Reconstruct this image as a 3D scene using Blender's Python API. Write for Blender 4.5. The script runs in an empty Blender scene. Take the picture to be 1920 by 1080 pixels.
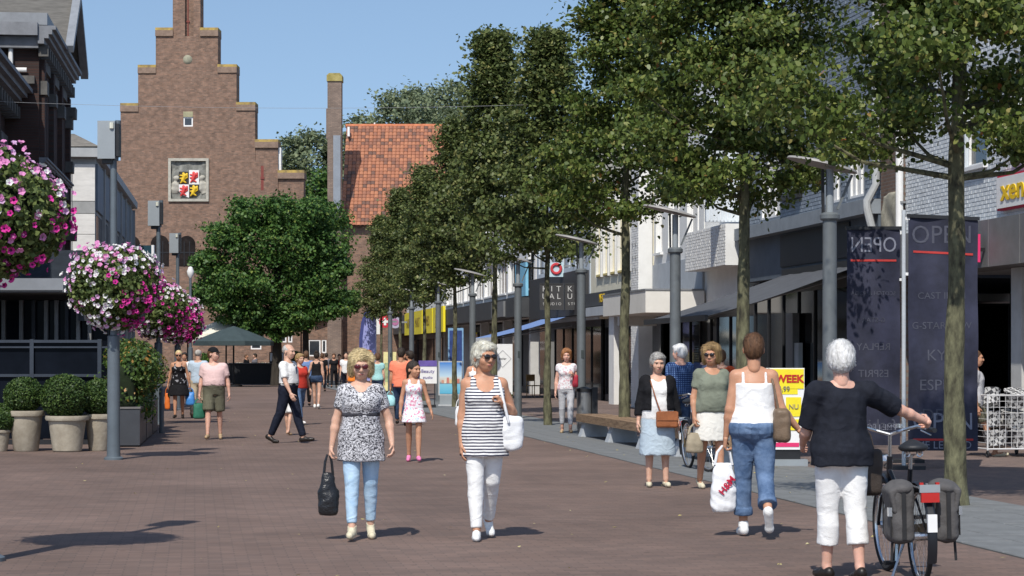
import bpy, math, random
import numpy as np
from mathutils import Vector, Matrix

# ------------------------------------------------------------------ camera, sky, sun, exposure
sc = bpy.context.scene
COL = sc.collection
F = 80.0 / 36.0 * 1920.0          # focal length in photograph pixels
EYE = 1.6                         # camera height
HOR = 667.0                       # horizon row
cam_d = bpy.data.cameras.new('camera'); cam = bpy.data.objects.new('camera', cam_d); COL.objects.link(cam)
cam_d.lens = 80.0; cam_d.sensor_width = 36.0; cam_d.shift_y = (HOR - 540.0) / 1920.0
cam_d.clip_end = 3000.0; cam_d.clip_start = 0.3
cam.location = (0, 0, EYE); cam.rotation_euler = (math.radians(90), 0, 0)
sc.camera = cam

SUN_EL, SUN_AZ = math.radians(50), math.radians(13)      # azimuth: behind the camera, a little to its left
world = bpy.data.worlds.new('World'); sc.world = world; world.use_nodes = True
wn = world.node_tree.nodes; wl = world.node_tree.links
bg = wn['Background']; sky = wn.new('ShaderNodeTexSky'); sky.sky_type = 'NISHITA'; sky.sun_disc = False
sky.sun_elevation = SUN_EL; sky.sun_rotation = math.pi + SUN_AZ
sky.air_density = 1.15; sky.dust_density = 0.7; sky.ozone_density = 2.2; sky.altitude = 20
tcw = wn.new('ShaderNodeTexCoord'); mpw = wn.new('ShaderNodeMapping'); mpw.inputs['Location'].default_value = (0, 0, 0.135)
wl.new(tcw.outputs['Generated'], mpw.inputs[0]); nrm = wn.new('ShaderNodeVectorMath'); nrm.operation = 'NORMALIZE'; wl.new(mpw.outputs[0], nrm.inputs[0]); wl.new(nrm.outputs[0], sky.inputs[0])
wl.new(sky.outputs[0], bg.inputs[0]); bg.inputs[1].default_value = 0.142
sun_d = bpy.data.lights.new('sun', 'SUN'); sun = bpy.data.objects.new('sun', sun_d); COL.objects.link(sun)
sun_d.energy = 4.3; sun_d.angle = math.radians(0.53); sun_d.color = (1.0, 0.95, 0.87)
sdir = Vector((math.sin(SUN_AZ) * math.cos(SUN_EL), math.cos(SUN_AZ) * math.cos(SUN_EL), -math.sin(SUN_EL)))
sun.rotation_euler = sdir.to_track_quat('-Z', 'Y').to_euler(); sun.location = (-20, -40, 60)
sc.view_settings.view_transform = 'Standard'; sc.view_settings.look = 'None'
sc.view_settings.exposure = 0.0; sc.view_settings.gamma = 1.0

# ------------------------------------------------------------------ places: from the photograph's rows and columns to metres
def G(px, py):                                # a point on the ground
    d = F * EYE / (py - HOR); return Vector(((px - 960) * d / F, d, 0))
def P(px, py, d):                             # a point at a known depth
    return Vector(((px - 960) * d / F, d, EYE + (HOR - py) * d / F))
ST = 0.1394; SA = math.atan(ST)               # the street runs off to the left of the view axis
LT = 0.1195; LA = math.atan(LT)               # the buildings on the left side
def R_(v, y, z=0): return Vector((v - ST * y, y, z))      # right side: offset from the camera line, depth
def L_(c, y, z=0): return Vector((c - LT * y, y, z))

# ------------------------------------------------------------------ things, parts, meshes
def link(o, parent=None):
    COL.objects.link(o)
    if parent is not None: o.parent = parent
    return o
def tag(o, label=None, cat=None, group=None, kind=None):
    if label: o['label'] = label
    if cat: o['category'] = cat
    if group: o['group'] = group
    if kind: o['kind'] = kind
    return o
def thing(name, label, cat, loc=(0, 0, 0), rz=0.0, group=None):
    o = bpy.data.objects.new(name, None); o.empty_display_size = 0.2; link(o)
    o.location = loc; o.rotation_euler = (0, 0, rz)
    return tag(o, label, cat, group)
def obj(name, me, parent=None, loc=None, rot=None):
    o = bpy.data.objects.new(name, me); link(o, parent)
    if loc is not None: o.location = loc
    if rot is not None: o.rotation_euler = rot
    return o
def copy_tree(o, parent=None):
    c = o.copy(); link(c, parent)
    for ch in list(o.children): copy_tree(ch, c)
    return c

def mesh_from(V, Fc, mat, smooth=True, angle=40, name='mesh'):
    me = bpy.data.meshes.new(name)
    V = np.asarray(V, dtype=np.float32).reshape(-1, 3)
    if isinstance(Fc, np.ndarray):
        n, k = Fc.shape
        me.vertices.add(len(V)); me.vertices.foreach_set('co', V.ravel())
        me.loops.add(n * k); me.loops.foreach_set('vertex_index', Fc.astype(np.int32).ravel())
        me.polygons.add(n); me.polygons.foreach_set('loop_start', np.arange(0, n * k, k, dtype=np.int32))
        me.update(calc_edges=True); me.validate()
    else:
        me.from_pydata([tuple(map(float, v)) for v in V], [], Fc); me.update()
    if mat is not None:
        for m in (mat if isinstance(mat, (list, tuple)) else [mat]): me.materials.append(m)
    if smooth:
        me.shade_smooth()
        if angle: me.set_sharp_from_angle(angle=math.radians(angle))
    return me

class MB:
    """collects boxes, bars, tubes, prisms of ONE part"""
    def __init__(s): s.v = []; s.f = []; s.mi = []; s.cur = 0
    def add(s, V, Fc):
        b = len(s.v); s.v.extend([tuple(map(float, p)) for p in V])
        for f in Fc: s.f.append([i + b for i in f]); s.mi.append(s.cur)
        return s
    def box(s, x0, x1, y0, y1, z0, z1):
        V = [(x0,y0,z0),(x1,y0,z0),(x1,y1,z0),(x0,y1,z0),(x0,y0,z1),(x1,y0,z1),(x1,y1,z1),(x0,y1,z1)]
        return s.add(V, [(3,2,1,0),(4,5,6,7),(0,1,5,4),(1,2,6,5),(2,3,7,6),(3,0,4,7)])
    def bar(s, a, b, w, h, up=(0,0,1)):            # rectangular bar from a to b
        a = Vector(a); b = Vector(b); d = (b - a).normalized(); u = Vector(up)
        if abs(d.dot(u)) > 0.98: u = Vector((0, 1, 0))
        x = d.cross(u).normalized() * (w / 2); y = x.cross(d).normalized() * (h / 2)
        V = [a-x-y, a+x-y, a+x+y, a-x+y, b-x-y, b+x-y, b+x+y, b-x+y]
        return s.add(V, [(0,1,2,3),(7,6,5,4),(0,4,5,1),(1,5,6,2),(2,6,7,3),(3,7,4,0)])
    def tube(s, pts, rad, n=10, caps=True):
        pts = [Vector(p) for p in pts]
        if not isinstance(rad, (list, tuple)): rad = [rad] * len(pts)
        V = []; Fc = []; ref = None
        for i, p in enumerate(pts):
            t = (pts[min(i+1, len(pts)-1)] - pts[max(i-1, 0)]).normalized()
            if ref is None: ref = Vector((1,0,0)) if abs(t.x) < 0.9 else Vector((0,1,0))
            x = (ref - t * ref.dot(t)).normalized(); y = t.cross(x); ref = x
            for k in range(n):
                a = 2 * math.pi * k / n; V.append(p + (x * math.cos(a) + y * math.sin(a)) * rad[i])
        m = len(pts)
        for i in range(m - 1):
            for k in range(n):
                k2 = (k + 1) % n; Fc.append((i*n+k, i*n+k2, (i+1)*n+k2, (i+1)*n+k))
        if caps: Fc.append(tuple(range(n-1, -1, -1))); Fc.append(tuple((m-1)*n+k for k in range(n)))
        return s.add(V, Fc)
    def lathe(s, prof, n=24, cx=0, cy=0, closed=True):      # profile of (radius, z) from bottom to top
        V = []; Fc = []
        for r, z in prof:
            for k in range(n):
                a = 2*math.pi*k/n; V.append((cx + r*math.cos(a), cy + r*math.sin(a), z))
        m = len(prof)
        for i in range(m-1):
            for k in range(n):
                k2 = (k+1) % n; Fc.append((i*n+k, i*n+k2, (i+1)*n+k2, (i+1)*n+k))
        if closed: Fc.append(tuple(range(n-1,-1,-1))); Fc.append(tuple((m-1)*n+k for k in range(n)))
        return s.add(V, Fc)
    def torus(s, c, R, r, axis='x', n=40, m=8):
        pts = []
        V = []; Fc = []
        for i in range(n):
            A = 2*math.pi*i/n
            for j in range(m):
                B = 2*math.pi*j/m; q = R + r*math.cos(B); h = r*math.sin(B)
                if axis == 'x': V.append((c[0]+h, c[1]+q*math.cos(A), c[2]+q*math.sin(A)))
                elif axis == 'y': V.append((c[0]+q*math.cos(A), c[1]+h, c[2]+q*math.sin(A)))
                else: V.append((c[0]+q*math.cos(A), c[1]+q*math.sin(A), c[2]+h))
        for i in range(n):
            for j in range(m):
                i2=(i+1)%n; j2=(j+1)%m; Fc.append((i*m+j, i2*m+j, i2*m+j2, i*m+j2))
        return s.add(V, Fc)
    def prism(s, poly, y0, y1):                    # polygon in x,z pushed along y
        n = len(poly); V = [(x, y0, z) for x, z in poly] + [(x, y1, z) for x, z in poly]
        Fc = [tuple(range(n)), tuple(range(2*n-1, n-1, -1))]
        for i in range(n): j=(i+1)%n; Fc.append((i, i+n, j+n, j))
        return s.add(V, Fc)
    def mesh(s, mat, smooth=True, angle=35):
        me = mesh_from(s.v, s.f, mat, smooth, angle)
        if any(s.mi): me.polygons.foreach_set('material_index', s.mi)
        return me
    def build(s, name, mat, parent=None, loc=None, rot=None, smooth=True):
        return obj(name, s.mesh(mat, smooth), parent, loc, rot)

# ------------------------------------------------------------------ materials
MATS = {}
def add_wrinkle(nt, src, bp, k):
    """soft creases of cloth, added under the weave"""
    w = nt.nodes.new('ShaderNodeTexNoise'); w.noise_type = 'RIDGED_MULTIFRACTAL'; w.inputs['Scale'].default_value = 7.5; w.inputs['Detail'].default_value = 2.0; w.inputs['Distortion'].default_value = 1.1
    mp = nt.nodes.new('ShaderNodeMapping'); mp.inputs['Scale'].default_value = (1.0, 1.0, 1.35); mp.inputs['Rotation'].default_value = (.5, .35, 0); nt.links.new(src, mp.inputs[0]); nt.links.new(mp.outputs[0], w.inputs['Vector'])
    b2 = nt.nodes.new('ShaderNodeBump'); b2.inputs['Strength'].default_value = k; b2.inputs['Distance'].default_value = .035; nt.links.new(w.outputs['Fac'], b2.inputs['Height']); nt.links.new(b2.outputs[0], bp.inputs['Normal'])
def nd(nt, typ, **kw):
    n = nt.nodes.new(typ)
    for k, v in kw.items(): setattr(n, k, v)
    return n
def mat(name, col, rough=0.7, var=0.18, scale=6.0, bump=0.15, metal=0.0, bscale=None, spec=0.35, col2=None, stretch=None, detail=5, subsurf=0, trans=0, alpha=1, coat=0, wrinkle=0):
    if name in MATS: return MATS[name]
    m = bpy.data.materials.new(name); m.use_nodes = True; nt = m.node_tree; b = nt.nodes['Principled BSDF']
    b.inputs['Roughness'].default_value = rough; b.inputs['Metallic'].default_value = metal
    b.inputs['Specular IOR Level'].default_value = spec
    if coat: b.inputs['Coat Weight'].default_value = coat
    tc = nd(nt, 'ShaderNodeTexCoord'); mp = nd(nt, 'ShaderNodeMapping')
    if stretch: mp.inputs['Scale'].default_value = stretch
    nt.links.new(tc.outputs['Object'], mp.inputs[0])
    nz = nd(nt, 'ShaderNodeTexNoise'); nz.inputs['Scale'].default_value = scale; nz.inputs['Detail'].default_value = detail; nz.inputs['Roughness'].default_value = 0.65
    nt.links.new(mp.outputs[0], nz.inputs['Vector'])
    ramp = nd(nt, 'ShaderNodeValToRGB'); c = col
    lo = tuple(max(0, x*(1-var)) for x in c); hi = tuple(min(1, x*(1+var)) for x in (col2 or c))
    ramp.color_ramp.elements[0].position = 0.3; ramp.color_ramp.elements[1].position = 0.7
    ramp.color_ramp.elements[0].color = (*lo, 1); ramp.color_ramp.elements[1].color = (*hi, 1)
    nt.links.new(nz.outputs['Fac'], ramp.inputs[0]); nt.links.new(ramp.outputs[0], b.inputs['Base Color'])
    if bump:
        n2 = nd(nt, 'ShaderNodeTexNoise'); n2.inputs['Scale'].default_value = bscale or scale*6; n2.inputs['Detail'].default_value = 4
        nt.links.new(mp.outputs[0], n2.inputs['Vector'])
        bp = nd(nt, 'ShaderNodeBump'); bp.inputs['Strength'].default_value = bump; bp.inputs['Distance'].default_value = 0.02
        nt.links.new(n2.outputs['Fac'], bp.inputs['Height']); nt.links.new(bp.outputs[0], b.inputs['Normal'])
        if wrinkle: add_wrinkle(nt, tc.outputs['Object'], bp, wrinkle)
    if subsurf:
        b.inputs['Subsurface Weight'].default_value = subsurf; b.inputs['Subsurface Radius'].default_value = (0.012, 0.005, 0.003); b.inputs['Subsurface Scale'].default_value = 0.5
    if trans:
        tr = nd(nt, 'ShaderNodeBsdfTranslucent'); nt.links.new(ramp.outputs[0], tr.inputs[0])
        mx = nd(nt, 'ShaderNodeMixShader'); mx.inputs[0].default_value = trans
        nt.links.new(b.outputs[0], mx.inputs[1]); nt.links.new(tr.outputs[0], mx.inputs[2])
        nt.links.new(mx.outputs[0], nt.nodes['Material Output'].inputs[0])
    MATS[name] = m
    return m
def brickmat(name, c1, c2, mortar, bw=0.22, bh=0.065, ms=0.008, rough=0.85, rotx=True, var=0.5, big=0.25, bump=0.4, plane='xz', ang=0.0, off=0.5, nsc=0.6):
    """brick courses; plane says which object axes carry them"""
    if name in MATS: return MATS[name]
    m = bpy.data.materials.new(name); m.use_nodes = True; nt = m.node_tree; b = nt.nodes['Principled BSDF']
    b.inputs['Roughness'].default_value = rough; b.inputs['Specular IOR Level'].default_value = 0.25
    tc = nd(nt, 'ShaderNodeTexCoord'); mp = nd(nt, 'ShaderNodeMapping')
    nt.links.new(tc.outputs['Object'], mp.inputs[0])
    if plane == 'xz': mp.inputs['Rotation'].default_value = (math.radians(-90), 0, 0)
    mp2 = nd(nt, 'ShaderNodeMapping'); mp2.inputs['Rotation'].default_value = (0, 0, ang); nt.links.new(mp.outputs[0], mp2.inputs[0])
    br = nd(nt, 'ShaderNodeTexBrick'); br.offset = off
    br.inputs['Color1'].default_value = (*c1, 1); br.inputs['Color2'].default_value = (*c2, 1); br.inputs['Mortar'].default_value = (*mortar, 1)
    br.inputs['Scale'].default_value = 1.0; br.inputs['Mortar Size'].default_value = ms; br.inputs['Brick Width'].default_value = bw; br.inputs['Row Height'].default_value = bh
    br.inputs['Mortar Smooth'].default_value = 0.2
    nt.links.new(mp2.outputs[0], br.inputs['Vector'])
    nz = nd(nt, 'ShaderNodeTexNoise'); nz.inputs['Scale'].default_value = nsc; nz.inputs['Detail'].default_value = 9; nz.inputs['Roughness'].default_value = 0.7
    nt.links.new(mp2.outputs[0], nz.inputs['Vector'])
    mr = nd(nt, 'ShaderNodeMapRange'); mr.inputs[1].default_value = 0.3; mr.inputs[2].default_value = 0.7; mr.inputs[3].default_value = 1-big; mr.inputs[4].default_value = 1+big
    nt.links.new(nz.outputs['Fac'], mr.inputs[0])
    mul = nd(nt, 'ShaderNodeMix', data_type='RGBA', blend_type='MULTIPLY'); mul.inputs[0].default_value = 1.0
    nt.links.new(br.outputs['Color'], mul.inputs[6]); nt.links.new(mr.outputs[0], mul.inputs[7])
    out = mul.outputs[2]
    if plane == 'xy':                                  # trodden paving: broad stains and small spots of gum
        nz2 = nd(nt, 'ShaderNodeTexNoise'); nz2.inputs['Scale'].default_value = 0.16; nz2.inputs['Detail'].default_value = 5; nt.links.new(mp2.outputs[0], nz2.inputs['Vector'])
        m2 = nd(nt, 'ShaderNodeMapRange'); m2.inputs[1].default_value = .35; m2.inputs[2].default_value = .65; m2.inputs[3].default_value = .86; m2.inputs[4].default_value = 1.10; nt.links.new(nz2.outputs['Fac'], m2.inputs[0])
        vo = nd(nt, 'ShaderNodeTexVoronoi'); vo.inputs['Scale'].default_value = 1.5; nt.links.new(mp2.outputs[0], vo.inputs['Vector'])
        m3 = nd(nt, 'ShaderNodeMapRange'); m3.inputs[1].default_value = .035; m3.inputs[2].default_value = .05; m3.inputs[3].default_value = .62; m3.inputs[4].default_value = 1.0; nt.links.new(vo.outputs['Distance'], m3.inputs[0])
        mm = nd(nt, 'ShaderNodeMath', operation='MULTIPLY'); nt.links.new(m2.outputs[0], mm.inputs[0]); nt.links.new(m3.outputs[0], mm.inputs[1])
        mu2 = nd(nt, 'ShaderNodeMix', data_type='RGBA', blend_type='MULTIPLY'); mu2.inputs[0].default_value = 1.0; nt.links.new(out, mu2.inputs[6]); nt.links.new(mm.outputs[0], mu2.inputs[7]); out = mu2.outputs[2]
    nt.links.new(out, b.inputs['Base Color'])
    bp = nd(nt, 'ShaderNodeBump'); bp.inputs['Strength'].default_value = bump; bp.inputs['Distance'].default_value = 0.01
    iv = nd(nt, 'ShaderNodeMath', operation='SUBTRACT'); iv.inputs[0].default_value = 1.0; nt.links.new(br.outputs['Fac'], iv.inputs[1])
    nt.links.new(iv.outputs[0], bp.inputs['Height']); nt.links.new(bp.outputs[0], b.inputs['Normal'])
    MATS[name] = m
    return m
def glassmat(name, tint=(0.02, 0.025, 0.03), rough=0.05):
    if name in MATS: return MATS[name]
    m = mat(name, tint, rough, 0.3, 1.5, 0.02, spec=0.8, bscale=1.2)
    return m
def leafmat(name, cols, rough=0.5, trans=0.28, scale=2.5, spec=0.3):
    """foliage: a colour per leaf plus broad drifts"""
    if name in MATS: return MATS[name]
    m = bpy.data.materials.new(name); m.use_nodes = True; nt = m.node_tree; b = nt.nodes['Principled BSDF']
    b.inputs['Roughness'].default_value = rough; b.inputs['Specular IOR Level'].default_value = spec
    ge = nd(nt, 'ShaderNodeNewGeometry'); ramp = nd(nt, 'ShaderNodeValToRGB')
    el = ramp.color_ramp.elements
    for i in range(len(cols) - 2): el.new(0.5)
    for i, (p, c) in enumerate(cols): el[i].position = p; el[i].color = (*c, 1)
    nt.links.new(ge.outputs['Random Per Island'], ramp.inputs[0])
    nt.links.new(ramp.outputs[0], b.inputs['Base Color'])
    tr = nd(nt, 'ShaderNodeBsdfTranslucent'); nt.links.new(ramp.outputs[0], tr.inputs[0])
    mx = nd(nt, 'ShaderNodeMixShader'); mx.inputs[0].default_value = trans
    nt.links.new(b.outputs[0], mx.inputs[1]); nt.links.new(tr.outputs[0], mx.inputs[2])
    nt.links.new(mx.outputs[0], nt.nodes['Material Output'].inputs[0])
    MATS[name] = m
    return m

FONT_N = [0]
def text(s, size, mat_, parent, loc, rot, name='lettering', ext=0.004, align='CENTER', sx=1.0, sp=1.0, bold=0.0):
    cu = bpy.data.curves.new('lettering', 'FONT'); cu.body = s; cu.size = size; cu.align_x = align; cu.align_y = 'CENTER'; cu.extrude = ext; cu.space_character = sp; cu.offset = bold
    cu.materials.append(mat_)
    tmp = bpy.data.objects.new('tmp', cu); me = bpy.data.meshes.new_from_object(tmp); bpy.data.objects.remove(tmp)
    if not len(me.materials): me.materials.append(mat_)
    o = obj(name, me, parent, loc, rot); o.scale = (sx, 1, 1)
    return o

# ------------------------------------------------------------------ smooth solids: distance fields turned into one skin
def _seg(Pt, a, b, ra, rb):
    a = np.array(a, float); b = np.array(b, float); ab = b - a; L = float(ab @ ab) + 1e-12
    q = Pt - a; t = np.clip((q @ ab) / L, 0, 1)
    return np.linalg.norm(q - t[..., None] * ab, axis=-1) - (ra + (rb - ra) * t)
def wob(Pt, freq, seed, n=6, st=(1, 1, 1)):
    rs = np.random.RandomState(seed); out = 0
    Q = Pt * np.array(st)
    for i in range(n):
        d = rs.normal(size=3); d /= np.linalg.norm(d); f = freq * (0.6 + 0.8 * rs.rand())
        out = out + np.sin(Q @ (d * f) + rs.rand() * 6.28)
    return out / n
def prim_bbox(p):
    k = p[0]
    if k == 'rc': a, b, ra, rb = p[1:5]; r = max(ra, rb); a = np.array(a); b = np.array(b); return np.minimum(a, b) - r, np.maximum(a, b) + r
    if k in ('el', 'box'):
        c = np.array(p[1]); r = np.array(p[2], float); Rm = p[3]
        e = r if Rm is None else np.abs(np.array(Rm)) @ r
        if k == 'box': e = e + p[4]
        return c - e, c + e
    if k == 'loft':
        s = np.array(p[1]); m = np.max(np.concatenate([s[:, 3], s[:, 4]]))
        return np.array([(s[:, 1]-s[:, 3]).min(), (s[:, 2]-s[:, 4]).min(), s[:, 0].min()]), np.array([(s[:, 1]+s[:, 3]).max(), (s[:, 2]+s[:, 4]).max(), s[:, 0].max()])
def prim_eval(p, Q):
    k = p[0]
    if k == 'rc': return _seg(Q, *p[1:5])
    if k == 'el':
        r = np.array(p[2], float); q = Q - np.array(p[1])
        if p[3] is not None: q = q @ np.array(p[3])
        return (np.linalg.norm(q / r, axis=-1) - 1) * r.min()
    if k == 'box':
        q = Q - np.array(p[1])
        if p[3] is not None: q = q @ np.array(p[3])
        q = np.abs(q) - np.array(p[2]); return np.linalg.norm(np.maximum(q, 0), axis=-1) + np.minimum(q.max(-1), 0) - p[4]
    if k == 'loft':                                        # rows (z, cx, cy, a, b)
        s = np.array(p[1], float); z = Q[..., 2]
        zz = np.linspace(s[0, 0], s[-1, 0], 61); cols = []
        for c in range(1, 5):
            y = np.interp(zz, s[:, 0], s[:, c]); w = np.array([1, 2, 3, 2, 1.]); w /= w.sum()
            yp = np.concatenate([[y[0]]*2, y, [y[-1]]*2]); cols.append(np.interp(z, zz, np.convolve(yp, w, 'valid')))
        cx, cy, a, b = cols; ex = p[2] if len(p) > 2 and p[2] else 2.2
        rr = (np.abs((Q[..., 0]-cx)/a)**ex + np.abs((Q[..., 1]-cy)/b)**ex) ** (1/ex)
        d = (rr - 1) * np.minimum(a, b)
        return np.maximum(d, np.maximum(z - s[-1, 0], s[0, 0] - z))
def sdf(ops, voxel, noise=None):
    """ops: (op, prim, k): '+' smooth union, '-' smooth cut; ('plane', point, normal) keeps the side the normal leaves"""
    lo = np.full(3, 1e9); hi = -lo
    for o in ops:
        if o[0] == '+': a, b = prim_bbox(o[1]); lo = np.minimum(lo, a); hi = np.maximum(hi, b)
    lo -= 3*voxel + 0.015; hi += 3*voxel + 0.015
    n = np.ceil((hi - lo) / voxel).astype(int) + 1
    ax = [lo[i] + voxel*np.arange(n[i]) for i in range(3)]
    Fd = np.full(n, 0.12, dtype=np.float32)
    for o in ops:
        if o[0] == 'plane':
            G_ = np.stack(np.meshgrid(*ax, indexing='ij'), -1); Fd = np.maximum(Fd, ((G_ - np.array(o[1])) @ np.array(o[2])).astype(np.float32)); continue
        a, b = prim_bbox(o[1]); k = o[2] if len(o) > 2 else 0.0; mgn = k + 3*voxel + 0.02
        i0 = np.clip(((a - mgn - lo)/voxel).astype(int), 0, n-1); i1 = np.clip(((b + mgn - lo)/voxel).astype(int)+2, 1, n)
        sl = tuple(slice(i0[i], i1[i]) for i in range(3))
        if any(i1[i] <= i0[i] for i in range(3)): continue
        Q = np.stack(np.meshgrid(*[ax[i][sl[i]] for i in range(3)], indexing='ij'), -1)
        d = prim_eval(o[1], Q).astype(np.float32); cur = Fd[sl]
        if o[0] == '+':
            r = np.minimum(cur, d)
            if k > 0: h = np.maximum(k - np.abs(cur - d), 0)/k; r = r - h*h*k*0.25
        else:
            d = -d; r = np.maximum(cur, d)
            if k > 0: h = np.maximum(k - np.abs(cur - d), 0)/k; r = r + h*h*k*0.25
        Fd[sl] = r
    if noise is not None:
        idx = np.nonzero(np.abs(Fd) < 4*voxel + 0.02)
        Q = np.stack([ax[i][idx[i]] for i in range(3)], -1); Fd[idx] += noise(Q).astype(np.float32)
    return nets(Fd, lo, voxel)
def nets(Fd, lo, h):
    ins = Fd < 0; n = np.array(Fd.shape)
    c = [(i, j, k) for i in (0, 1) for j in (0, 1) for k in (0, 1)]
    sub = lambda A, o: A[o[0]:n[0]-1+o[0], o[1]:n[1]-1+o[1], o[2]:n[2]-1+o[2]]
    cnt = sum(sub(ins, o).astype(np.int8) for o in c)
    act = (cnt > 0) & (cnt < 8); idx = np.nonzero(act); m = len(idx[0])
    vid = np.full(act.shape, -1, dtype=np.int64); vid[idx] = np.arange(m)
    val = {o: Fd[idx[0]+o[0], idx[1]+o[1], idx[2]+o[2]] for o in c}
    acc = np.zeros((m, 3)); num = np.zeros(m)
    for a in c:
        for ax in range(3):
            if a[ax]: continue
            b = list(a); b[ax] = 1; b = tuple(b)
            va, vb = val[a], val[b]; cr = (va < 0) != (vb < 0)
            t = np.where(cr, va/(va - vb + 1e-12), 0)
            p = np.zeros((m, 3)); p[:, 0] = a[0]; p[:, 1] = a[1]; p[:, 2] = a[2]; p[:, ax] += t
            acc += p * cr[:, None]; num += cr
    V = lo + h * (np.stack(idx, -1) + acc / np.maximum(num, 1)[:, None])
    quads = []
    for ax in range(3):
        o1, o2 = [(1, 2), (2, 0), (0, 1)][ax]
        s0 = [slice(1, n[i]-1) for i in range(3)]; s0[ax] = slice(0, n[ax]-1); s1 = list(s0); s1[ax] = slice(1, n[ax])
        A = ins[tuple(s0)]; B = ins[tuple(s1)]; cr = np.nonzero(A != B)
        if not len(cr[0]): continue
        g = [cr[i] + s0[i].start for i in range(3)]
        flip = A[cr]
        def cell(d1, d2):
            q = [g[0].copy(), g[1].copy(), g[2].copy()]; q[o1] = q[o1]-d1; q[o2] = q[o2]-d2; return vid[q[0], q[1], q[2]]
        q = np.stack([cell(1, 1), cell(0, 1), cell(0, 0), cell(1, 0)], -1)
        q[~flip] = q[~flip][:, ::-1]
        quads.append(q)
    return V, np.concatenate(quads)
def join_vf(parts):
    V = []; Fc = []; b = 0
    for v, f in parts: V.append(v); Fc.append(f + b); b += len(v)
    return np.concatenate(V), np.concatenate(Fc)
def solid(name, ops, voxel, mt, parent=None, noise=None, loc=None, rot=None):
    v, f = sdf(ops, voxel, noise)
    return obj(name, mesh_from(v, f, mt, True, None), parent, loc, rot)
# ------------------------------------------------------------------ people
def _cc(Q, a, b, ra, rb):
    a = np.array(a, float); b = np.array(b, float); ab = b - a; L = np.linalg.norm(ab) + 1e-9; u = ab / L
    q = Q - a; t = q @ u; rad = np.linalg.norm(q - t[..., None]*u, axis=-1)
    return np.maximum(rad - (ra + (rb-ra)*np.clip(t/L, 0, 1)), np.maximum(t - L, -t))
_pb, _pe = prim_bbox, prim_eval
def prim_bbox(p): return _pb(('rc',) + tuple(p[1:])) if p[0] == 'cc' else _pb(p)
def prim_eval(p, Q): return _cc(Q, *p[1:5]) if p[0] == 'cc' else _pe(p, Q)
def U(v): v = np.array(v, float); return v/np.linalg.norm(v)
def rotm(yaw=0, pitch=0, roll=0): return np.array(Matrix.Rotation(yaw, 3, 'Z') @ Matrix.Rotation(pitch, 3, 'X') @ Matrix.Rotation(roll, 3, 'Y'))

def skin(name, c): return mat('skin_' + name, c, 0.5, 0.10, 14, 0.04, subsurf=0.15, bscale=60)
SK = skin('fair', (0.60, 0.36, 0.26)); SKT = skin('tanned', (0.50, 0.26, 0.16)); SKP = skin('pink', (0.64, 0.37, 0.28)); SKD = skin('brown', (0.30, 0.16, 0.10))
def hairm(n, c, c2): return mat('hair_' + n, c, 0.55, 0.35, 30, 0.6, col2=c2, stretch=(1.6, 1.6, 0.35), bscale=90)
HW = hairm('white', (0.78, 0.77, 0.74), (0.86, 0.85, 0.83)); HPB = hairm('platinum', (0.70, 0.62, 0.46), (0.84, 0.79, 0.66)); HG = hairm('grey', (0.30, 0.29, 0.27), (0.50, 0.48, 0.45))
HB = hairm('blonde', (0.46, 0.33, 0.14), (0.74, 0.60, 0.34)); HBR = hairm('brown', (0.07, 0.035, 0.018), (0.14, 0.07, 0.035))
HD = hairm('dark', (0.012, 0.009, 0.008), (0.04, 0.028, 0.02)); HA = hairm('auburn', (0.20, 0.075, 0.03), (0.36, 0.16, 0.06)); HLB = hairm('light_brown', (0.20, 0.12, 0.05), (0.42, 0.28, 0.13))
EYE_M = mat('eye_dark', (0.02, 0.015, 0.012), 0.2, 0, 5, 0); LIP = mat('lip', (0.38, 0.13, 0.11), 0.5, 0.05, 5, 0)
SHADE = mat('sunglass_lens', (0.015, 0.01, 0.01), 0.12, 0, 5, 0, spec=0.7); SHADE_R = mat('sunglass_red', (0.09, 0.012, 0.018), 0.15, 0, 5, 0, spec=0.7)
def cloth(n, c, var=0.12, rough=0.85, scale=18, **k): return mat('cloth_' + n, c, rough, var, scale, 0.25, spec=0.15, bscale=120, wrinkle=.30, **k)

def head_ops(fem):
    j = 0.9 if fem else 1.0
    o = [('+', ('el', (0, .014, .030), (.075, .095, .084), None), 0), ('+', ('el', (0, -.034, -.028), (.062, .058, .080), None), .03),
         ('+', ('el', (0, -.040, -.076), (.045*j, .044, .036), None), .025), ('+', ('el', (0, -.080, .024), (.050, .018, .012), None), .02),
         ('+', ('rc', (0, -.090, .008), (0, -.108, -.030), .008, .0125), .014), ('+', ('rc', (-.014, -.097, -.034), (.014, -.097, -.034), .008, .008), .01)]
    for s in (-1, 1):
        o += [('+', ('el', (s*.038, -.066, -.032), (.024, .024, .026), None), .02), ('+', ('el', (s*.077, .014, -.012), (.010, .020, .030), None), .006),
              ('-', ('el', (s*.031, -.100, .002), (.017, .014, .010), None), .010)]
    o += [('+', ('el', (0, -.087, -.060), (.024, .012, .006), None), .008), ('+', ('el', (0, -.084, -.071), (.021, .012, .007), None), .006),
          ('+', ('rc', (0, .030, -.05), (0, .032, -.16), .052, .050), .02)]
    return o
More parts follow.
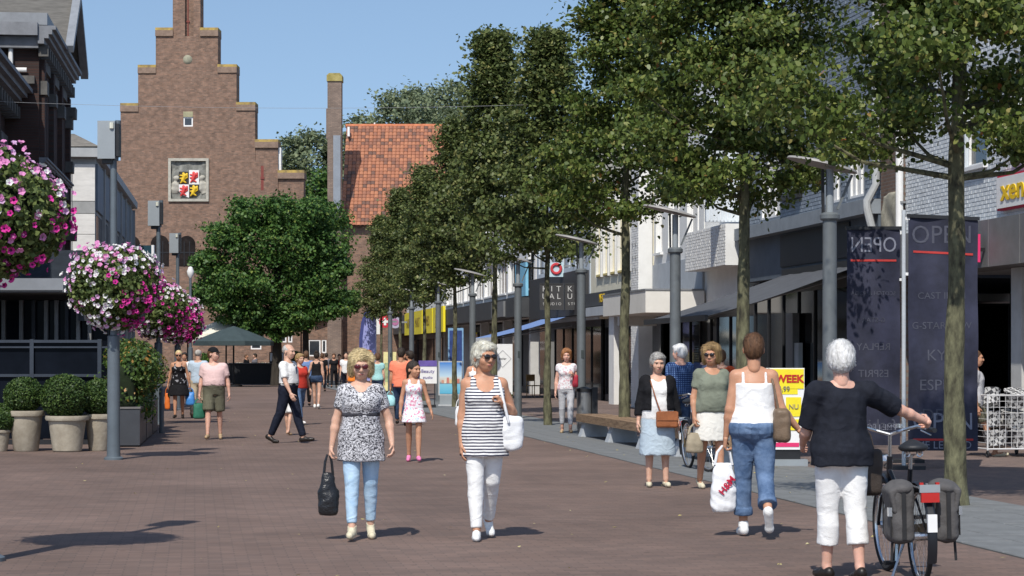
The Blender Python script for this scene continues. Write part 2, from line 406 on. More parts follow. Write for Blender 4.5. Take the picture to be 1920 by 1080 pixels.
def hair_ops(style, hs):
    o = []
    if style in ('short', 'crop', 'bob', 'puffy', 'bun', 'pony'):
        t = {'crop': .006, 'short': .016, 'bob': .020, 'puffy': .024, 'bun': .010, 'pony': .011}[style]
        o.append(('+', ('el', (0, .020, .034), (.076+t, .096+t, .084+t), None), 0))
        o.append(('+', ('el', (0, .058, -.02), (.066+t*.8, .056+t, .075), None), .03))
        if style in ('bob', 'puffy'):
            for s in (-1, 1): o.append(('+', ('el', (s*.070, .010, -.028), (.028+t*.5, .052+t*.4, .070), None), .03))
            o.append(('+', ('el', (.030, -.058, .094), (.056, .036, .026), rotm(0, 0, .25)), .03)); o.append(('+', ('el', (.072, -.045, .050), (.022, .036, .045), None), .03)); o.append(('+', ('el', (-.072, -.035, .052), (.020, .036, .045), None), .03))
        if style == 'short':
            for s in (-1, 1): o.append(('+', ('el', (s*.070, .012, -.005), (.018, .045, .045), None), .02))
            o.append(('+', ('el', (.015, -.058, .078), (.058, .034, .026), None), .03))
        o.append(('-', ('el', (.006, -.105, -.040), (.062 if style in ('puffy', 'bob') else .060, .080, .106), None), .010))
        for s in (-1, 1):
            if style in ('crop', 'bun', 'pony', 'short'): o.append(('-', ('el', (s*.085, -.008, -.035), (.022, .034, .045), None), .01))
        if style == 'bun': o.append(('+', ('el', (0, .085, .10), (.045, .045, .045), None), .015))
        if style == 'pony': o.append(('+', ('rc', (0, .11, .03), (0, .13, -.14), .030, .016), .015))
    if style == 'long':
        o = [('+', ('el', (0, .022, .034), (.090, .108, .096), None), 0), ('+', ('rc', (0, .075, .0), (0, .085, -.22), .075, .055), .04), ('-', ('el', (0, -.105, -.040), (.064, .078, .098), None), .015)]
    if style == 'balding':
        o = [('+', ('el', (0, .020, .028), (.080, .100, .086), None), 0), ('-', ('el', (0, -.06, .085), (.075, .105, .075), None), .02), ('-', ('el', (0, -.105, -.040), (.066, .08, .10), None), .015)]
        for s in (-1, 1): o.append(('-', ('el', (s*.085, -.002, -.035), (.022, .03, .04), None), .01))
    return o
def strands(ho, seed, style, n):
    """loose locks laid over the hair mass, part of the same mesh"""
    me = ho.data; nv = len(me.vertices); co = np.zeros(nv*3); no = np.zeros(nv*3); me.vertices.foreach_get('co', co); me.vertices.foreach_get('normal', no); co = co.reshape(-1, 3); no = no.reshape(-1, 3)
    rs = np.random.RandomState(seed); out = (co[:, 2] > -.11) & ~((co[:, 1] < -.045) & (co[:, 2] < .055) & (np.abs(co[:, 0]) < .066)); crown = np.array((.015, .035, .12)); idx = np.nonzero(out)[0]; k = idx[rs.randint(0, len(idx), n)]; p = co[k] + rs.normal(size=(n, 3))*.003; nn = no[k]
    fl = p - crown; fl = fl + np.array((0, 0, -.03)) + rs.normal(size=(n, 3))*(.014 if style in ('puffy', 'bob') else .007); fl[:, 1] += .02*np.sin(p[:, 0]*60); fr = p[:, 1] < -.035; fl[fr] = fl[fr]*.35 + np.stack([np.where(p[fr, 0] > -.03, 1., -1.)*.09, .035*np.ones(fr.sum()), .02 - .05*rs.rand(fr.sum())], 1)
    t = fl - nn*np.sum(fl*nn, 1)[:, None]; t /= np.linalg.norm(t, axis=1)[:, None] + 1e-9; b = np.cross(nn, t); L = (.020 + .026*rs.rand(n))*(1.25 if style in ('puffy', 'bob') else (.8 if style != 'crop' else .45)); wd = .0011 + .0013*rs.rand(n); lift = (.003 + .006*rs.rand(n))*(.8 if style == 'puffy' else .35 if style != 'crop' else .2)
    V = []
    for i, (f, lf, ww) in enumerate(((0, .2, .6), (.4, 1.0, 1), (.75, 1.0, .8), (1.0, .55, .15))):
        c = p + t*(L*f)[:, None] + nn*(lift*lf)[:, None] - nn*((L*f)**2*3.2)[:, None]
        V += [c - b*(wd*ww)[:, None], c + b*(wd*ww)[:, None]]
    V = np.stack(V, 1).reshape(-1, 3); base = np.arange(n)[:, None]*8; q = np.concatenate([np.concatenate([base + 2*i, base + 2*i+1, base + 2*i+3, base + 2*i+2], 1) for i in range(3)], 0)
    fo = np.zeros(len(me.polygons)*4, dtype=np.int64); me.loops.foreach_get('vertex_index', fo); ho.data = mesh_from(*join_vf([(co, fo.reshape(-1, 4)), (V, q)]), me.materials[0], True, None)
def hand_ops(w, d, n, s, curl, sc_=1.0):
    w = np.array(w); d = U(d); n = U(np.array(n) - d*np.dot(n, d)); s = U(np.array(s) - d*np.dot(s, d) - n*np.dot(s, n))
    Rm = np.stack([s, d, n], -1); o = [('+', ('box', w + .046*sc_*d, (.028*sc_, .036*sc_, .006*sc_), Rm, .010*sc_), 0), ('+', ('rc', w - .02*d, w + .02*d, .024*sc_, .024*sc_), .012)]
    for i, (off, L) in enumerate(((.030, .068), (.010, .076), (-.010, .070), (-.029, .054))):
        b = w + (.082*d + off*s)*sc_; c = 0.25 + 0.05*i
        ang = curl*0.55; p1 = b + (d*math.cos(ang) + n*math.sin(ang))*L*.5*sc_
        ang2 = curl*1.25; p2 = p1 + (d*math.cos(ang2) + n*math.sin(ang2))*L*.32*sc_
        ang3 = curl*1.8; p3 = p2 + (d*math.cos(ang3) + n*math.sin(ang3))*L*.28*sc_
        o += [('+', ('rc', b, p1, .0092*sc_, .0085*sc_), .004), ('+', ('rc', p1, p2, .0085*sc_, .0078*sc_), .002), ('+', ('rc', p2, p3, .0078*sc_, .0066*sc_), .002)]
    t0 = w + (.028*d + .026*s)*sc_; t1 = t0 + (.55*d + .70*s + .25*n)*.045*sc_; t2 = t1 + U(.85*d + .25*s + (.2 + curl*.5)*n)*.032*sc_
    o += [('+', ('rc', t0, t1, .0135*sc_, .0100*sc_), .008), ('+', ('rc', t1, t2, .0098*sc_, .0082*sc_), .003)]
    return o

TORSO_F = [(-.11, .010, .120, .095), (-.05, .020, .172, .125), (.01, .022, .176, .128), (.08, .010, .160, .116), (.165, .000, .138, .104), (.25, -.002, .140, .108), (.33, -.014, .150, .122), (.385, -.006, .152, .112), (.435, .006, .142, .088), (.475, .012, .112, .066), (.505, .014, .064, .054)]
TORSO_M = [(-.11, .008, .120, .095), (-.05, .016, .160, .115), (.01, .016, .162, .118), (.08, .006, .156, .114), (.165, .000, .152, .112), (.25, -.002, .162, .116), (.33, -.008, .174, .122), (.385, -.004, .178, .114), (.435, .008, .165, .092), (.475, .014, .130, .070), (.505, .016, .070, .058)]

def person(label, at, H=1.7, yaw=0.0, fem=True, w=1.0, belly=0.0, legs=None, arms=None, head=(0, 0), sk=SK, hair=('short', HBR), top=None, over=None,
           bottom=None, shoes=None, glasses=None, face=True, group=None, seed=1, lean=0.0, kid=False, sh=1.0, cat='person', arml=1.0):
    at = Vector((at[0], at[1], 0)); d = max(at.y, 8.0); vx = min(max(0.0005*d, .009), .035)
    root = thing('person', label, cat, at, yaw, group)
    h = H/1.70; legs = legs or dict(L=(.2, .05, .02, 0), R=(-.15, .15, .02, .2)); J = {}
    hs = h*1.09 if not kid else h*1.22          # head scale
    THI, SHA = .4165*h, .418*h
    hx = .088*h
    # --- legs (hip at the origin first)
    low = 1e9; T = {}
    for s_, sg in (('L', 1), ('R', -1)):
        f, k, ab, fp = legs[s_]
        hip = np.array((sg*hx, 0.01, 0.)); kn = hip + THI*U((sg*math.tan(ab), -math.sin(f), -math.cos(f)))
        an = kn + SHA*U((sg*math.tan(ab)*.6, -math.sin(f-k), -math.cos(f-k)))
        fd = np.array((sg*.10, -math.cos(fp), -math.sin(fp))); fu = np.array((0, -math.sin(fp), math.cos(fp)))
        heel = an - .062*h*fu - .045*h*fd*1.0; ball = an - .066*h*fu + .115*h*fd; toe = ball + .062*h*np.array((sg*.06, -1, -.35*math.sin(fp)*.3))
        T[s_] = [hip, kn, an, heel, ball, toe]; low = min(low, heel[2]-.026*h, ball[2]-.022*h, toe[2]-.018*h)
    up = np.array((0, 0, -low + .012))
    for s_ in T: T[s_] = [p + up for p in T[s_]]
    hz = up[2]; J['hip'] = hz
    Z = lambda z: hz + z*h
    ly = lambda z: -math.tan(lean)*(z)*h        # forward lean
    base = TORSO_F if fem else TORSO_M
    rows = []
    for z, cy, a, b in base:
        mid = math.exp(-((z-.14)/.14)**2); rows.append((Z(z), 0.0, cy*h + ly(z) - belly*mid*.5*h, a*h*(w if z < .42 else 1) + belly*mid*.7*h, b*h*(w if z < .42 else 1) + belly*mid*h))
    sx = (.150 if fem else .176)*h*sh; shz = .432
    body = [('+', ('loft', rows), 0)]
    if fem:
        for s in (-1, 1): body.append(('+', ('el', (s*.072*h, -.088*h*w + ly(.32), Z(.315)), (.062*h*w, .055*h, .060*h), None), .03))
    body.append(('+', ('rc', (0, .016*h + ly(.5), Z(.47)), (0, .010*h + ly(.6), Z(.60)), .056*h, .050*h), .03))
    for s_, sg in (('L', 1), ('R', -1)):
        hp, kn, an, heel, ball, toe = T[s_]; cm = kn + .28*(an-kn) + np.array((0, .012*h, 0))
        body += [('+', ('rc', hp, kn, .086*h*w, .054*h*math.sqrt(w)), .03), ('+', ('rc', kn, cm, .050*h, .054*h), .008), ('+', ('rc', cm, an, .054*h, .034*h), .006),
                 ('+', ('rc', an, heel, .034*h, .026*h), .015), ('+', ('rc', heel, ball, .026*h, .024*h), .02), ('+', ('rc', ball + np.array((.016*h, 0, 0)), toe, .022*h, .017*h), .01), ('+', ('rc', ball - np.array((.016*h, 0, 0)), toe, .022*h, .017*h), .01),
                 ('+', ('el', (sg*.075*h, .060*h, Z(-.01)), (.080*h*w, .062*h, .078*h), None), .03)]
    A = {}
    arms = arms or {}
    hands = []
    for s_, sg in (('L', 1), ('R', -1)):
        if isinstance(arms.get(s_), dict):                       # reach for a point in the world
            sp = arms[s_]; S0 = np.array((sg*sx, .012*h + ly(shz), Z(shz))); tgt = np.array(Matrix.Rotation(-yaw, 3, 'Z') @ (Vector(sp['to']) - at)); v = tgt - S0; dist = np.linalg.norm(v); l1, l2 = .285*h*arml, .245*h*arml
            fdir = U(sp.get('hand', v)); v = v - fdir*.075*h; dist = min(np.linalg.norm(v), (l1+l2)*.995); vd = U(v); ca_ = (l1*l1 + dist*dist - l2*l2)/(2*l1*dist); ca_ = max(-1, min(1, ca_)); pole = np.array(sp.get('pole', (sg*.5, .4, -1.))); pole = U(pole - vd*np.dot(pole, vd)); uu = vd*ca_ + pole*math.sqrt(max(0, 1-ca_*ca_)); el = S0 + uu*l1
            arms[s_] = (uu, (S0 + vd*dist) - el, fdir, sp.get('curl', 1.3))
        u, fo, hd, curl = (list(arms.get(s_, ((sg*.16, .05, -1), (sg*.05, -.18, -1), None, .45))) + [None, .45])[:4]
        S0 = np.array((sg*sx, .012*h + ly(shz), Z(shz))); u = U(u); fo = U(fo); E0 = S0 + .285*h*arml*u; W0 = E0 + .245*h*arml*fo
        hd = fo if hd is None else U(hd)
        A[s_] = [S0, E0, W0]; fat = .5 + .5*w
        body += [('+', ('rc', (sg*.07*h, .012*h + ly(shz), Z(.455)), S0, .050*h, .052*h*fat), .035), ('+', ('rc', S0, E0, .049*h*fat, .037*h*fat), .03), ('+', ('rc', E0, E0 + .3*(W0-E0), .037*h*fat, .039*h), .02), ('+', ('rc', E0 + .3*(W0-E0), W0, .039*h, .025*h), .02)]
        n = np.array((-sg, 0.05, 0.0)); s = np.array((0, -1., .15))
        if abs(np.dot(hd, n)) > .9: n = np.array((0, 0, -1.))
        hands.append(sdf(hand_ops(W0, hd, n, s, curl, h*.98), min(max(.00022*d, .0045), .012)))
        A[s_].append(W0 + hd*.085*h); A[s_].append(U(hd))
    J['T'] = T; J['A'] = A
    bv = sdf(body, vx)
    hc = np.array((0, -.008*h + ly(.68), H_top(hz, H, hs))); Rh = rotm(*head)
    hv, hf = sdf([(o[0], scale_prim(o[1], hs)) + tuple(x*hs for x in o[2:]) for o in head_ops(fem)], min(max(.0003*d, .005), .014))
    hv = hv @ Rh.T + hc
    V, Fq = join_vf([bv, (hv, hf)] + hands)
    bo = obj('body', mesh_from(V, Fq, sk, True, None), root)
    # --- hair, eyes, mouth, glasses
    hm = Matrix.Translation(Vector(hc)) @ Matrix([list(r) for r in Rh]).to_4x4() @ Matrix.Scale(hs, 4)
    def onhead(name, ops, vox, m, noise=None):
        o = solid(name, ops, vox, m, root, noise); o.matrix_local = hm; return o
    hvx = min(max(.0003*d, .0055), .014)
    if hair and hair[0] != 'none':
        ho = onhead('hair', hair_ops(hair[0], 1), hvx, hair[1], lambda q: (.005 if hair[0] in ('puffy', 'bob') else .002)*wob(q, 60, seed, 8, (1, 1, .5)) + .0010*wob(q, 230, seed+3, 8, (1, 1, .5)))
        if d < 32 and not (len(hair) > 2): strands(ho, seed, hair[0], 5200 if d < 24 else 3000)
    if len(hair or ()) > 2 and hair[2] == 'cap':
        onhead('cap', [('+', ('el', (0, .016, .036), (.085, .104, .090), None), 0), ('plane', (0, 0, .030), (0, .18, -1)), ('+', ('el', (0, -.115, .034), (.068, .058, .007), None), .006)], hvx, hair[3])
    if face:
        for s in (-1, 1):
            if not glasses: onhead('eye', [('+', ('el', (s*.031, -.087, .003), (.0125, .006, .0062), None), 0)], .003, EYE_M)
            onhead('eyebrow', [('+', ('rc', (s*.018, -.0965, .022), (s*.045, -.083, .023), .004, .003), 0)], .0025, hair[1] if hair and hair[1] not in (HW,) else HG)
        onhead('mouth', [('+', ('el', (0, -.0935, -.064), (.023, .0065, .0075), None), 0)], .003, LIP)
    if glasses:
        ops = []
        for s in (-1, 1):
            ops += [('+', ('el', (s*.033, -.108, .004), (.027, .008, .021), rotm(s*.18)), 0), ('+', ('rc', (s*.058, -.098, .010), (s*.081, -.005, .008), .0035, .0035), 0)]
        ops += [('+', ('rc', (-.012, -.112, .010), (.012, -.112, .010), .0035, .0035), .003)]
        onhead('sunglasses', ops, .0032 if d < 25 else .0045, glasses)
    cvx = min(max(.00055*d, .010), .035)
    # --- garments
    def torso_rows(z0, z1, e, hemflare=0.0, blouse=0.0, taper=False):
        r = np.array(rows); out = []
        zs = sorted(set([z0, z1] + [z for z, *_ in base if z0 < z < z1]))
        for z in zs:
            zz = Z(-.02) if z < -.02 and not taper else Z(z)
            a = np.interp(zz, r[:, 0], r[:, 3]); b = np.interp(zz, r[:, 0], r[:, 4]); cy = np.interp(zz, r[:, 0], r[:, 2])
            fl = hemflare*max(0, (.12 - z))/.3 if z < .12 else 0
            bl = blouse*math.exp(-((z-.14)/.12)**2)
            if fem and z <= .33 and blouse: b = max(b, .105*h)
            out.append((Z(z), 0, cy, a + e + fl + bl, b + e + fl + bl))
        return out
    def sleeve(ops, s_, frac, e, flare=.004):
        S0, E0, W0 = A[s_][:3]; fat = .5 + .5*w
        ops.append(('+', ('rc', np.array((S0[0]*.55, S0[1], S0[2] + .010*h)), S0, .052*h + e*.6, .055*h*fat + e), .035))
        if frac <= 1.0: ops.append(('+', ('cc', S0, S0 + (E0-S0)*frac, .056*h*fat + e, .042*h*fat + e + flare), .02))
        else:
            ops.append(('+', ('rc', S0, E0, .054*h*fat + e, .042*h*fat + e), .025)); ops.append(('+', ('cc', E0, E0 + (W0-E0)*(frac-1), .043*h + e, .034*h + e + flare), .02))
    def make_top(t, nm):
        e = t.get('infl', .016); hem = t.get('hem', -.06); ops = []
        kind = t.get('kind', 'tee'); zt = .462 if kind != 'tank' else t.get('zt', .385)
        ops.append(('+', ('loft', torso_rows(hem, zt, e, t.get('flare', 0), t.get('blouse', 0))), 0))
        if fem:
            for s in (-1, 1): ops.append(('+', ('el', (s*.072*h, -.090*h*w + ly(.32), Z(.312)), (.066*h*w + e*.6, .056*h + e, .064*h + e*.5), None), .04))
        if kind == 'tank':
            st = t.get('strap', .016); rr = np.array(rows)
            def fb(x, z, sgn): 
                c, a, b = (np.interp(Z(z), rr[:, 0], rr[:, q]) for q in (2, 3, 4)); return c + sgn*(b*math.sqrt(max(.05, 1-(x/a)**2)) + .004)
            for s in (-1, 1):
                x = s*t.get('sx', .085)*h
                for sgn in (-1, 1):
                    for za, zb in ((.34, .39), (.39, .43), (.43, .455)):
                        ops.append(('+', ('rc', (x, fb(x, za, sgn), Z(za)), (x, fb(x, zb, sgn), Z(zb)), st, st), .008))
                    ops.append(('+', ('rc', (x, fb(x, .455, sgn), Z(.455)), (x*1.02, .012*h + ly(.46), Z(.478)), st, st), .008))
            if t.get('scoop'): ops.append(('-', ('el', (0, -.13*h, Z(.45)), (t['scoop'][0]*h, .13*h, t['scoop'][1]*h), None), .012))
            if t.get('back'): ops.append(('-', ('el', (0, .12*h, Z(.44)), (.085*h, .10*h, .07*h), None), .012))
        else:
            for s_ in 'LR':
                if t.get('sleeve', .55) > 0: sleeve(ops, s_, t.get('sleeve', .55), e*.75 + t.get('se', 0))
            nw, nd_, ny = t.get('neck', (.075, .055, -.05))
            ops.append(('-', ('el', (0, ny*h + ly(.5), Z(.50)), (nw*h, .115*h, nd_*h), None), .010)); ops.append(('-', ('rc', (0, .012*h, Z(.46)), (0, .012*h, Z(.58)), .058*h, .062*h), .008))
        if kind == 'cardigan':
            ops.append(('-', ('box', (0, -.2*h, Z(.25)), (t.get('open', .075)*h, .2*h, .6*h), None, .01), .01))
        am = .9*t.get('fold', .006)
        nz = lambda q: am*wob(q, 34, seed+11, 7, (1, 1, .7)) + am*.5*wob(q, 75, seed+12, 6)
        o = solid(nm, ops, cvx, t['mat'], root, nz)
        if t.get('collar'):
            solid('collar', [('+', ('rc', (-.055*h, .03*h, Z(.495)), (0, .055*h, Z(.50)), .014, .016), 0), ('+', ('rc', (.055*h, .03*h, Z(.495)), (0, .055*h, Z(.50)), .014, .016), 0)] + [('+', ('rc', (s*.058*h, .02*h + ly(.5), Z(.495)), (s*.030*h, -.085*h + ly(.45), Z(.445)), .015, .012), .01) for s in (-1, 1)], cvx*.7, t['collar'], o)
        if t.get('band'): solid('band', [('+', ('loft', torso_rows(t['band'][0], t['band'][0]+.035, e+.006)), 0)], cvx*.7, t['band'][1], o)
        if t.get('inset'): solid('neck_inset', [('+', ('rc', (0, -(.122*h*w + e) + .012, Z(.30)), (0, -(.118*h*w + e) + .016, Z(.385)), .010, .030), 0)], .008, t['inset'], o)
        if t.get('tie'):
            solid('tie', [('+', ('box', (0, -(.128*h + e) + ly(.3), Z(.24)), (.022, .004, .17*h), rotm(0, .05), .006), 0), ('+', ('el', (0, -.105*h + ly(.45), Z(.435)), (.022, .016, .022), None), .01)], .009, t['tie'], root)
        return o
    if top: make_top(top, top.get('name', 'top'))
    if over: make_top(over, over.get('name', 'cardigan'))
    if bottom:
        e = bottom.get('infl', .010); kind = bottom['kind']; zt = bottom.get('waist', .10)
        if top and not top.get('tuck'): zt = min(zt, top.get('hem', -.06) + .06)
        zt = max(zt, -.06); am = .62*bottom.get('fold', .005)
        if kind in ('trousers', 'shorts'):
            L = bottom.get('len', 1.92); ops = [('+', ('loft', torso_rows(-.10, zt, e, taper=True)), 0)]; fl = bottom.get('flare', .0); rl = bottom.get('roll')
            for s_, sg in (('L', 1), ('R', -1)):
                hp, kn, an = T[s_][:3]; Ls = L if not isinstance(L, tuple) else L[0 if s_ == 'L' else 1]
                ops.append(('+', ('el', (sg*.075*h, .060*h, Z(-.01)), (.080*h*w + e, .062*h + e, .078*h + e), None), .03))
                if Ls <= 1: ops.append(('+', ('cc', hp, hp + (kn-hp)*Ls, .088*h*w + e, (.088 + (.056-.088)*Ls)*h*w + e + fl), .03))
                else:
                    cm = kn + .28*(an-kn) + np.array((0, .010*h, 0)); q = Ls - 1; end = kn + (an-kn)*q; en = .036*h + e + fl
                    ops.append(('+', ('rc', hp, kn, .087*h*w + e, .056*h*math.sqrt(w) + e), .03)); ops.append(('+', ('rc', kn, cm, .054*h + e, .055*h + e), .006))
                    ops.append(('+', ('cc', cm - .01*U(end-cm), end, .055*h + e, max(en, .054*h + e - (.020*h)*(q-.28)/.7)), .004))
                    if rl: ops.append(('+', ('cc', end - U(end-cm)*rl, end, en + .012, en + .016), .004))
            ops.append(('+', ('el', (0, .050*h, Z(-.045)), (.075*h*w, .078*h + e, .10*h), None), .03))
            o = solid('trousers' if kind == 'trousers' else 'shorts', ops, cvx, bottom['mat'], root, lambda q: am*wob(q, 26, seed+21, 7, (1.1, 1.1, .6)) + am*.75*wob(q, 95, seed+22, 8, (.8, .8, .9)))
            if bottom.get('pockets'):
                for sg in (-1, 1):
                    inf = [(q[0], (('loft', [(r_[0], r_[1], r_[2], r_[3]+.006, r_[4]+.006) for r_ in q[1][1]]) if q[1][0] == 'loft' else ('el', q[1][1], tuple(np.array(q[1][2])+.006), q[1][3]) if q[1][0] == 'el' else (q[1][0], q[1][1], q[1][2], q[1][3]+.006, q[1][4]+.006)),) + tuple(q[2:]) for q in ops]
                    c = np.array((sg*.085*h, 0, Z(-.02))); hwp = .058*h
                    inf += [('plane', c + np.array((hwp, 0, 0)), (1, 0, 0)), ('plane', c - np.array((hwp, 0, 0)), (-1, 0, 0)), ('plane', c + np.array((0, 0, .065*h)), (0, 0, 1)), ('plane', c - np.array((0, 0, .07*h)), (sg*.25, 0, -1)), ('plane', (0, .04, 0), (0, -1, 0))]
                    solid('pocket', inf, cvx, bottom['pockets'], o)
            if bottom.get('belt'): 
                r = torso_rows(zt-.03, zt, e+.006); solid('belt', [('+', ('loft', r), 0)], cvx*.8, bottom['belt'], o)
        else:
            L = bottom.get('len', .5); fl = bottom.get('flare', .05); r = torso_rows(-.02, zt, e); bx = r[0]
            rows2 = [(Z(-L), 0, bx[2]-.01, bx[3] + fl, bx[4] + fl), (Z(-L*.5), 0, bx[2]-.01, bx[3] + fl*.55, bx[4] + fl*.5)] + r
            solid('skirt', [('+', ('loft', rows2), 0)], cvx, bottom['mat'], root, lambda q: am*wob(q, 40, seed+31, 7, (1, 1, .25)) + am*.5*wob(q, 80, seed+32))
    if shoes:
        sm = shoes['mat']; kind = shoes.get('kind', 'shoe'); shv = min(max(.0004*d, .007), .02)
        for s_ in 'LR':
            hp, kn, an, heel, ball, toe = T[s_]; g = .010*h
            if kind == 'sandal':
                ops = [('+', ('rc', heel - np.array((0, 0, .014*h)), ball - np.array((0, 0, .012*h)), .024*h, .030*h), 0), ('+', ('rc', ball - np.array((0, 0, .012*h)), toe - np.array((0, 0, .008)), .034*h, .026*h), .01), ('+', ('rc', ball + np.array((.03*h, 0, .012)), ball + np.array((-.03*h, 0, .012)), .014, .014), .005)]
            else:
                upz = np.array((0, 0, .012*h)); ops = [('+', ('rc', heel + upz*.6, ball, .036*h, .036*h), 0), ('+', ('rc', ball, toe, .037*h, .029*h), .015), ('+', ('rc', heel + upz*2, .5*(heel+ball) + upz*2.2, .034*h, .032*h), .02)]
                if kind == 'sneaker': ops.append(('+', ('cc', an - (an-heel)*.35, an + (kn-an)*.05, .044*h, .042*h), .02))
                if kind == 'flat': ops = ops[:2] + [('-', ('el', .5*(an+ball) + np.array((0, .01, .02*h)), (.030*h, .075*h, .04*h), None), .008)]
            solid('sandal' if kind == 'sandal' else 'shoe', ops, shv, sm, root)
    J['root'] = root; J['yaw'] = yaw; J['at'] = at; J['h'] = h; J['Z'] = Z
    J['W'] = lambda p: at + Matrix.Rotation(yaw, 3, 'Z') @ Vector(p)
    return J
def H_top(hz, H, hs): return hz + .792*H/1.70 - .113*hs
def scale_prim(p, s):
    if s == 1: return p
    if p[0] == 'rc': return ('rc', np.array(p[1])*s, np.array(p[2])*s, p[3]*s, p[4]*s)
    if p[0] == 'el': return ('el', np.array(p[1])*s, np.array(p[2])*s, p[3])
    return p
# ------------------------------------------------------------------ ground
PAV = brickmat('paving_brown', (.196, .134, .109), (.150, .108, .091), (.127, .096, .082), .21, .105, .006, .88, plane='xy', ang=-SA, big=.20, bump=.25)
PAV2 = brickmat('paving_side', (.215, .155, .130), (.165, .125, .112), (.10, .08, .07), .21, .105, .006, .88, plane='xy', ang=math.pi/2 - SA, big=.16, bump=.25)
GRANITE = mat('granite_slab', (.165, .172, .173), .8, .2, 2.2, .12, bscale=60)
JOINT = mat('joint_sand', (.065, .065, .062), .95, .2, 8, .2)
tag(MB().box(-400, 400, -30, 900, -.3, 0).build('ground', PAV), kind='structure')
m = MB(); pv = [R_(8.78, 5), R_(14.9, 5), R_(14.9, 175), R_(8.78, 175)]
m.add([(p.x, p.y, .006) for p in pv], [(0, 1, 2, 3)]); tag(m.build('pavement', PAV2), kind='structure')
gut = thing('stone_strip', None, None, (0, 0, 0)); gut['kind'] = 'structure'
m = MB(); pv = [R_(6.52, 5), R_(8.80, 5), R_(8.80, 175), R_(6.52, 175)]
m.add([(p.x, p.y, .002) for p in pv], [(0, 1, 2, 3)]); m.build('bedding', JOINT, gut)
rnd = random.Random(5)
slabs = {}
def slab(wd, ln):
    k = (wd, ln)
    if k not in slabs:
        a, b = wd/2 - .007, ln/2 - .007; e = .008; V = [(-a, -b, 0), (a, -b, 0), (a, b, 0), (-a, b, 0), (-a+e, -b+e, .010), (a-e, -b+e, .010), (a-e, b-e, .010), (-a+e, b-e, .010)]
        slabs[k] = mesh_from(V, [(4,5,6,7),(0,1,5,4),(1,2,6,5),(2,3,7,6),(3,0,4,7)], GRANITE, False)
    return slabs[k]
cnt = 0; far = MB()
for wd, v0, ln, off in ((.48, 6.54, 1.0, 0), (.60, 7.03, .9, .3), (.60, 7.64, .9, .75), (.52, 8.25, .9, .1)):
    y = 15 + off
    while y < 172:
        c = R_(v0 + wd/2, y, .003 + rnd.uniform(0, .002)); y += ln*math.cos(SA)
        if y < 82:
            o = obj('slab', slab(wd, ln), gut, c, (rnd.uniform(-.002, .002), rnd.uniform(-.002, .002), SA)); cnt += 1
        else:
            a, b = wd/2 - .007, ln/2 - .007; ca, sa = math.cos(SA), math.sin(SA)
            far.add([(c.x + x*ca - q*sa, c.y + x*sa + q*ca, .012) for x, q in ((-a, -b), (a, -b), (a, b), (-a, b))], [(0, 1, 2, 3)])
far.build('far_slabs', GRANITE, gut)['kind'] = 'stuff'
# fallen leaves
rs = np.random.RandomState(4); V = []; Fc = []
for i in range(240):
    y = 15 + 55*rs.rand()**1.4; v = rs.choice([rs.uniform(-2, 6.5), rs.uniform(6.2, 10)], p=[.45, .55]); c = R_(v, y, .016); s = rs.uniform(.014, .028); a = rs.rand()*6.28
    b = len(V)
    for k in range(4):
        q = s*(1 if k % 2 == 0 else .6); V.append((c.x + q*math.cos(a + k*1.571), c.y + q*math.sin(a + k*1.571), .016 + rs.uniform(0, .016)))
    Fc.append((b, b+1, b+2, b+3))
FALL = leafmat('fallen_leaf', [(0, (.30, .25, .10)), (.5, (.45, .38, .14)), (1, (.55, .50, .30))], .7, .1)
tag(obj('fallen_leaves', mesh_from(V, Fc, FALL, False)), 'scattered dry yellow leaves lying on the paving', 'leaves', kind='stuff')

# ------------------------------------------------------------------ openings, windows and walls
GLASS = glassmat('window_glass', (.03, .035, .042)); DGLASS = mat('shop_glass', (.008, .009, .011), .06, .3, 1.5, .02, spec=.3, bscale=1.2)
WFRAME = mat('frame_white', (.78, .78, .77), .5, .05, 8, .03); DFRAME = mat('frame_dark', (.02, .021, .024), .45, .2, 8, .05); GFRAME = mat('frame_grey', (.22, .23, .24), .5, .1, 8, .05)
CURTAIN = mat('curtain', (.72, .71, .68), .9, .10, 3, .1, stretch=(6, 6, .4)); STONE = mat('trim_stone', (.36, .34, .30), .85, .2, 3, .25)
def wall_cells(m, x0, x1, z0, z1, ops, y0, y1):
    xs = sorted(set([x0, x1] + [v for o in ops for v in o[:2] if x0 < v < x1])); zs = sorted(set([z0, z1] + [v for o in ops for v in o[2:4] if z0 < v < z1]))
    for i in range(len(xs)-1):
        run = None
        for j in range(len(zs)-1):
            cx, cz = (xs[i]+xs[i+1])/2, (zs[j]+zs[j+1])/2
            hole = any(o[0] < cx < o[1] and o[2] < cz < o[3] for o in ops)
            if not hole and run is None: run = zs[j]
            if (hole or j == len(zs)-2) and run is not None:
                m.box(xs[i], xs[i+1], y0, y1, run, zs[j] if hole else zs[j+1]); run = None
    return m
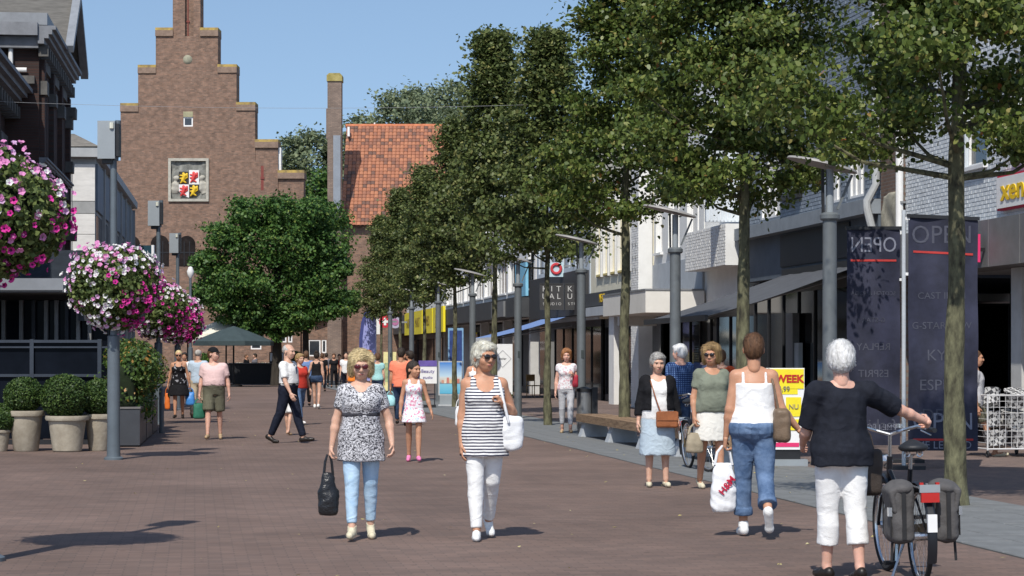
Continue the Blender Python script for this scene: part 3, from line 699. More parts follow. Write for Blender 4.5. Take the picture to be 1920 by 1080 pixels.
def bricks_on(parent, x0, x1, z0, z1, ops, y, mt, bw=.22, bh=.075, name='brick_courses', proud=.010, seed=0):
    rs = random.Random(seed); V = []; Fc = []
    r = 0; z = z0
    while z + bh <= z1 + 1e-6:
        x = x0 - (bw/2 if r % 2 else 0)
        while x < x1:
            a, b = max(x + .005, x0), min(x + bw - .005, x1); x += bw
            if b - a < .03: continue
            if any(o[0]-.01 < b and a < o[1]+.01 and o[2]-.01 < z + bh and z < o[3]+.01 for o in ops): continue
            p = y + proud + rs.uniform(-.003, .004); c, d = z + .005, z + bh - .005; n = len(V)
            V += [(a, y, c), (b, y, c), (b, y, d), (a, y, d), (a+.003, p, c+.003), (b-.003, p, c+.003), (b-.003, p, d-.003), (a+.003, p, d-.003)]
            Fc += [(n+7, n+6, n+5, n+4), (n+4, n+5, n+1, n), (n+5, n+6, n+2, n+1), (n+6, n+7, n+3, n+2), (n+7, n+4, n, n+3)]
        z += bh; r += 1
    o = obj(name, mesh_from(V, Fc, mt, False), parent); o['kind'] = 'stuff'; return o
def window(parent, x0, x1, z0, z1, y=0.0, frame=None, nx=1, nz=1, sill=True, curtain=None, depth=.10, glass=None, fw=.06, sillm=None):
    """a frame set back in its opening, its panes, its sill; y is the outer face of the wall"""
    frame = frame or WFRAME; m = MB(); yi = y - depth
    m.box(x0, x0+fw, yi-.05, yi+.02, z0, z1); m.box(x1-fw, x1, yi-.05, yi+.02, z0, z1); m.box(x0+fw, x1-fw, yi-.05, yi+.018, z0, z0+fw); m.box(x0+fw, x1-fw, yi-.05, yi+.018, z1-fw, z1)
    for i in range(1, nx): xx = x0 + (x1-x0)*i/nx; m.box(xx-fw*.4, xx+fw*.4, yi-.05, yi+.016, z0+fw, z1-fw)
    for j in range(1, nz): zz = z0 + (z1-z0)*j/nz; m.box(x0+fw, x1-fw, yi-.05, yi+.013, zz-fw*.4, zz+fw*.4)
    w = m.build('window', frame, parent)
    MB().box(x0+fw*.5, x1-fw*.5, yi-.035, yi-.025, z0+fw*.5, z1-fw*.5).build('pane', glass or GLASS, w)
    if curtain:
        MB().box(x0+fw, x1-fw, yi-.024, yi-.02, z0+fw, z1-fw).build('curtain', curtain, w)
    if sill: MB().box(x0-.06, x1+.06, y-.03, y+.09, z0-.07, z0-.002).build('sill', sillm or frame, w)
    return w

# ------------------------------------------------------------------ town hall with the stepped gable
HB_ = brickmat('gable_brick', (.275, .162, .114), (.158, .100, .077), (.205, .156, .12), .26, .10, .014, .9, big=.30, bump=.3, nsc=2.6)
LICHEN = mat('cap_lichen', (.20, .155, .11), .95, .35, 1.6, .3, col2=(.42, .30, .08)); CAPB = mat('cap_brick', (.24, .17, .13), .95, .25, 4, .3)
D = 165.0; S = D/F
def hx(px): return (px - 960)*S
def hzz(py): return EYE + (HOR - py)*S
th = thing('town_hall', 'tall brown brick town hall with stepped gable and coat of arms', 'building', (0, D, 0))
def steps(lst, y0, y1, nm):
    m = MB()
    for a, b, t, bt in lst: m.box(hx(a), hx(b), y0, y1, hzz(bt), hzz(t))
    return m.build(nm, HB_, th)
arch = [(hx(281), hx(315), hzz(498), hzz(452)), (hx(334), hx(364), hzz(498), hzz(452)), (hx(228), hx(261), hzz(498), hzz(455)), (hx(345), hx(361), hzz(66), hzz(-32)), (hx(342), hx(360), hzz(236), hzz(214)), (hx(316), hx(388), hzz(375), hzz(298))]
m = MB()
for a, b, t, bt in ((322, 374, -40, 52), (290, 407, 52, 122), (257, 442, 122, 194), (224, 477, 194, 300), (213, 520, 300, 560)):
    wall_cells(m, hx(a), hx(b), hzz(bt), hzz(t), arch, .5 if bt <= 122 else .45, 2.2)
wall_cells(m, hx(213), hx(600), 0, hzz(560), [], .43, 2.0)
m.box(hx(316), hx(388), .9, 1.2, hzz(377), hzz(296)); m.box(hx(343), hx(363), .85, 1.3, hzz(68), hzz(-40)); m.box(hx(477), hx(520), .52, 2.1, hzz(300), hzz(262)); m.box(hx(520), hx(568), .55, 2.1, hzz(560), hzz(320))
wall = m.build('wall', HB_, th)
for (cx, bt) in ((298, 498), (349, 498), (245, 498)):
    r = 17 if cx == 298 else 15.5
    poly = [(hx(cx) - r*S, hzz(bt)), (hx(cx) + r*S, hzz(bt))] + [(hx(cx) + r*S*math.cos(t), hzz(457) + r*S*math.sin(t)) for t in np.linspace(0, math.pi, 15)]
    m = MB().prism(poly, .40, .449); o = m.build('arched_window', mat('arch_shade', (.018, .014, .013), .6, .5, 2, 0, spec=.1), th)
    m = MB()
    for q in (-.33, .33): m.box(hx(cx) + q*r*S - .03, hx(cx) + q*r*S + .03, .37, .399, hzz(bt), hzz(452))
    m.box(hx(cx) - r*S, hx(cx) + r*S, .375, .398, hzz(473) - .04, hzz(473) + .04); m.build('glazing_bar', DFRAME, o)
for a, b, t in ((290, 322, 50), (374, 407, 50), (257, 290, 120), (407, 442, 119), (224, 257, 192), (442, 477, 190), (477, 520, 260), (520, 569, 318)):
    MB().box(hx(a-.6), hx(b+.6), .36, 2.3, hzz(t+16), hzz(t+5)).build('cap_stone', CAPB, th)
    MB().prism([(hx(a-.6), hzz(t+5)), (hx(b+.6), hzz(t+5)), (hx(b+.6), hzz(t)), (hx(a-.6), hzz(t))], .40, 2.25).build('ridge_tile', LICHEN, th)
m = MB(); m.box(hx(342), hx(360), .42, .56, hzz(218), hzz(208)); m.build('lintel', mat('lintel_stone', (.34, .32, .20), .9, .25, 3, .2), th)
window(th, hx(342), hx(360), hzz(236), hzz(218), .6, WFRAME, 1, 1, False, depth=.05, fw=.10)
solid('stone_ball', [('+', ('el', (hx(350), .70, hzz(110)), (.42, .34, .42), None), 0)], .06, mat('ball_stone', (.28, .27, .20), .9, .25, 2, .3), th)
m = MB(); m.box(hx(348.5), hx(350.5), .80, .88, hzz(74), hzz(-40)); m.box(hx(346), hx(353), .78, .87, hzz(39), hzz(36)); m.build('iron_anchor', mat('anchor_red', (.20, .05, .04), .7, .2, 5, .1), th)
m = MB(); m.box(hx(488), hx(493), .44, .54, hzz(356), hzz(310)); m.box(hx(487), hx(494.5), .40, .50, hzz(335), hzz(331)); m.build('wall_anchor', mat('anchor_red', (.2, .05, .04)), th)
m = MB(); m.box(hx(519), hx(525), .7, 1.6, hzz(318), hzz(275)); m.build('dormer_side', WFRAME, th)
# coat of arms
ARM = mat('relief_stone', (.20, .20, .18), .9, .5, 3.0, .8, bscale=7); ARMF = mat('relief_frame', (.42, .40, .34), .85, .2, 3, .25)
m = MB(); a, b, t, bt = 314, 390, 296, 377
m.box(hx(a), hx(b), .30, .60, hzz(t+5), hzz(t)); m.box(hx(a), hx(b), .30, .60, hzz(bt), hzz(bt-5)); m.box(hx(a), hx(a+5), .31, .6, hzz(bt-5), hzz(t+5)); m.box(hx(b-5), hx(b), .31, .6, hzz(bt-5), hzz(t+5)); ca = m.build('coat_of_arms', ARMF, th)
v, f = sdf([('+', ('box', ((hx(319)+hx(385))/2, .62, (hzz(301)+hzz(372))/2), ((hx(385)-hx(319))/2, .07, (hzz(301)-hzz(372))/2), None, .02), 0)], .07, lambda q: .10*wob(q, 9, 3, 8)); obj('relief', mesh_from(v, f, ARM, True, None), ca)
solid('supporter', [('+', ('el', (hx(327), .52, hzz(350)), (.34, .16, .50), None), 0), ('+', ('el', (hx(329), .5, hzz(332)), (.22, .14, .2), None), .1)], .06, ARMF, ca, lambda q: .06*wob(q, 14, 5)); solid('supporter', [('+', ('el', (hx(379), .52, hzz(350)), (.34, .16, .50), None), 0), ('+', ('el', (hx(377), .5, hzz(332)), (.22, .14, .2), None), .1)], .06, ARMF, ca, lambda q: .06*wob(q, 14, 7))
SHB = mat('shield_black', (.03, .028, .025), .6, .2, 5, .1); SHW = mat('shield_white', (.75, .74, .72), .6, .06, 5, .1); LY = mat('lion_yellow', (.72, .48, .03), .5, .1, 6, .1); LR = mat('lion_red', (.62, .06, .06), .5, .1, 6, .1)
for a, b, t, bt, sm, lm in ((334, 353, 321, 345, SHB, LY), (353, 372, 318, 345, SHW, LR), (334, 353, 345, 369, SHW, LR), (353, 372, 345, 369, SHB, LY)):
    cx, cz = (hx(a)+hx(b))/2, (hzz(t)+hzz(bt))/2
    if bt > 350:
        q = 1 if a < 350 else -1; o0, i0 = (a, b) if q == 1 else (b, a)
        poly = [(hx(o0), hzz(345)), (hx(i0), hzz(345)), (hx(i0), hzz(370)), (hx(i0) + (hx(o0)-hx(i0))*.6, hzz(366)), (hx(o0), hzz(358))]
        if q == 1: poly = poly[::-1]
        sh = MB().prism(poly, .38, .46).build('shield_quarter', sm, ca)
    else: sh = MB().box(hx(a), hx(b), .38, .46, hzz(bt), hzz(t)).build('shield_quarter', sm, ca)
    r = .10; L = lambda p, q_: (cx + p*.34, .36, cz + q_*.42)
    solid('lion', [('+', ('rc', L(-.3, -.5), L(.2, .4), r*1.1, r*1.3), 0), ('+', ('rc', L(.2, .4), L(-.1, .75), r*1.2, r), .03), ('+', ('rc', L(.1, .3), L(-.8, .45), r*.7, r*.6), .03), ('+', ('rc', L(.0, .0), L(-.8, -.1), r*.7, r*.6), .03), ('+', ('rc', L(-.3, -.5), L(-.7, -.85), r*.8, r*.6), .03), ('+', ('rc', L(-.2, -.5), L(.4, -.8), r*.8, r*.6), .03), ('+', ('rc', L(.1, -.3), L(.75, .1), r*.5, r*.5), .03), ('+', ('rc', L(.75, .1), L(.65, .7), r*.5, r*.8), .03)], .045, lm, ca)
# low brick front across the square, below the gable
lo = thing('low_brick_range', 'low brown brick range with white windows behind the terrace parasols', 'building', (0, 160, 0))
S2 = 160/F; X2 = lambda px: (px-960)*S2; Z2 = lambda py: EYE + (HOR-py)*S2
wins = [(522, 537, 619, 642), (540, 548, 619, 642), (578, 601, 637, 668), (603, 612, 637, 662), (300, 330, 612, 624), (345, 372, 614, 626), (470, 490, 640, 655)]
m = MB(); wall_cells(m, X2(240), X2(655), 0, Z2(545), [(X2(a), X2(b), Z2(d_), Z2(c)) for a, b, c, d_ in wins], 0, 1.2); m.build('wall', HB_, lo)
for a, b, c, d_ in wins: window(lo, X2(a), X2(b), Z2(d_), Z2(c), 0 + .0, WFRAME, 1, 1, False, CURTAIN, depth=-.08, fw=.09)
for px in (505, 560, 622, 648): MB().box(X2(px-4), X2(px+4), -.35, -.001, 0, Z2(560)).build('buttress', HB_, lo)
for px in (600, 640): MB().prism([(X2(px-12), Z2(590)), (X2(px+12), Z2(590)), (X2(px+12), Z2(596)), (X2(px-12), Z2(604))], -.5, -.002).build('stone_hood', STONE, lo)

# ------------------------------------------------------------------ house with the orange tiled roof, and its chimney
oh = thing('orange_roof_house', 'brick house with steep orange pantile roof beside the tall chimney', 'building', (0, 150, 0))
S3 = 150/F; X3 = lambda px: (px-960)*S3; Z3 = lambda py: EYE + (HOR-py)*S3
zr, ze = Z3(222), Z3(420); run = (zr - ze)/math.tan(math.radians(52))
m = MB(); m.box(X3(642), X3(880), .3, 9, 0, ze); m.build('wall', HB_, oh)
m = MB(); m.add([(X3(639), -.15, ze-.1), (X3(884), -.15, ze-.1), (X3(884), run, zr), (X3(639), run, zr), (X3(639), run*2+.15, ze-.1), (X3(884), run*2+.15, ze-.1)], [(0, 1, 2, 3), (3, 2, 5, 4), (0, 3, 4), (1, 5, 2)]); rf = m.build('roof', mat('roof_under', (.10, .05, .04), .9), oh)
TILE = None
tm = leafmat('pantile', [(0, (.13, .085, .07)), (.22, (.24, .115, .08)), (.45, (.36, .150, .088)), (.8, (.42, .185, .105)), (1, (.27, .125, .085))], .8, .0, spec=.2)
nu = int((X3(884)-X3(639))/.265); nv = int(math.hypot(run, zr-ze)/.30); V = []; Fc = []; rs = random.Random(8); ex = np.array((1, 0, 0)); es = U((0, run, zr-ze)); en = np.cross(ex, es); en = en if en[2] > 0 else -en
o0 = np.array((X3(639), -.15, ze-.1))
for j in range(nv+1):
    for i in range(nu+1):
        b = len(V); c = o0 + ex*(i*.265) + es*(j*.30); lift = rs.uniform(0, .012)
        for sv, dz in ((-.02, .055), (.33, .02)):
            for u_, hz_ in ((.0, .0), (.05, .035), (.13, .05), (.20, .03), (.25, .0)): V.append(c + ex*u_ + es*sv + en*(dz + hz_ + lift))
        for k in range(4): Fc.append((b+k, b+k+1, b+k+6, b+k+5))
        Fc.append((b, b+4, b+3, b+2)); Fc.append((b, b+2, b+1))
ti = obj('roof_tiles', mesh_from(V, Fc, tm, False), rf); ti['kind'] = 'stuff'
m = MB(); m.tube([(X3(637), run, zr+.05), (X3(886), run, zr+.05)], .14, 8); m.build('ridge', mat('ridge_tile_orange', (.5, .17, .08), .8, .3, 3, .2), rf)
m = MB(); m.box(X3(643), X3(647), -.2+run*.8, run*.8+.3, Z3(244), Z3(226)); m.build('vent_box', WFRAME, rf)
m = MB(); m.tube([(X3(693), run, zr), (X3(693), run, Z3(214))], .05, 8); m.build('vent_pipe', WFRAME, rf)
ch = thing('chimney_stack', 'tall narrow brick chimney with yellow lichen on its top', 'chimney', (0, 149, 0)); S4 = 149/F; X4 = lambda px: (px-960)*S4; Z4 = lambda py: EYE + (HOR-py)*S4
CHB = brickmat('chimney_brick', (.26, .19, .15), (.19, .14, .115), (.16, .13, .11), .24, .085, .012, .95, big=.25)
m = MB(); m.box(X4(614), X4(640), 0, 1.1, 0, Z4(152)); m.box(X4(611), X4(614), .2, 1.0, Z4(260), Z4(203)); m.build('shaft', CHB, ch)
m = MB(); m.box(X4(612.5), X4(641.5), -.08, 1.18, Z4(152), Z4(141)); m.prism([(X4(613), Z4(141)), (X4(641), Z4(141)), (X4(637), Z4(137)), (X4(617), Z4(137))], -.05, 1.1); m.build('lichen_cap', mat('lichen_yellow', (.33, .27, .06), .95, .4, 2, .4, col2=(.30, .25, .10)), ch)
m = MB(); m.box(X4(625), X4(638.5), -.10, -.001, Z4(400), Z4(254)); m.build('metal_flashing', mat('zinc', (.26, .28, .31), .55, .12, 2, .05, metal=.4), ch)

# ------------------------------------------------------------------ left side: the ornate dark building
DB = brickmat('dark_brick', (.075, .040, .033), (.050, .032, .029), (.05, .043, .04), .22, .07, .01, .9, big=.3)
DST = mat('dark_trim', (.11, .105, .098), .8, .3, 2.5, .3); CORN = mat('cornice_grey', (.20, .21, .23), .7, .2, 3, .1); SLATE = mat('slate_roof', (.125, .118, .105), .85, .25, 2.5, .3, stretch=(1, 1, 6)); LEAD = mat('lead_grey', (.24, .255, .275), .6, .15, 3, .1)
C0 = -5.15; YA, YB = 40.0, 67.5
lb = thing('ornate_building', 'dark ornate brick building with deep cornices and corner gable on the left', 'building', L_(C0, YA), math.pi/2 + LA)   # local x runs away from the camera, +y into the building
# local frame: x along the street, y to the left; the near wing stands back from the corner block
Lb = (YB-YA)/math.cos(LA); XB = Lb - 9.3; RC = .85
ops = [(1.0 + k*3.1, 2.5 + k*3.1, 4.3, 6.9) for k in range(6)]; ops2 = [(XB + .9 + k*2.9, XB + 2.3 + k*2.9, z, z + 2.3) for k in range(3) for z in (3.9, 6.7)]
m = MB(); wall_cells(m, 0, XB, 0, 8.1, ops, RC, RC+.4); m.box(0, XB, RC+.4, 9, 0, 8.05); wall_cells(m, XB, Lb, 0, 9.7, ops2, 0, .4); m.box(XB, Lb, .4, 8.5, 0, 9.65); m.build('wall', DB, lb)
for (x0, x1, z0, z1), y in [(o, RC) for o in ops] + [(o, 0) for o in ops2]:
    w = window(lb, x0, x1, z0, z1, y, DFRAME, 2, 2, False, depth=-.15)
    MB().box(x0-.15, x1+.15, y-.10, y-.001, z1, z1+.28).build('lintel', DST, w); MB().box(x0-.15, x1+.15, y-.16, y-.001, z0-.18, z0-.001).build('stone_sill', DST, w)
for x, y, zt in [(.35 + k*3.1, RC, 7.6) for k in range(6)] + [(XB + .40 + k*2.9, 0, 9.2) for k in range(4)]:
    MB().box(x-.24, x+.24, y-.13, y-.001, 0, zt).build('pilaster', DB, lb); MB().box(x-.30, x+.30, y-.20, y-.002, zt-.9, zt-.55).build('capital', DST, lb); MB().box(x-.30, x+.30, y-.19, y-.002, 3.3, 3.6).build('base_block', DST, lb)
    MB().box(x-.16, x+.16, y-.16, y-.131, 5.2, 5.6).build('stone_block', DST, lb)
def cornice(x0, x1, z, dep, nm='cornice', y0=0.0, big=1.0):
    m = MB(); a = y0
    for dz, h_, p in ((0, .14, .35), (.14, .10, .6), (.24, .12, .8), (.36, .10, 1.0)): m.box(x0, x1, a - dep*p, a - .001, z + dz*big, z + (dz+h_)*big - .001)
    c = m.build(nm, CORN, lb); x = x0 + .2
    while x < x1 - .2:
        MB().prism([(0, 0), (.16, 0), (.16, .3), (0, .3)], a - dep*.55, a - .002).build('bracket', DST, c, (x, 0, z - .30)); x += .62
    return c
cornice(0, XB-.001, 7.95, .70, 'cornice', RC); cornice(XB-.35, Lb+.15, 9.55, .45); cornice(XB, Lb+.08, 6.45, .22, 'string_course', 0, .5); cornice(XB, Lb+.05, 3.5, .2, 'lower_string_course', 0, .5)
MB().box(XB-.45, XB-.001, .0, 1.6, 9.75, 10.08).build('cornice_return', CORN, lb); MB().box(XB-.25, XB-.001, .0, 1.5, 9.45, 9.74).build('cornice_return', CORN, lb)
MB().box(XB-.18, XB-.001, .1, .9, 8.55, 8.75).build('stone_band', DST, lb)
m = MB(); m.add([(0, RC-.55, 8.42), (XB-.6, RC-.55, 8.42), (XB-.6, 3.2, 12.6), (0, 3.2, 12.6), (0, 9, 12.6), (XB-.6, 9, 12.6)], [(0, 1, 2, 3), (3, 2, 5, 4), (1, 5, 2)]); m.build('mansard_roof', SLATE, lb)
for x in (5.5, 12.0):
    m = MB(); m.box(x-.8, x+.8, RC-.1, 2.8, 8.7, 10.2); dm = m.build('dormer', DB, lb); m = MB(); m.prism([(x-1.1, 10.2), (x+1.1, 10.2), (x, 11.2)], RC-.3, 2.8); m.build('dormer_roof', LEAD, dm); MB().box(x-.5, x+.5, RC-.14, RC-.101, 8.9, 10.0).build('pane', GLASS, dm)
g0, g1 = Lb-5.4, Lb+.25; gm = (g0+g1)/2
m = MB(); m.prism([(g0, 10.0), (g1, 10.0), (gm, 11.6)], -.10, 7); m.build('gable', DB, lb)
m = MB(); m.add([(g0-.2, -.5, 9.95), (gm, -.5, 11.8), (g1+.2, -.5, 9.95), (g0-.2, 7.2, 9.95), (gm, 7.2, 11.8), (g1+.2, 7.2, 9.95)], [(0, 1, 4, 3), (1, 2, 5, 4)]); m.build('gable_roof', SLATE, lb)
m = MB(); m.bar((g0-.25, -.5, 9.95), (gm, -.5, 11.85), .22, .20); m.bar((g1+.25, -.5, 9.95), (gm, -.5, 11.85), .22, .20); m.build('barge_board', LEAD, lb)
m = MB(); m.box(XB+.1, g0-.1, -.2, 6, 10.09, 10.4); m.build('flat_roof', LEAD, lb)
m = MB(); m.tube([(XB-.12, .3, 8.9), (XB-.12, .62, 8.9), (XB-.12, .70, 9.0), (XB-.12, .70, 9.44)], .06, 8); m.build('rain_pipe', WFRAME, lb)
for z, p in ((7.0, .22), (5.0, .30), (8.6, .3)): MB().prism([(Lb-.5, z), (Lb+.12, z), (Lb+.22, z+.32), (Lb-.5, z+.32)], -p, .1).build('corner_corbel', DST, lb)

# ------------------------------------------------------------------ left side: the pale stone-clad building beyond the side street
MARB = mat('marble_panel', (.62, .60, .56), .6, .12, 1.6, .05, stretch=(1, 1, 4)); MARG = mat('grey_panel', (.30, .30, .29), .6, .15, 2, .05); BLUEP = mat('blue_grey_panel', (.16, .19, .23), .6, .15, 2, .05)
WB = thing('stone_clad_building', 'flat roofed building with white marble end panels beyond the side street', 'building', L_(C0, 82.7), math.pi/2 + LA)
Lw = 29.0; Hh = 9.0
m = MB(); m.box(.02, Lw, .12, 14, 0, Hh-.2); m.build('wall', MARG, WB)
for z0, z1, mt in ((.0, 2.0, MARB), (2.02, 4.2, MARB), (4.22, 6.0, MARB), (6.02, 6.75, MARB), (6.77, 7.2, MARG), (7.22, 8.55, MARB)):
    MB().box(-.06, .0, .12, .92, z0, z1).build('marble_panel' if mt is MARB else 'grey_panel', mt, WB)
    MB().box(-.04, .0, .94, 1.25, z0, z1).build('edge_panel', MARG, WB)
for k in range(7):
    x = .3 + k*4.1
    for z0, z1, nm, mt in ((6.9, 8.6, 'upper_panel', BLUEP), (4.1, 5.2, 'lower_panel', BLUEP)): MB().box(x, x+3.5, .04, .118, z0, z1).build(nm, mt, WB)
    window(WB, x, x+3.5, 5.3, 6.8, .06, GFRAME, 3, 1, False, depth=-.08)
    MB().box(x+3.6, x+3.95, -.02, .119, .1, 8.7).build('pilaster', MARG, WB)
MB().box(-.35, Lw+.2, -.12, 14.2, Hh-.2, Hh+.12).build('roof_edge', mat('roof_edge', (.36, .37, .37), .6, .1, 4, .05), WB)
MB().box(.05, Lw-.1, -.03, .1, 2.9, 3.4).build('fascia', DFRAME, WB)
hr = thing('grey_roof_house', 'small grey hipped roof showing above the marble-clad building', 'building', P(140, 275, 125)); zz = hr.location.z; hr.location.z = 0
m = MB(); m.box(-4, 1.2, 0, 6, 0, zz); m.build('wall', MARG, hr); m = MB(); m.add([(-4.2, -.2, zz), (1.4, -.2, zz), (1.4, 6.2, zz), (-4.2, 6.2, zz), (-2.2, 3, zz+1.0), (-.6, 3, zz+1.0)], [(0, 1, 5, 4), (1, 2, 5), (2, 3, 4, 5), (3, 0, 4)]); m.build('roof', mat('roof_brown_grey', (.20, .18, .15), .9, .3, 3, .3), hr)
# hanging sign on the left row
sg = thing('hanging_sign', 'dark teal box sign with pale script hanging beyond the flower baskets', 'sign', P(271, 475, 100)); q = 100/F
MB().box(-17*q, 17*q, 0, .25, -15*q, 15*q).build('panel', mat('sign_teal', (.015, .05, .07), .4, .1, 4, 0), sg); MB().box(13*q, 17.5*q, -.02, .26, -15.5*q, 15.5*q).build('frame', WFRAME, sg); text('Baj', .38, WFRAME, sg, (-.05, -.01, -.02), (math.pi/2, 0, 0))
MB().box(-22*q, -17*q, .08, .16, -.05, .05).build('bracket', DFRAME, sg)
# wire across the street
m = MB(); a, b = P(-60, 188, 47), P(1000, 196, 52); pts = [a.lerp(b, t) + Vector((0, 0, -.12*4*t*(1-t))) for t in np.linspace(0, 1, 14)]
tag(m.tube(pts, .0035, 5).build('overhead_wire', mat('wire', (.35, .35, .36), .5, 0, 5, 0)), 'thin pale wire strung across the street between the facades', 'wire')
# ------------------------------------------------------------------ right side: the row of shops. Local x runs away from the camera, +y out to the street
VX = 14.0
def dpx(px): return F*VX/(px-365)                 # depth on the facade line seen in a photograph column
def hfx(px, py): return EYE + (HOR-py)/(px-365)*VX
CA = math.cos(SA)
def shop(name, label, y0, y1):
    o = thing(name, label, 'building', R_(VX, y0), math.pi/2 + SA); return o, (y1-y0)/CA
PALEB_BR = mat('brick_pale_blue', (.62, .655, .68), .8, .10, 3, .15); GREY_BR = mat('brick_grey_blue', (.22, .26, .31), .8, .12, 3, .15); MORT = mat('wall_pale', (.50, .54, .57), .9, .1, 4, .1); MORTG = mat('wall_grey', (.17, .20, .24), .9, .1, 4, .1)
BROWN_BR = brickmat('brick_brown', (.20, .13, .10), (.15, .10, .08), (.17, .15, .13), .22, .07, .01, .9, big=.2); WHITEW = mat('wall_white', (.74, .74, .72), .8, .06, 2, .08); WHITE_BR = mat('brick_white', (.76, .76, .74), .75, .05, 3, .1); CREAM = mat('wall_cream', (.70, .66, .52), .8, .08, 2, .08); YEL = mat('trim_yellow', (.60, .50, .20), .7, .1, 3, .05)
BAND = mat('fascia_grey', (.17, .175, .18), .6, .12, 3, .05); BANDD = mat('fascia_dark', (.055, .058, .062), .6, .15, 3, .05); COLM = mat('column_pale', (.55, .55, .53), .7, .1, 3, .08); INT = mat('shop_interior', (.030, .029, .028), .9, .5, 1.5, 0); DKBLUEW = mat('wall_dark_blue', (.10, .125, .155), .75, .12, 2, .05); CANV = mat('awning_grey', (.085, .090, .100), .8, .15, 3, .1); BLUECANV = mat('awning_blue', (.16, .25, .48), .8, .12, 6, .1)
def front(p, x0, x1, zt, n=4, depth=1.2, frame=None, stall=.25):
    """glazed shop front set back from the pavement: stallriser, mullions, panes, dark room behind"""
    frame = frame or DFRAME; m = MB(); m.box(x0, x1, -7, -6.9, 0, zt); m.box(x0, x1, -6.9, -depth-.3, zt-.05, zt); m.build('back_room', INT, p)
    w = (x1-x0)/n; m = MB()
    for i in range(n+1): xx = min(max(x0 + i*w, x0+.04), x1-.04); m.box(xx-.035, xx+.035, -depth-.08, -depth, stall, zt-.3)
    m.box(x0, x1, -depth-.085, -depth+.005, zt-.3, zt); m.box(x0, x1, -depth-.085, -depth+.005, 0, stall); fr = m.build('shop_front', frame, p)
    for i in range(n): MB().box(x0 + i*w + .036, x0 + (i+1)*w - .036, -depth-.05, -depth-.04, stall, zt-.3).build('pane', DGLASS, fr)
    return fr

# A: pale blue painted brick, discount store
yA0, yA1 = 33.0, dpx(1698); A_, LA_ = shop('pale_blue_brick_shop', 'pale blue painted brick shop with grey fascia and red edged sign', yA0, yA1)
wA = [(xx, xx+1.15, 5.0, 6.7) for xx in (.6, 2.6, 4.7, 7.3)]
xA = lambda px: (dpx(px)-yA0)/CA
m = MB(); wall_cells(m, 0, LA_, 3.95, 10, wA, -.3, 0); m.box(0, LA_, -8, -.3, 3.2, 9.9); m.build('wall', MORT, A_); bricks_on(A_, 2.0, LA_, 3.98, 9.9, wA, 0, PALEB_BR, .22, .075)
for o in wA: window(A_, *o, 0, WFRAME, 1, 2, True, None, depth=.08, sillm=WFRAME)
nf = 8; wv = LA_/nf
for i in range(nf): MB().box(i*wv+.012, (i+1)*wv-.012, -.3, .45, 3.12, 3.93).build('fascia_panel', BAND, A_)
front(A_, 0, LA_, 3.1, 5, 2.2)
for px in (1900, 1763): x = xA(px); MB().box(x-.25, x+.25, -.55, -.05, 0, 3.11).build('column', COLM, A_)
x = xA(1882); sgn = thing('store_sign', 'white sign with red border and yellow letters on pale blue wall', 'sign', (0, 0, 0)); sgn.parent = None; sgn.matrix_world = A_.matrix_world
RED_S = mat('sign_red', (.50, .015, .05), .5, .05, 5, 0); WH_S = mat('sign_white', (.80, .80, .79), .5, .04, 5, 0); YE_S = mat('sign_yellow', (.85, .56, .02), .5, .05, 5, 0); YE_S2 = mat('sign_lemon', (.86, .72, .03), .5, .05, 5, 0); PINK_S = mat('sign_pink', (.72, .04, .16), .5, .05, 5, 0); ORANGE_S = mat('sign_orange', (.75, .18, .03), .5, .05, 5, 0)
Wm = Matrix.Translation(R_(VX, yA0)) @ Matrix.Rotation(math.pi/2 + SA, 4, 'Z')
sgn.matrix_world = Wm @ Matrix.Translation((x, .02, 0))
MB().box(-4.4, 0, 0, .10, 4.10, 4.70).build('border', RED_S, sgn); MB().box(-4.36, -.045, .1, .13, 4.135, 4.665).build('face', WH_S, sgn); t = text('xenos', .50, YE_S, sgn, (-.30, .14, 4.42), (math.pi/2, 0, math.pi), align='LEFT', ext=.008, bold=.012); t.scale = (1.5, 1, 1)
bs = thing('bracket_sign', 'small pink and yellow projecting sign box on grey shop fascia', 'sign', (0, 0, 0)); bs.matrix_world = Wm @ Matrix.Translation((xA(1893), .46, 3.42))
MB().box(-.10, .10, .1, .50, -.22, .26).build('box', PINK_S, bs); MB().prism([(-.06, -.22), (-.16, -.28), (-.16, .28), (-.06, .26)], .46, .62).build('yellow_flap', YE_S2, bs); MB().box(-.03, .03, -.02, .12, -.03, .03).build('arm', DFRAME, bs); MB().box(-.104, -.101, .2, .48, .10, .20).build('stripe', mat('stripe_dark', (.2, .01, .04)), bs)
# A2: brown brick party wall
y0, y1 = dpx(1698)+.02, dpx(1655); A2, L2 = shop('brown_brick_slice', 'narrow strip of brown brick wall between the painted shops', y0, y1)
m = MB(); m.box(0, L2, -.5, .04, 0, 10); m.build('wall', BROWN_BR, A2)
v, f = sdf([('+', ('box', (L2*.5, .045, 4.3), (L2*.38, .02, .55), None, .02), 0)], .05, lambda q: .05*wob(q, 8, 2)); obj('plaster_patch', mesh_from(v, f, mat('plaster_patch', (.40, .38, .30), .95, .3, 5, .4), True, None), A2)
dp = thing('rain_pipe', 'straight white rain pipe between pale blue and brown brick walls', 'pipe', R_(VX, y0)); dp.rotation_euler = (0, 0, math.pi/2 + SA); MB().tube([(0, .12, 3.9), (0, .12, 9.5)], .075, 10).build('pipe', WFRAME, dp)
for z in (4.6, 6.6, 8.6): MB().box(-.10, .10, .0, .13, z, z+.04).build('clip', GFRAME, dp)
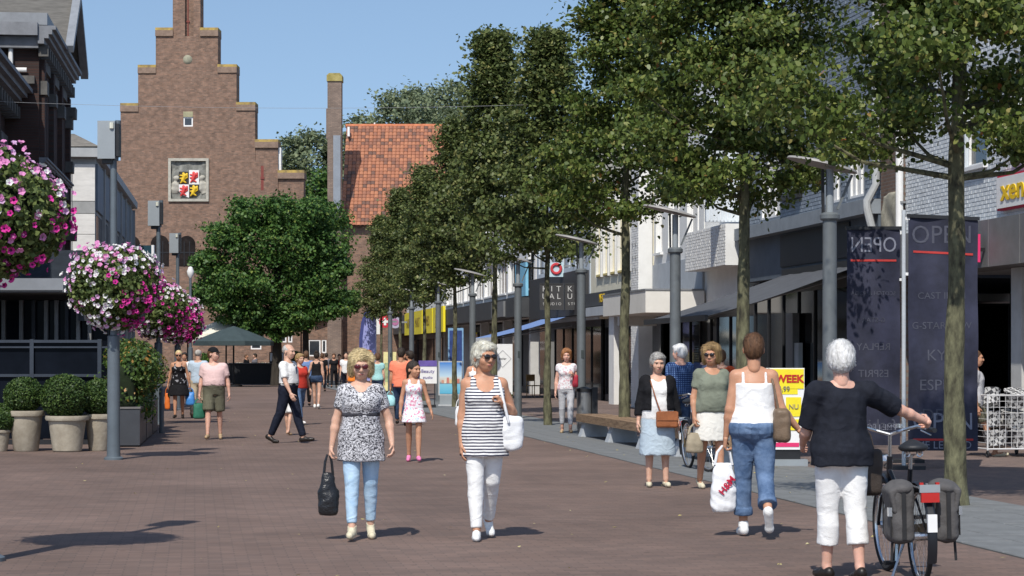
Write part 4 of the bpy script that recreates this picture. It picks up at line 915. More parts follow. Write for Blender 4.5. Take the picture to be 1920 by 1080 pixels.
dp = thing('rain_pipe', 'grey rain pipe with a swan-neck bend beside brown brick wall', 'pipe', R_(VX, y1), math.pi/2 + SA); MB().tube([(.1, .12, 3.9), (.1, .30, 4.6), (.1, .30, 4.75), (.06, .12, 5.1), (.06, .12, 9.5)], .085, 10).build('pipe', mat('pipe_grey', (.42, .44, .45), .6, .1, 4, .05), dp)
# B: grey blue brick
y0, y1 = dpx(1652), dpx(1402); B_, L_b = shop('grey_blue_brick_shop', 'grey blue painted brick shop above the charcoal awning', y0, y1)
xB = lambda px: (dpx(px)-y0)/CA
wB = []
for px0, px1 in ((1620, 1590), (1575, 1545), (1462, 1425)):
    a, b = xB(px0), xB(px1); wB.append((a, b, 4.95, 6.6))
m = MB(); wall_cells(m, 0, L_b, 4.4, 10, wB, -.3, 0); m.box(0, L_b, -8, -.3, 3.2, 9.9); m.build('wall', MORTG, B_); bricks_on(B_, 0, L_b, 4.82, 9.9, wB, 0, GREY_BR, .24, .085, seed=3)
for a, b, c, d in wB:
    window(B_, a, b, c, d, 0, WFRAME, 3, 1, False, CURTAIN, depth=.06)
a, b = xB(1505), xB(1470); MB().box(a, b, .001, .14, 5.25, 5.42).build('wall_vent', DFRAME, B_)
MB().box(-.02, L_b+.02, -.2, .35, 4.50, 4.80).build('cornice', mat('cornice_blue_grey', (.24, .27, .30), .7, .12, 3, .1), B_)
MB().box(0, L_b, -.2, .06, 3.45, 4.499).build('fascia', DKBLUEW, B_); a, b = xB(1600), xB(1470); MB().box(a, b, .061, .10, 3.7, 4.45).build('dark_panel', mat('panel_navy', (.012, .016, .026), .5, .1, 3, 0), B_)
front(B_, 0, L_b, 3.4, 8, .15); MB().box(xB(1497), xB(1486), -.10, .0, .9, 1.9).build('door_notice', mat('notice_pale', (.62, .70, .76), .6, .1, 3, 0), B_); MB().box(xB(1489), xB(1476), -.12, .04, 0, 2.6).build('door_frame', GFRAME, B_)
aw = thing('charcoal_awning', 'long charcoal fabric awning sloping out over the dark shop front', 'awning', R_(VX, 47.2), math.pi/2 + SA)
LW, PR, zf, zb = 6.4, 3.35, 2.42, 3.52
m = MB(); n = 16
for i in range(n):
    pass
V = []; Fc = []
for i in range(n+1):
    for j in range(7):
        t = j/6; V.append((LW*i/n, .1 + PR*t, zb + (zf-zb)*t - .06*math.sin(math.pi*t) + .012*math.sin(i*1.9 + j)))
for i in range(n):
    for j in range(6): q = i*7 + j; Fc.append((q, q+1, q+8, q+7))
b = len(V)
fab = obj('fabric', mesh_from(V + [(x, y, z-.012) for x, y, z in V], Fc + [tuple(k+b for k in f[::-1]) for f in Fc], CANV), aw)
MB().box(0, LW, .1+PR-.02, .1+PR+.05, zf-.10, zf+.02).build('front_bar', DFRAME, aw); MB().box(0, LW, .02, .2, zb-.08, zb+.10).build('cassette', DFRAME, aw)
for x in (.5, LW/2, LW-.5): MB().tube([(x, .15, zb-.2), (x+.35, 1.7, zb-.65), (x, .1+PR-.05, zf-.03)], .025, 6).build('arm', GFRAME, aw)
V = [(0, .1 + PR*t, zb + (zf-zb)*t - .07*math.sin(math.pi*t)) for t in np.linspace(0, 1, 7)]; Vb = [(x, y, z-.20) for x, y, z in V]
# C: white slice with projecting signboard
y0, y1 = dpx(1400), dpx(1322); C_, L_c = shop('white_slice_shop', 'narrow white tiled bay with tall letterboard above the awning', y0, y1)
m = MB(); m.box(0, L_c, -8, 0, 3.0, 10); m.build('wall', WHITEW, C_); bricks_on(C_, 0, L_c, 3.9, 4.95, [], .55, WHITE_BR, .22, .08, seed=6); MB().box(0, L_c, .001, .55, 3.9, 4.95).build('bay', WHITEW, C_)
front(C_, 0, L_c, 2.95, 3, .3)
sbd = thing('letterboard', 'tall pale grey letterboard with black vertical capitals on white wall', 'sign', R_(VX-.03, dpx(1392)), math.pi/2 + SA); LL = (dpx(1330)-dpx(1392))/CA
MB().box(0, .16, .03, .92, 5.02, 8.2).build('board', mat('board_pale', (.60, .65, .70), .6, .05, 3, .03), sbd)
for k in range(9): MB().box(-.018, -.001, .06 + .095*k, .09 + .095*k, 5.05, 8.15).build('rib', mat('board_rib', (.66, .70, .74), .6, .05, 3, 0), sbd)
t = text('BOETIEK', .46, mat('letter_black', (.02, .02, .022), .5, 0, 5, 0), sbd, (-.03, .55, 5.72), (0, 0, 0), align='LEFT', bold=.012)
t.rotation_euler = Matrix(((0, 0, -1), (0, 1, 0), (1, 0, 0))).to_euler()
# D: white house with tall windows and deep canopy
y0, y1 = dpx(1320), dpx(1226); D_, L_d = shop('white_render_house', 'white house with tall shuttered windows and deep cream canopy', y0, y1)
xD = lambda px: (dpx(px)-y0)/CA
wD = [(.6, 2.2, 4.7, 6.9), (3.2, 4.8, 4.7, 6.9), (5.6, 6.6, 4.7, 6.9)]
m = MB(); wall_cells(m, 0, L_d, 3.3, 10, [w for w in wD if w[1] < L_d], -.3, 0); m.box(0, L_d, -8, -.3, 3.2, 9.9); m.build('wall', WHITEW, D_)
for w in wD:
    if w[1] < L_d: window(D_, *w, 0, WFRAME, 2, 1, True, CURTAIN, depth=.14)
MB().box(0, L_d, .001, .05, 3.42, 4.35).build('grey_apron', mat('apron_grey', (.40, .43, .46), .7, .08, 3, .05), D_)
m = MB(); m.prism([(0, 0), (0, 0), (0, 0)], 0, 0) if False else None
CAN = mat('canopy_cream', (.72, .70, .65), .7, .06, 2, .05)
cn = MB().box(-.3, L_d*.9, .06, 1.7, 2.78, 3.38).build('canopy', CAN, D_); MB().box(-.32, L_d*.9+.02, .06, 1.72, 3.381, 3.43).build('canopy_edge', GFRAME, cn); MB().box(L_d*.9, L_d*.9+.30, .06, 1.2, 2.5, 3.3).build('canopy_end', CAN, D_)
front(D_, 0, L_d, 2.95, 5, .8)
# E: white pier with yellow-arched windows
y0, y1 = dpx(1224), dpx(1108); E_, L_e = shop('yellow_arch_house', 'white house with yellow-trimmed arched windows beside tiled pier', y0, y1)
wE = [(.5 + 1.35*k, 1.35 + 1.35*k, 4.4, 6.8) for k in range(int((L_e-.3)/1.35))]
wE = [w for w in wE if w[0] > 1.2]
m = MB(); wall_cells(m, 0, L_e, 3.1, 9.6, wE, -.3, 0); m.box(0, L_e, -8, -.3, 2.9, 9.5); m.build('wall', CREAM, E_)
for w in wE:
    o = window(E_, *w, 0, YEL, 1, 2, True, None, depth=.12); cx = (w[0]+w[1])/2; r = (w[1]-w[0])/2
    poly = [(cx + r*math.cos(t), 6.4 + r*math.sin(t)) for t in np.linspace(0, math.pi, 9)] + [(w[0], 6.85), (w[1], 6.85)]
    MB().box(w[0]-.12, w[0]-.02, .001, .10, 4.3, 6.95).build('reveal', WHITEW, o); MB().box(w[1]+.02, w[1]+.12, .001, .10, 4.3, 6.95).build('reveal', WHITEW, o)
pr = MB().box(-.02, 1.15, .02, .45, 0, 9.4).build('tiled_pier', WHITEW, E_); bricks_on(E_, -.02, 1.15, .02, 6, [], .45, WHITE_BR, .22, .075, 'pier_tiles', seed=8)
bricks_on(E_, 1.4, 2.4, .02, 2.6, [], .1, WHITE_BR, .22, .075, 'wall_tiles', seed=9)
for z in (4.2, 4.6, 5.0):
    for xx in (.35, .8): MB().box(xx-.03, xx+.03, .455, .49, z, z+.08).build('anchor_plate', GFRAME, pr)
MB().box(1.2, L_e, .001, .5, 2.95, 3.25).build('fascia', mat('fascia_silver', (.42, .45, .48), .5, .1, 3, .03), E_); MB().box(1.2, L_e, .001, .35, 3.3, 3.75).build('sign_band', BANDD, E_); text('MEXX', .4, YE_S, E_, (L_e*.62, .36, 3.52), (math.pi/2, 0, math.pi))
MB().box(L_e*.45, L_e*.45+.9, -.2, .30, 0, 2.94).build('white_pier', WHITEW, E_); front(E_, 1.2, L_e, 2.9, 5, .5)
# F: dark letter-sign shop with blue glazing over, and a blue awning
y0, y1 = dpx(1106), dpx(1006); F_, L_f = shop('blue_glass_shop', 'shop with blue glazed upper floor over black letter fascia', y0, y1)
wF = [(.3 + 1.5*k, 1.6 + 1.5*k, 4.9, 8.4) for k in range(int(L_f/1.5))]
m = MB(); wall_cells(m, 0, L_f, 3.0, 9.2, wF, -.3, 0); m.box(0, L_f, -8, -.3, 2.9, 9.1); m.build('wall', mat('wall_blue_white', (.52, .58, .63), .7, .1, 2, .05), F_)
BGL = glassmat('blue_glass', (.05, .11, .22), .08)
for w in wF: window(F_, *w, 0, GFRAME, 1, 2, False, None, depth=.08, glass=BGL)
fb = MB().box(.2, L_f-.6, .001, .40, 3.05, 4.65).build('letter_fascia', mat('fascia_charcoal', (.045, .045, .047), .6, .1, 3, .03), F_)
ks = thing('letter_box_sign', 'square black box sign with spaced grey capitals above the blue awning', 'sign', P(1058, 556, 81.5)); q = 81.5/F
for k in range(2):
    x0 = (-46 + 47*k)*q; pn = MB().box(x0, x0 + 45*q, 0, .30, -25*q, 25*q).build('panel', mat('fascia_charcoal', (.045, .045, .047)), ks)
    m = MB()
    for a0, b0, c0, d0 in ((0, 45, -25, -24), (0, 45, 24, 25), (0, 1, -24, 24), (44, 45, -24, 24)): m.box(x0 + a0*q, x0 + b0*q, -.02, -.001, c0*q, d0*q)
    m.build('panel_edge', BANDD, ks)
    for j, row in enumerate(('KIT', 'UAL', 'STUDIO')):
        for i, ch_ in enumerate(row): text(ch_, .28 if j < 2 else .14, mat('letter_grey', (.50, .50, .49), .6, 0, 5, 0), ks, (x0 + (22.5 + (i - (len(row)-1)/2)*(13 if j < 2 else 6))*q, -.006, (14 - 14*j)*q), (math.pi/2, 0, 0), name='letter', ext=.003)
MB().box(46*q, 46*q + .9, .1, .2, -.3, .3).build('arm', DFRAME, ks)
front(F_, 0, L_f, 2.95, 6, .4)
ba = thing('blue_awning', 'light blue fabric awning over the cafe front', 'awning', R_(VX, 83.5), math.pi/2 + SA)
V = []; Fc = []; n = 10
for i in range(n+1):
    for j in range(5): t = j/4; V.append((6.0*i/n, .1 + 3.0*t, 3.12 - .85*t - .05*math.sin(math.pi*t)))
for i in range(n):
    for j in range(4): q = i*5 + j; Fc.append((q, q+1, q+6, q+5))
obj('fabric', mesh_from(V, Fc, BLUECANV), ba); MB().box(0, 6, 3.05, 3.12, 2.14, 2.28).build('front_bar', WFRAME, ba)
for x in (.4, 5.6): MB().tube([(x, .1, 2.7), (x, 3.06, 2.2)], .03, 6).build('arm', GFRAME, ba)
# G: white nineteen-sixties block with window bands
y0, y1 = dpx(1004), dpx(832); G_, L_g = shop('white_banded_block', 'white modern block with long window bands over dark shop fronts', y0, y1)
wG = [(.4 + 4.2*k, 4.1 + 4.2*k, z, z+1.5) for k in range(int((L_g-.4)/4.2)) for z in (4.4, 7.2)]
m = MB(); wall_cells(m, 0, L_g, 3.3, 9.6, wG, -.3, 0); m.box(0, L_g, -8, -.3, 3.2, 9.5); m.build('wall', WHITEW, G_)
for w in wG: window(G_, *w, 0, WFRAME, 4, 1, True, None, depth=.14)
MB().box(0, L_g, .001, .9, 3.2, 4.0).build('fascia', BANDD, G_); front(G_, 0, L_g, 3.1, 9, .5)
for k in range(5): x = 1 + k*(L_g-2)/4; MB().box(x-.2, x+.2, -.3, .1, 0, 3.19).build('column', COLM, G_)
a = MB().box(2.5, 6.5, .91, 1.0, 3.25, 3.9).build('grey_sign_panel', BAND, G_)
sq = thing('wall_sign', 'pale blue square shop sign with white surround above dark fascia', 'sign', R_(VX-.1, dpx(995)), math.pi/2 + SA); MB().box(0, 3.2, .0, .12, 4.1, 5.5).build('panel', mat('sign_sky', (.22, .50, .68), .5, .05, 3, 0), sq); MB().box(-.4, 4.2, -.05, .08, 5.6, 7.0).build('white_panel', WH_S, sq); text('OUTLET', .5, mat('letter_pink', (.6, .3, .4)), sq, (1.9, .09, 6.3), (math.pi/2, 0, math.pi))
ps = thing('projecting_sign', 'pale square projecting sign with red curved emblem', 'sign', P(1043, 505, 84)); q = 84/F
MB().box(-14*q, 14*q, 0, .15, -14*q, 13*q).build('panel', mat('sign_ice', (.50, .66, .72), .5, .05, 3, 0), ps); MB().torus((0, -.02, .02), .17, .055, 'y', 20, 6).build('emblem', mat('emblem_red', (.55, .05, .06), .5, 0, 5, 0), ps); MB().box(14*q, 14*q+.9, .05, .10, .1, .16).build('arm', GFRAME, ps)
# H: last block, supermarket with yellow sign
y0, y1 = dpx(830), 168.0; H_, L_h = shop('far_shop_block', 'farthest white shop block with dark canopy and yellow sign', y0, y1)
wH = [(.6 + 4.4*k, 4.2 + 4.4*k, 5.2, 7.2) for k in range(int((L_h-.6)/4.4))]
m = MB(); wall_cells(m, 0, L_h, 4.2, 9.0, wH, -.3, 0); m.box(0, L_h, -8, -.3, 4.1, 8.9); m.build('wall', WHITEW, H_)
for w in wH: window(H_, *w, 0, GFRAME, 3, 1, False, None, depth=.12)
MB().box(.01, L_h, .001, .9, 3.0, 4.15).build('canopy', BANDD, H_); front(H_, 0, L_h, 2.95, 8, .5)
ys = thing('yellow_sign', 'long yellow sign on the dark canopy of the farthest block', 'sign', R_(VX-.95, 118.5), math.pi/2 + SA)
for k in range(4): pn = MB().box(k*5.6, k*5.6+5.2, .0, .12, 2.85, 4.2).build('panel', YE_S2, ys); text(('JUMBO', 'JUMBO', 'MARKT', 'MARKT')[k], .8, mat('letter_brown', (.18, .12, .02)), ys, (k*5.6+2.6, .125, 3.5), (math.pi/2, 0, math.pi))
rc = thing('cross_sign', 'round red sign with white cross hanging far down the street', 'sign', P(722, 603, 128)); q = 128/F
m = MB(); m.tube([(0, 0, 0), (0, .2, 0)], 11.5*q, 20); m.build('disc', mat('cross_red', (.55, .03, .05), .5, .05, 5, 0), rc); m = MB(); m.box(-7*q, 7*q, -.03, -.001, -2.2*q, 2.2*q); m.box(-2.2*q, 2.2*q, -.028, -.002, -7*q, 7*q); m.build('cross', WH_S, rc); MB().box(11*q, 22*q, .05, .12, -.05, .05).build('arm', GFRAME, rc)
rc = thing('oval_sign', 'round lilac grey sign hanging behind the red cross sign', 'sign', P(741, 604, 133)); m = MB(); m.tube([(0, 0, 0), (0, .2, 0)], .36, 20); m.build('disc', mat('oval_lilac', (.42, .40, .52), .5, .1, 5, 0), rc); MB().tube([(0, -.02, 0), (0, -.001, 0)], .20, 16).build('emblem', mat('emblem_plum', (.4, .15, .3)), rc); MB().box(.3, .7, .05, .12, -.05, .05).build('arm', GFRAME, rc)
wsn = thing('white_blade_sign', 'narrow white blade sign next to the red cross sign', 'sign', P(705, 597, 130)); MB().box(-.22, .22, 0, .12, -.9, .9).build('panel', WH_S, wsn); MB().box(.22, .6, .04, .08, .5, .56).build('arm', GFRAME, wsn)
# ------------------------------------------------------------------ foliage
def leaf_cloud(pts, nrm, size, rs, jitter=.6, aspect=.70, fold=.25, hexa=False):
    """one bent diamond per point; nrm leans the blades"""
    n = len(pts); z = nrm + rs.normal(size=(n, 3))*jitter; z /= np.linalg.norm(z, axis=1)[:, None] + 1e-9
    r = rs.normal(size=(n, 3)); x = np.cross(r, z); x /= np.linalg.norm(x, axis=1)[:, None] + 1e-9; y = np.cross(z, x)
    s = (size*(0.65 + .7*rs.rand(n)))[:, None]
    a = pts - x*s; c = pts + x*s*1.15
    if not hexa:
        b = pts + y*s*aspect - z*s*fold; d = pts - y*s*aspect - z*s*fold
        return np.stack([a, b, c, d], 1).reshape(-1, 3), np.arange(n*4).reshape(n, 4)
    w = s*aspect; dr = z*s*fold
    V = np.stack([a, pts - x*s*.55 + y*w*.9 - dr*.7, pts + x*s*.35 + y*w*.8 - dr*.9, c - dr*.6, pts + x*s*.35 - y*w*.8 - dr*.9, pts - x*s*.55 - y*w*.9 - dr*.7], 1).reshape(-1, 3)
    return V, np.arange(n*6).reshape(n, 6)
LIME = leafmat('lime_leaf', [(0, (.045, .074, .018)), (.35, (.088, .130, .028)), (.72, (.138, .185, .042)), (.95, (.225, .250, .066)), (.994, (.32, .27, .09)), (1, (.46, .15, .06))], .42, .32)
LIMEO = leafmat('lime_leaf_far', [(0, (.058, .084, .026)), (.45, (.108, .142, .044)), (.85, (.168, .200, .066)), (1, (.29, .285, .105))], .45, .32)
DEEP = leafmat('deep_leaf', [(0, (.032, .080, .020)), (.5, (.066, .142, .032)), (.9, (.115, .205, .045)), (1, (.20, .25, .055))], .5, .25)
GREYG = leafmat('hazy_leaf', [(0, (.120, .160, .095)), (.5, (.180, .225, .125)), (1, (.26, .29, .16))], .6, .25)  # paler grey-green: distance haze is mixed into the leaf colour itself
BOX = leafmat('box_leaf', [(0, (.020, .044, .012)), (.5, (.044, .086, .020)), (1, (.10, .155, .036))], .5, .2)
BUSH = leafmat('bush_leaf', [(0, (.025, .055, .014)), (.5, (.065, .120, .025)), (.9, (.13, .20, .045)), (1, (.42, .20, .05))], .5, .25)
BARK = mat('bark', (.048, .042, .031), .95, .5, 11, 1.0, stretch=(1, 1, .35), col2=(.125, .122, .070), bscale=26); BARKD = mat('bark_dark', (.045, .038, .030), .95, .4, 8, .7, stretch=(1, 1, .35))
def tree(name, label, at, H, cb, R, seed, mt, nl=16000, ls=.085, tr=.15, group=None, shape='oval', bark=None, data=None, rz=0, cat='tree', sc3=None, trunk_bend=.1, nc=120, sig=.34, flat=.55, hexa=False):
    root = thing(name, label, cat, at, rz, group)
    if data is None:
        rs = np.random.RandomState(seed); m = MB(); ch = H - cb
        bx, by = trunk_bend*rs.normal(), trunk_bend*rs.normal()
        spine = [(bx*t*t*2, by*t*t*2, H*.9*t) for t in np.linspace(0, 1, 9)]
        fine = []; rad = []
        for j in range(41):
            t = j/40; fine.append((bx*t*t*2 + .012*math.sin(t*23 + seed), by*t*t*2 + .012*math.sin(t*17 + seed*2), H*.9*t)); rad.append(tr*((1.25 - .25*min(1, t*12)) if t < .083 else (1.0 - .92*t**1.2))*(1 + .05*math.sin(t*61 + seed) + .05*rs.normal()))
        m.tube(fine, rad, 14)
        def prof(t):                                     # crown radius by height
            if shape == 'wide': return R*min(1, t*4.0+.72)*(1-t)**.38*1.12
            if shape == 'egg': return R*min(1, t*4.0+.70)*(1-t)**.68*1.16
            if shape == 'oval': return R*(math.sin(math.pi*min(1, (t*.86+.13)))**.55)*(1.0 - .25*t)
            if shape == 'cone': return R*(1 - t)**.75*min(1, t*7+.35)
            return R*math.sqrt(max(0, 1-(2*t-1)**2))**.8
        cl = []
        for i in range(nc):
            t = (i + rs.rand())/nc; t = t**.92; z = cb + ch*t; r = prof(t)*(1 - .78*rs.rand()**1.5)*(1 + .14*rs.normal()); a = i*2.39996 + rs.normal()*.3
            cl.append((r*math.cos(a), r*math.sin(a), z))
            if i % 3 == 0:
                zb = max(cb*.93, z - .35*r - .2); k = zb/(H*.9); s0 = Vector((bx*k*k*2, by*k*k*2, zb)); e = Vector(cl[-1]); mid = s0.lerp(e, .5) + Vector((0, 0, -.10*r))
                m.tube([s0, mid, e], [max(.018, tr*.34*(1-t*.6)), tr*.18, .008], 6, False)
        wood = m.mesh(bark or BARK)
        cl = np.array(cl); k = rs.randint(0, nc, nl); o = rs.normal(size=(nl, 3))*np.array((sig, sig, sig*flat))*(0.7 + .6*rs.rand(nc))[k][:, None]
        p = cl[k] + o; out = p - np.array((0, 0, cb + ch*.4)); out /= np.linalg.norm(out, axis=1)[:, None] + 1e-6
        V, Fc = leaf_cloud(p, out*.55 + np.array((0, 0, .62)), ls, rs, .75, .78, .28, hexa); data = (wood, mesh_from(V, Fc, mt, False))
    obj('trunk', data[0], root); c = obj('crown', data[1], root); c['kind'] = 'stuff'
    if sc3: root.scale = sc3
    return root, data
# the row of street trees on the right
NT = ['nearest street tree, its trunk cutting across the tall dark banner', 'second nearest street tree, broad crown over the charcoal awning', 'third street tree from the camera, slender trunk before the tiled pier', 'fourth street tree from the camera, trunk left of woman in pale trousers',
      'fifth street tree from the camera, behind woman in striped vest', 'sixth street tree from the camera, tall pointed crown', 'seventh street tree from the camera, trunk before the yellow sign', 'eighth street tree from the camera', 'farthest street tree in the row, near lilac flags']
inv0, dinv = 7.02e-4, 2.70e-4; tdata = []; TV = 8.08
tsc = [1.0, 1.0, .98, .91, 1.0, .90, .83, .82, .77]
for i in range(9):
    off = 1/(inv0 + dinv*i); y = F*TV/off
    at = R_(TV, y, 0)
    if i < 3:
        r_, dt = tree('street_tree', NT[i], at, (9.8, 10.2, 10.8)[i], (3.75, 3.95, 4.15)[i], (1.75, 1.55, 1.22)[i], 20+i, LIME, (86000, 80000, 52000)[i], (.0315, .034, .039)[i], (.118, .112, .105)[i], 'lime trees along the pavement', rz=i*1.3, nc=(135, 130, 105)[i], sig=.235, flat=.42, hexa=True, shape='wide' if i < 2 else 'egg'); tdata.append(dt)
    else:
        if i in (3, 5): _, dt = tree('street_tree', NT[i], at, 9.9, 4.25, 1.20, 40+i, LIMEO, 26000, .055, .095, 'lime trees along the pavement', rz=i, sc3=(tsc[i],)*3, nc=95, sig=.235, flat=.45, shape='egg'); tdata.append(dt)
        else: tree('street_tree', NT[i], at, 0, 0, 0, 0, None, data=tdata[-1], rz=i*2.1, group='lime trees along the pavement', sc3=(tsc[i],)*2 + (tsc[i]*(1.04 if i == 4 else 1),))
# dark green tree on the square, smaller one behind
def lobed_tree(name, label, px, d, lobes, seed, mt, nl, ls, tr):
    """a broad crown of many uneven boughs; lobes are (column, row, radius) of the boughs in the photograph at depth d"""
    q = d/F; root = thing(name, label, 'tree', ((px-960)*q, d, 0)); rs = np.random.RandomState(seed); m = MB(); top = max(EYE + (HOR-l[1])*q for l in lobes)
    m.tube([(0, 0, 0), (.05, 0, 1.6), (0, .1, top*.5), (.1, 0, top*.85)], [tr*1.25, tr, tr*.7, tr*.15], 10); P_ = []; N_ = []
    per = nl//(len(lobes)*3)
    for (lx, lyp, lr) in lobes:
        for k in range(3):                                  # the bough again, nearer and farther than the trunk
            c = np.array(((lx-px)*q + rs.normal()*.25*k, (k-1)*lr*q*.9 + rs.normal()*.3, EYE + (HOR-lyp)*q - .15*abs(k-1))); r = lr*q*(1 - .12*abs(k-1))
            u = rs.normal(size=(26, 3)); u /= np.linalg.norm(u, axis=1)[:, None]; cc = c + u*r*(.62 + .36*rs.rand(26))[:, None]*np.array((1, 1, .8))
            kk = rs.randint(0, 26, per); o = rs.normal(size=(per, 3))*np.array((.34, .34, .17))*(r/1.6); P_.append(cc[kk] + o); N_.append(u[kk]*.7 + np.array((0, 0, .6)))
            if k == 1 and c[2] > 4.2: e_ = c*.8 + np.array((0, 0, c[2]*.16)); m.tube([(0, 0, max(2.2, c[2]*.6)), tuple(np.array((0, 0, c[2]*.7))*.5 + e_*.5), tuple(e_)], [tr*.35, tr*.2, .03], 6, False)
    m.build('trunk', BARKD, root); V, Fc = leaf_cloud(np.concatenate(P_), np.concatenate(N_), ls, rs, .7, .75); c = obj('crown', mesh_from(V, Fc, mt, False), root); c['kind'] = 'stuff'
    return root
lobed_tree('square_tree', 'big spreading dark green tree in front of the town hall', 518, 122., [(470, 395, 42), (530, 392, 40), (590, 395, 38), (425, 440, 38), (480, 455, 52), (550, 450, 55), (610, 450, 42), (400, 490, 36), (450, 520, 52), (520, 520, 60), (595, 520, 52), (395, 545, 34), (430, 575, 38), (490, 580, 46), (560, 585, 46), (620, 570, 36), (640, 500, 22), (470, 610, 26), (530, 612, 26)], 61, DEEP, 62000, .085, .26)
lobed_tree('square_tree', 'smaller dark green tree right of the big spreading tree', 572, 133., [(560, 420, 34), (600, 410, 36), (560, 500, 45), (625, 480, 34), (600, 560, 45), (645, 560, 26), (560, 590, 36)], 62, DEEP, 22000, .09, .2)
# trees behind the roofs
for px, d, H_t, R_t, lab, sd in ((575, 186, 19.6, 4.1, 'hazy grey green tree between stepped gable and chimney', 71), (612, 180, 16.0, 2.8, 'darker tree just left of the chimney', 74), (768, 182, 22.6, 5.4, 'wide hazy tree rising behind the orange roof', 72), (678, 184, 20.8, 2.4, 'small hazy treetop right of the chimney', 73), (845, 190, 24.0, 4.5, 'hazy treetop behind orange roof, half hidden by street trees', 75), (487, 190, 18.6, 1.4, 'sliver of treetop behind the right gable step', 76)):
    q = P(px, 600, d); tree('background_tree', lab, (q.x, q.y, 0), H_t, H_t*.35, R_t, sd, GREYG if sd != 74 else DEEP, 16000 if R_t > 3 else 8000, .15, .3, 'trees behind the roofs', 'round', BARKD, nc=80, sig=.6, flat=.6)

# ------------------------------------------------------------------ clipped box in clay pots
POT = mat('pot_clay', (.34, .295, .225), .9, .18, 4, .25, col2=(.38, .34, .27)); SOIL = mat('soil', (.03, .022, .016), 1, .3, 8, .3)
def leaf_ball(parent, c, r, n, ls, mt, seed, sq=.95, name='foliage', lump=.05):
    rs = np.random.RandomState(seed); u = rs.normal(size=(n, 3)); u /= np.linalg.norm(u, axis=1)[:, None]
    rad = r*(1 - .22*rs.rand(n)**2) * (1 + lump*wob(u, 5, seed)); p = u*rad[:, None]*np.array((1, 1, sq)) + np.array(c)
    V, Fc = leaf_cloud(p, u, ls, rs, .7); o = obj(name, mesh_from(V, Fc, mt, False), parent); o['kind'] = 'stuff'
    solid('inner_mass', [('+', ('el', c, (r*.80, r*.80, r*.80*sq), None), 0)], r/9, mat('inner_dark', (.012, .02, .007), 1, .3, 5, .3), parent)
    return o
pots = [(43, 847, .30, .68, 38, 744, .33, 'clay pot with clipped box ball, second from the left edge'), (120, 848, .345, .60, 116, 750, .405, 'largest clay pot with clipped box ball on the terrace edge'), (182, 846, .25, .62, 180, 745, .33, 'clay pot with clipped box ball nearest the grey lamp post'), (-6, 847, .20, .36, 0, 790, .26, 'small clay pot with box bush cut by the left edge')]
for px, py, rt, hp, bx, by, rb, lab in pots:
    g = G(px, py); s = F/g.y; r0 = thing('potted_box', lab, 'potted plant', g + Vector((0, rt*.8, 0)), 0, 'clipped box balls in clay pots')
    b = rt*.70
    MB().lathe([(b*.92, 0), (b, .02), (rt*.90, hp*.86), (rt*1.02, hp*.87), (rt*1.06, hp*.93), (rt*1.03, hp), (rt*.88, hp), (rt*.84, hp*.92)], 28).build('pot', POT, r0)
    MB().lathe([(rt*.84, hp*.90), (.01, hp*.93)], 20, closed=False).build('soil', SOIL, r0)
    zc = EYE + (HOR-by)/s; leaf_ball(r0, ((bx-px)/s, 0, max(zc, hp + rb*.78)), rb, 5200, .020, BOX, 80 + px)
# ------------------------------------------------------------------ long grey boxes with bushes
BOXM = mat('planter_anthracite', (.055, .060, .070), .5, .12, 3, .05); BOXS = mat('planter_edge', (.16, .15, .145), .6, .15, 3, .05)
C1 = G(262, 838); cL = C1.x + LT*C1.y
labs = ['dark grey box planter with yellow-green bush nearest the lamp post', 'middle dark grey box planter with mixed shrubs', 'farthest dark grey box planter in the terrace row']
for k in range(3):
    y = C1.y + k*3.0; r0 = thing('box_planter', labs[k], 'planter', L_(cL, y), LA, 'box planters along the terrace')
    wv, ln, hh = .62, 2.75, .67
    m = MB(); m.box(-wv, 0, 0, ln, .03, hh); m.build('box', BOXM, r0); MB().box(-wv-.015, .015, -.015, ln+.015, hh-.0, hh+.03).build('rim', BOXS, r0); MB().box(-wv+.04, -.04, .04, ln-.04, 0, .029).build('plinth', DFRAME, r0)
    rs = np.random.RandomState(90+k); nb = 9; P_ = []; N_ = []
    for j in range(nb):
        c = np.array((-wv*.5 + rs.normal()*.16, .25 + (ln-.5)*rs.rand(), hh + .35 + .55*rs.rand())); u = rs.normal(size=(900, 3)); u /= np.linalg.norm(u, axis=1)[:, None]
        P_.append(c + u*(.26 + .16*rs.rand())*(1-.35*rs.rand(900)**2)[:, None]); N_.append(u)
    for j in range(26):
        c = np.array((-wv*.5 + rs.uniform(-.4, .38), ln*rs.rand(), hh + rs.uniform(-.05, .5))); u = rs.normal(size=(90, 3)); P_.append(c + u*.10); N_.append(u + np.array((0, -.3, .5)))
    V, Fc = leaf_cloud(np.concatenate(P_), np.concatenate(N_), .030 if k else .034, rs, .6); o = obj('bush', mesh_from(V, Fc, BUSH, False), r0); o['kind'] = 'stuff'
    solid('inner_mass', [('+', ('box', (-wv*.5, ln*.5, hh + .38), (wv*.22, ln*.42, .30), None, .08), 0)], .06, mat('inner_dark', (.012, .02, .007)), r0)

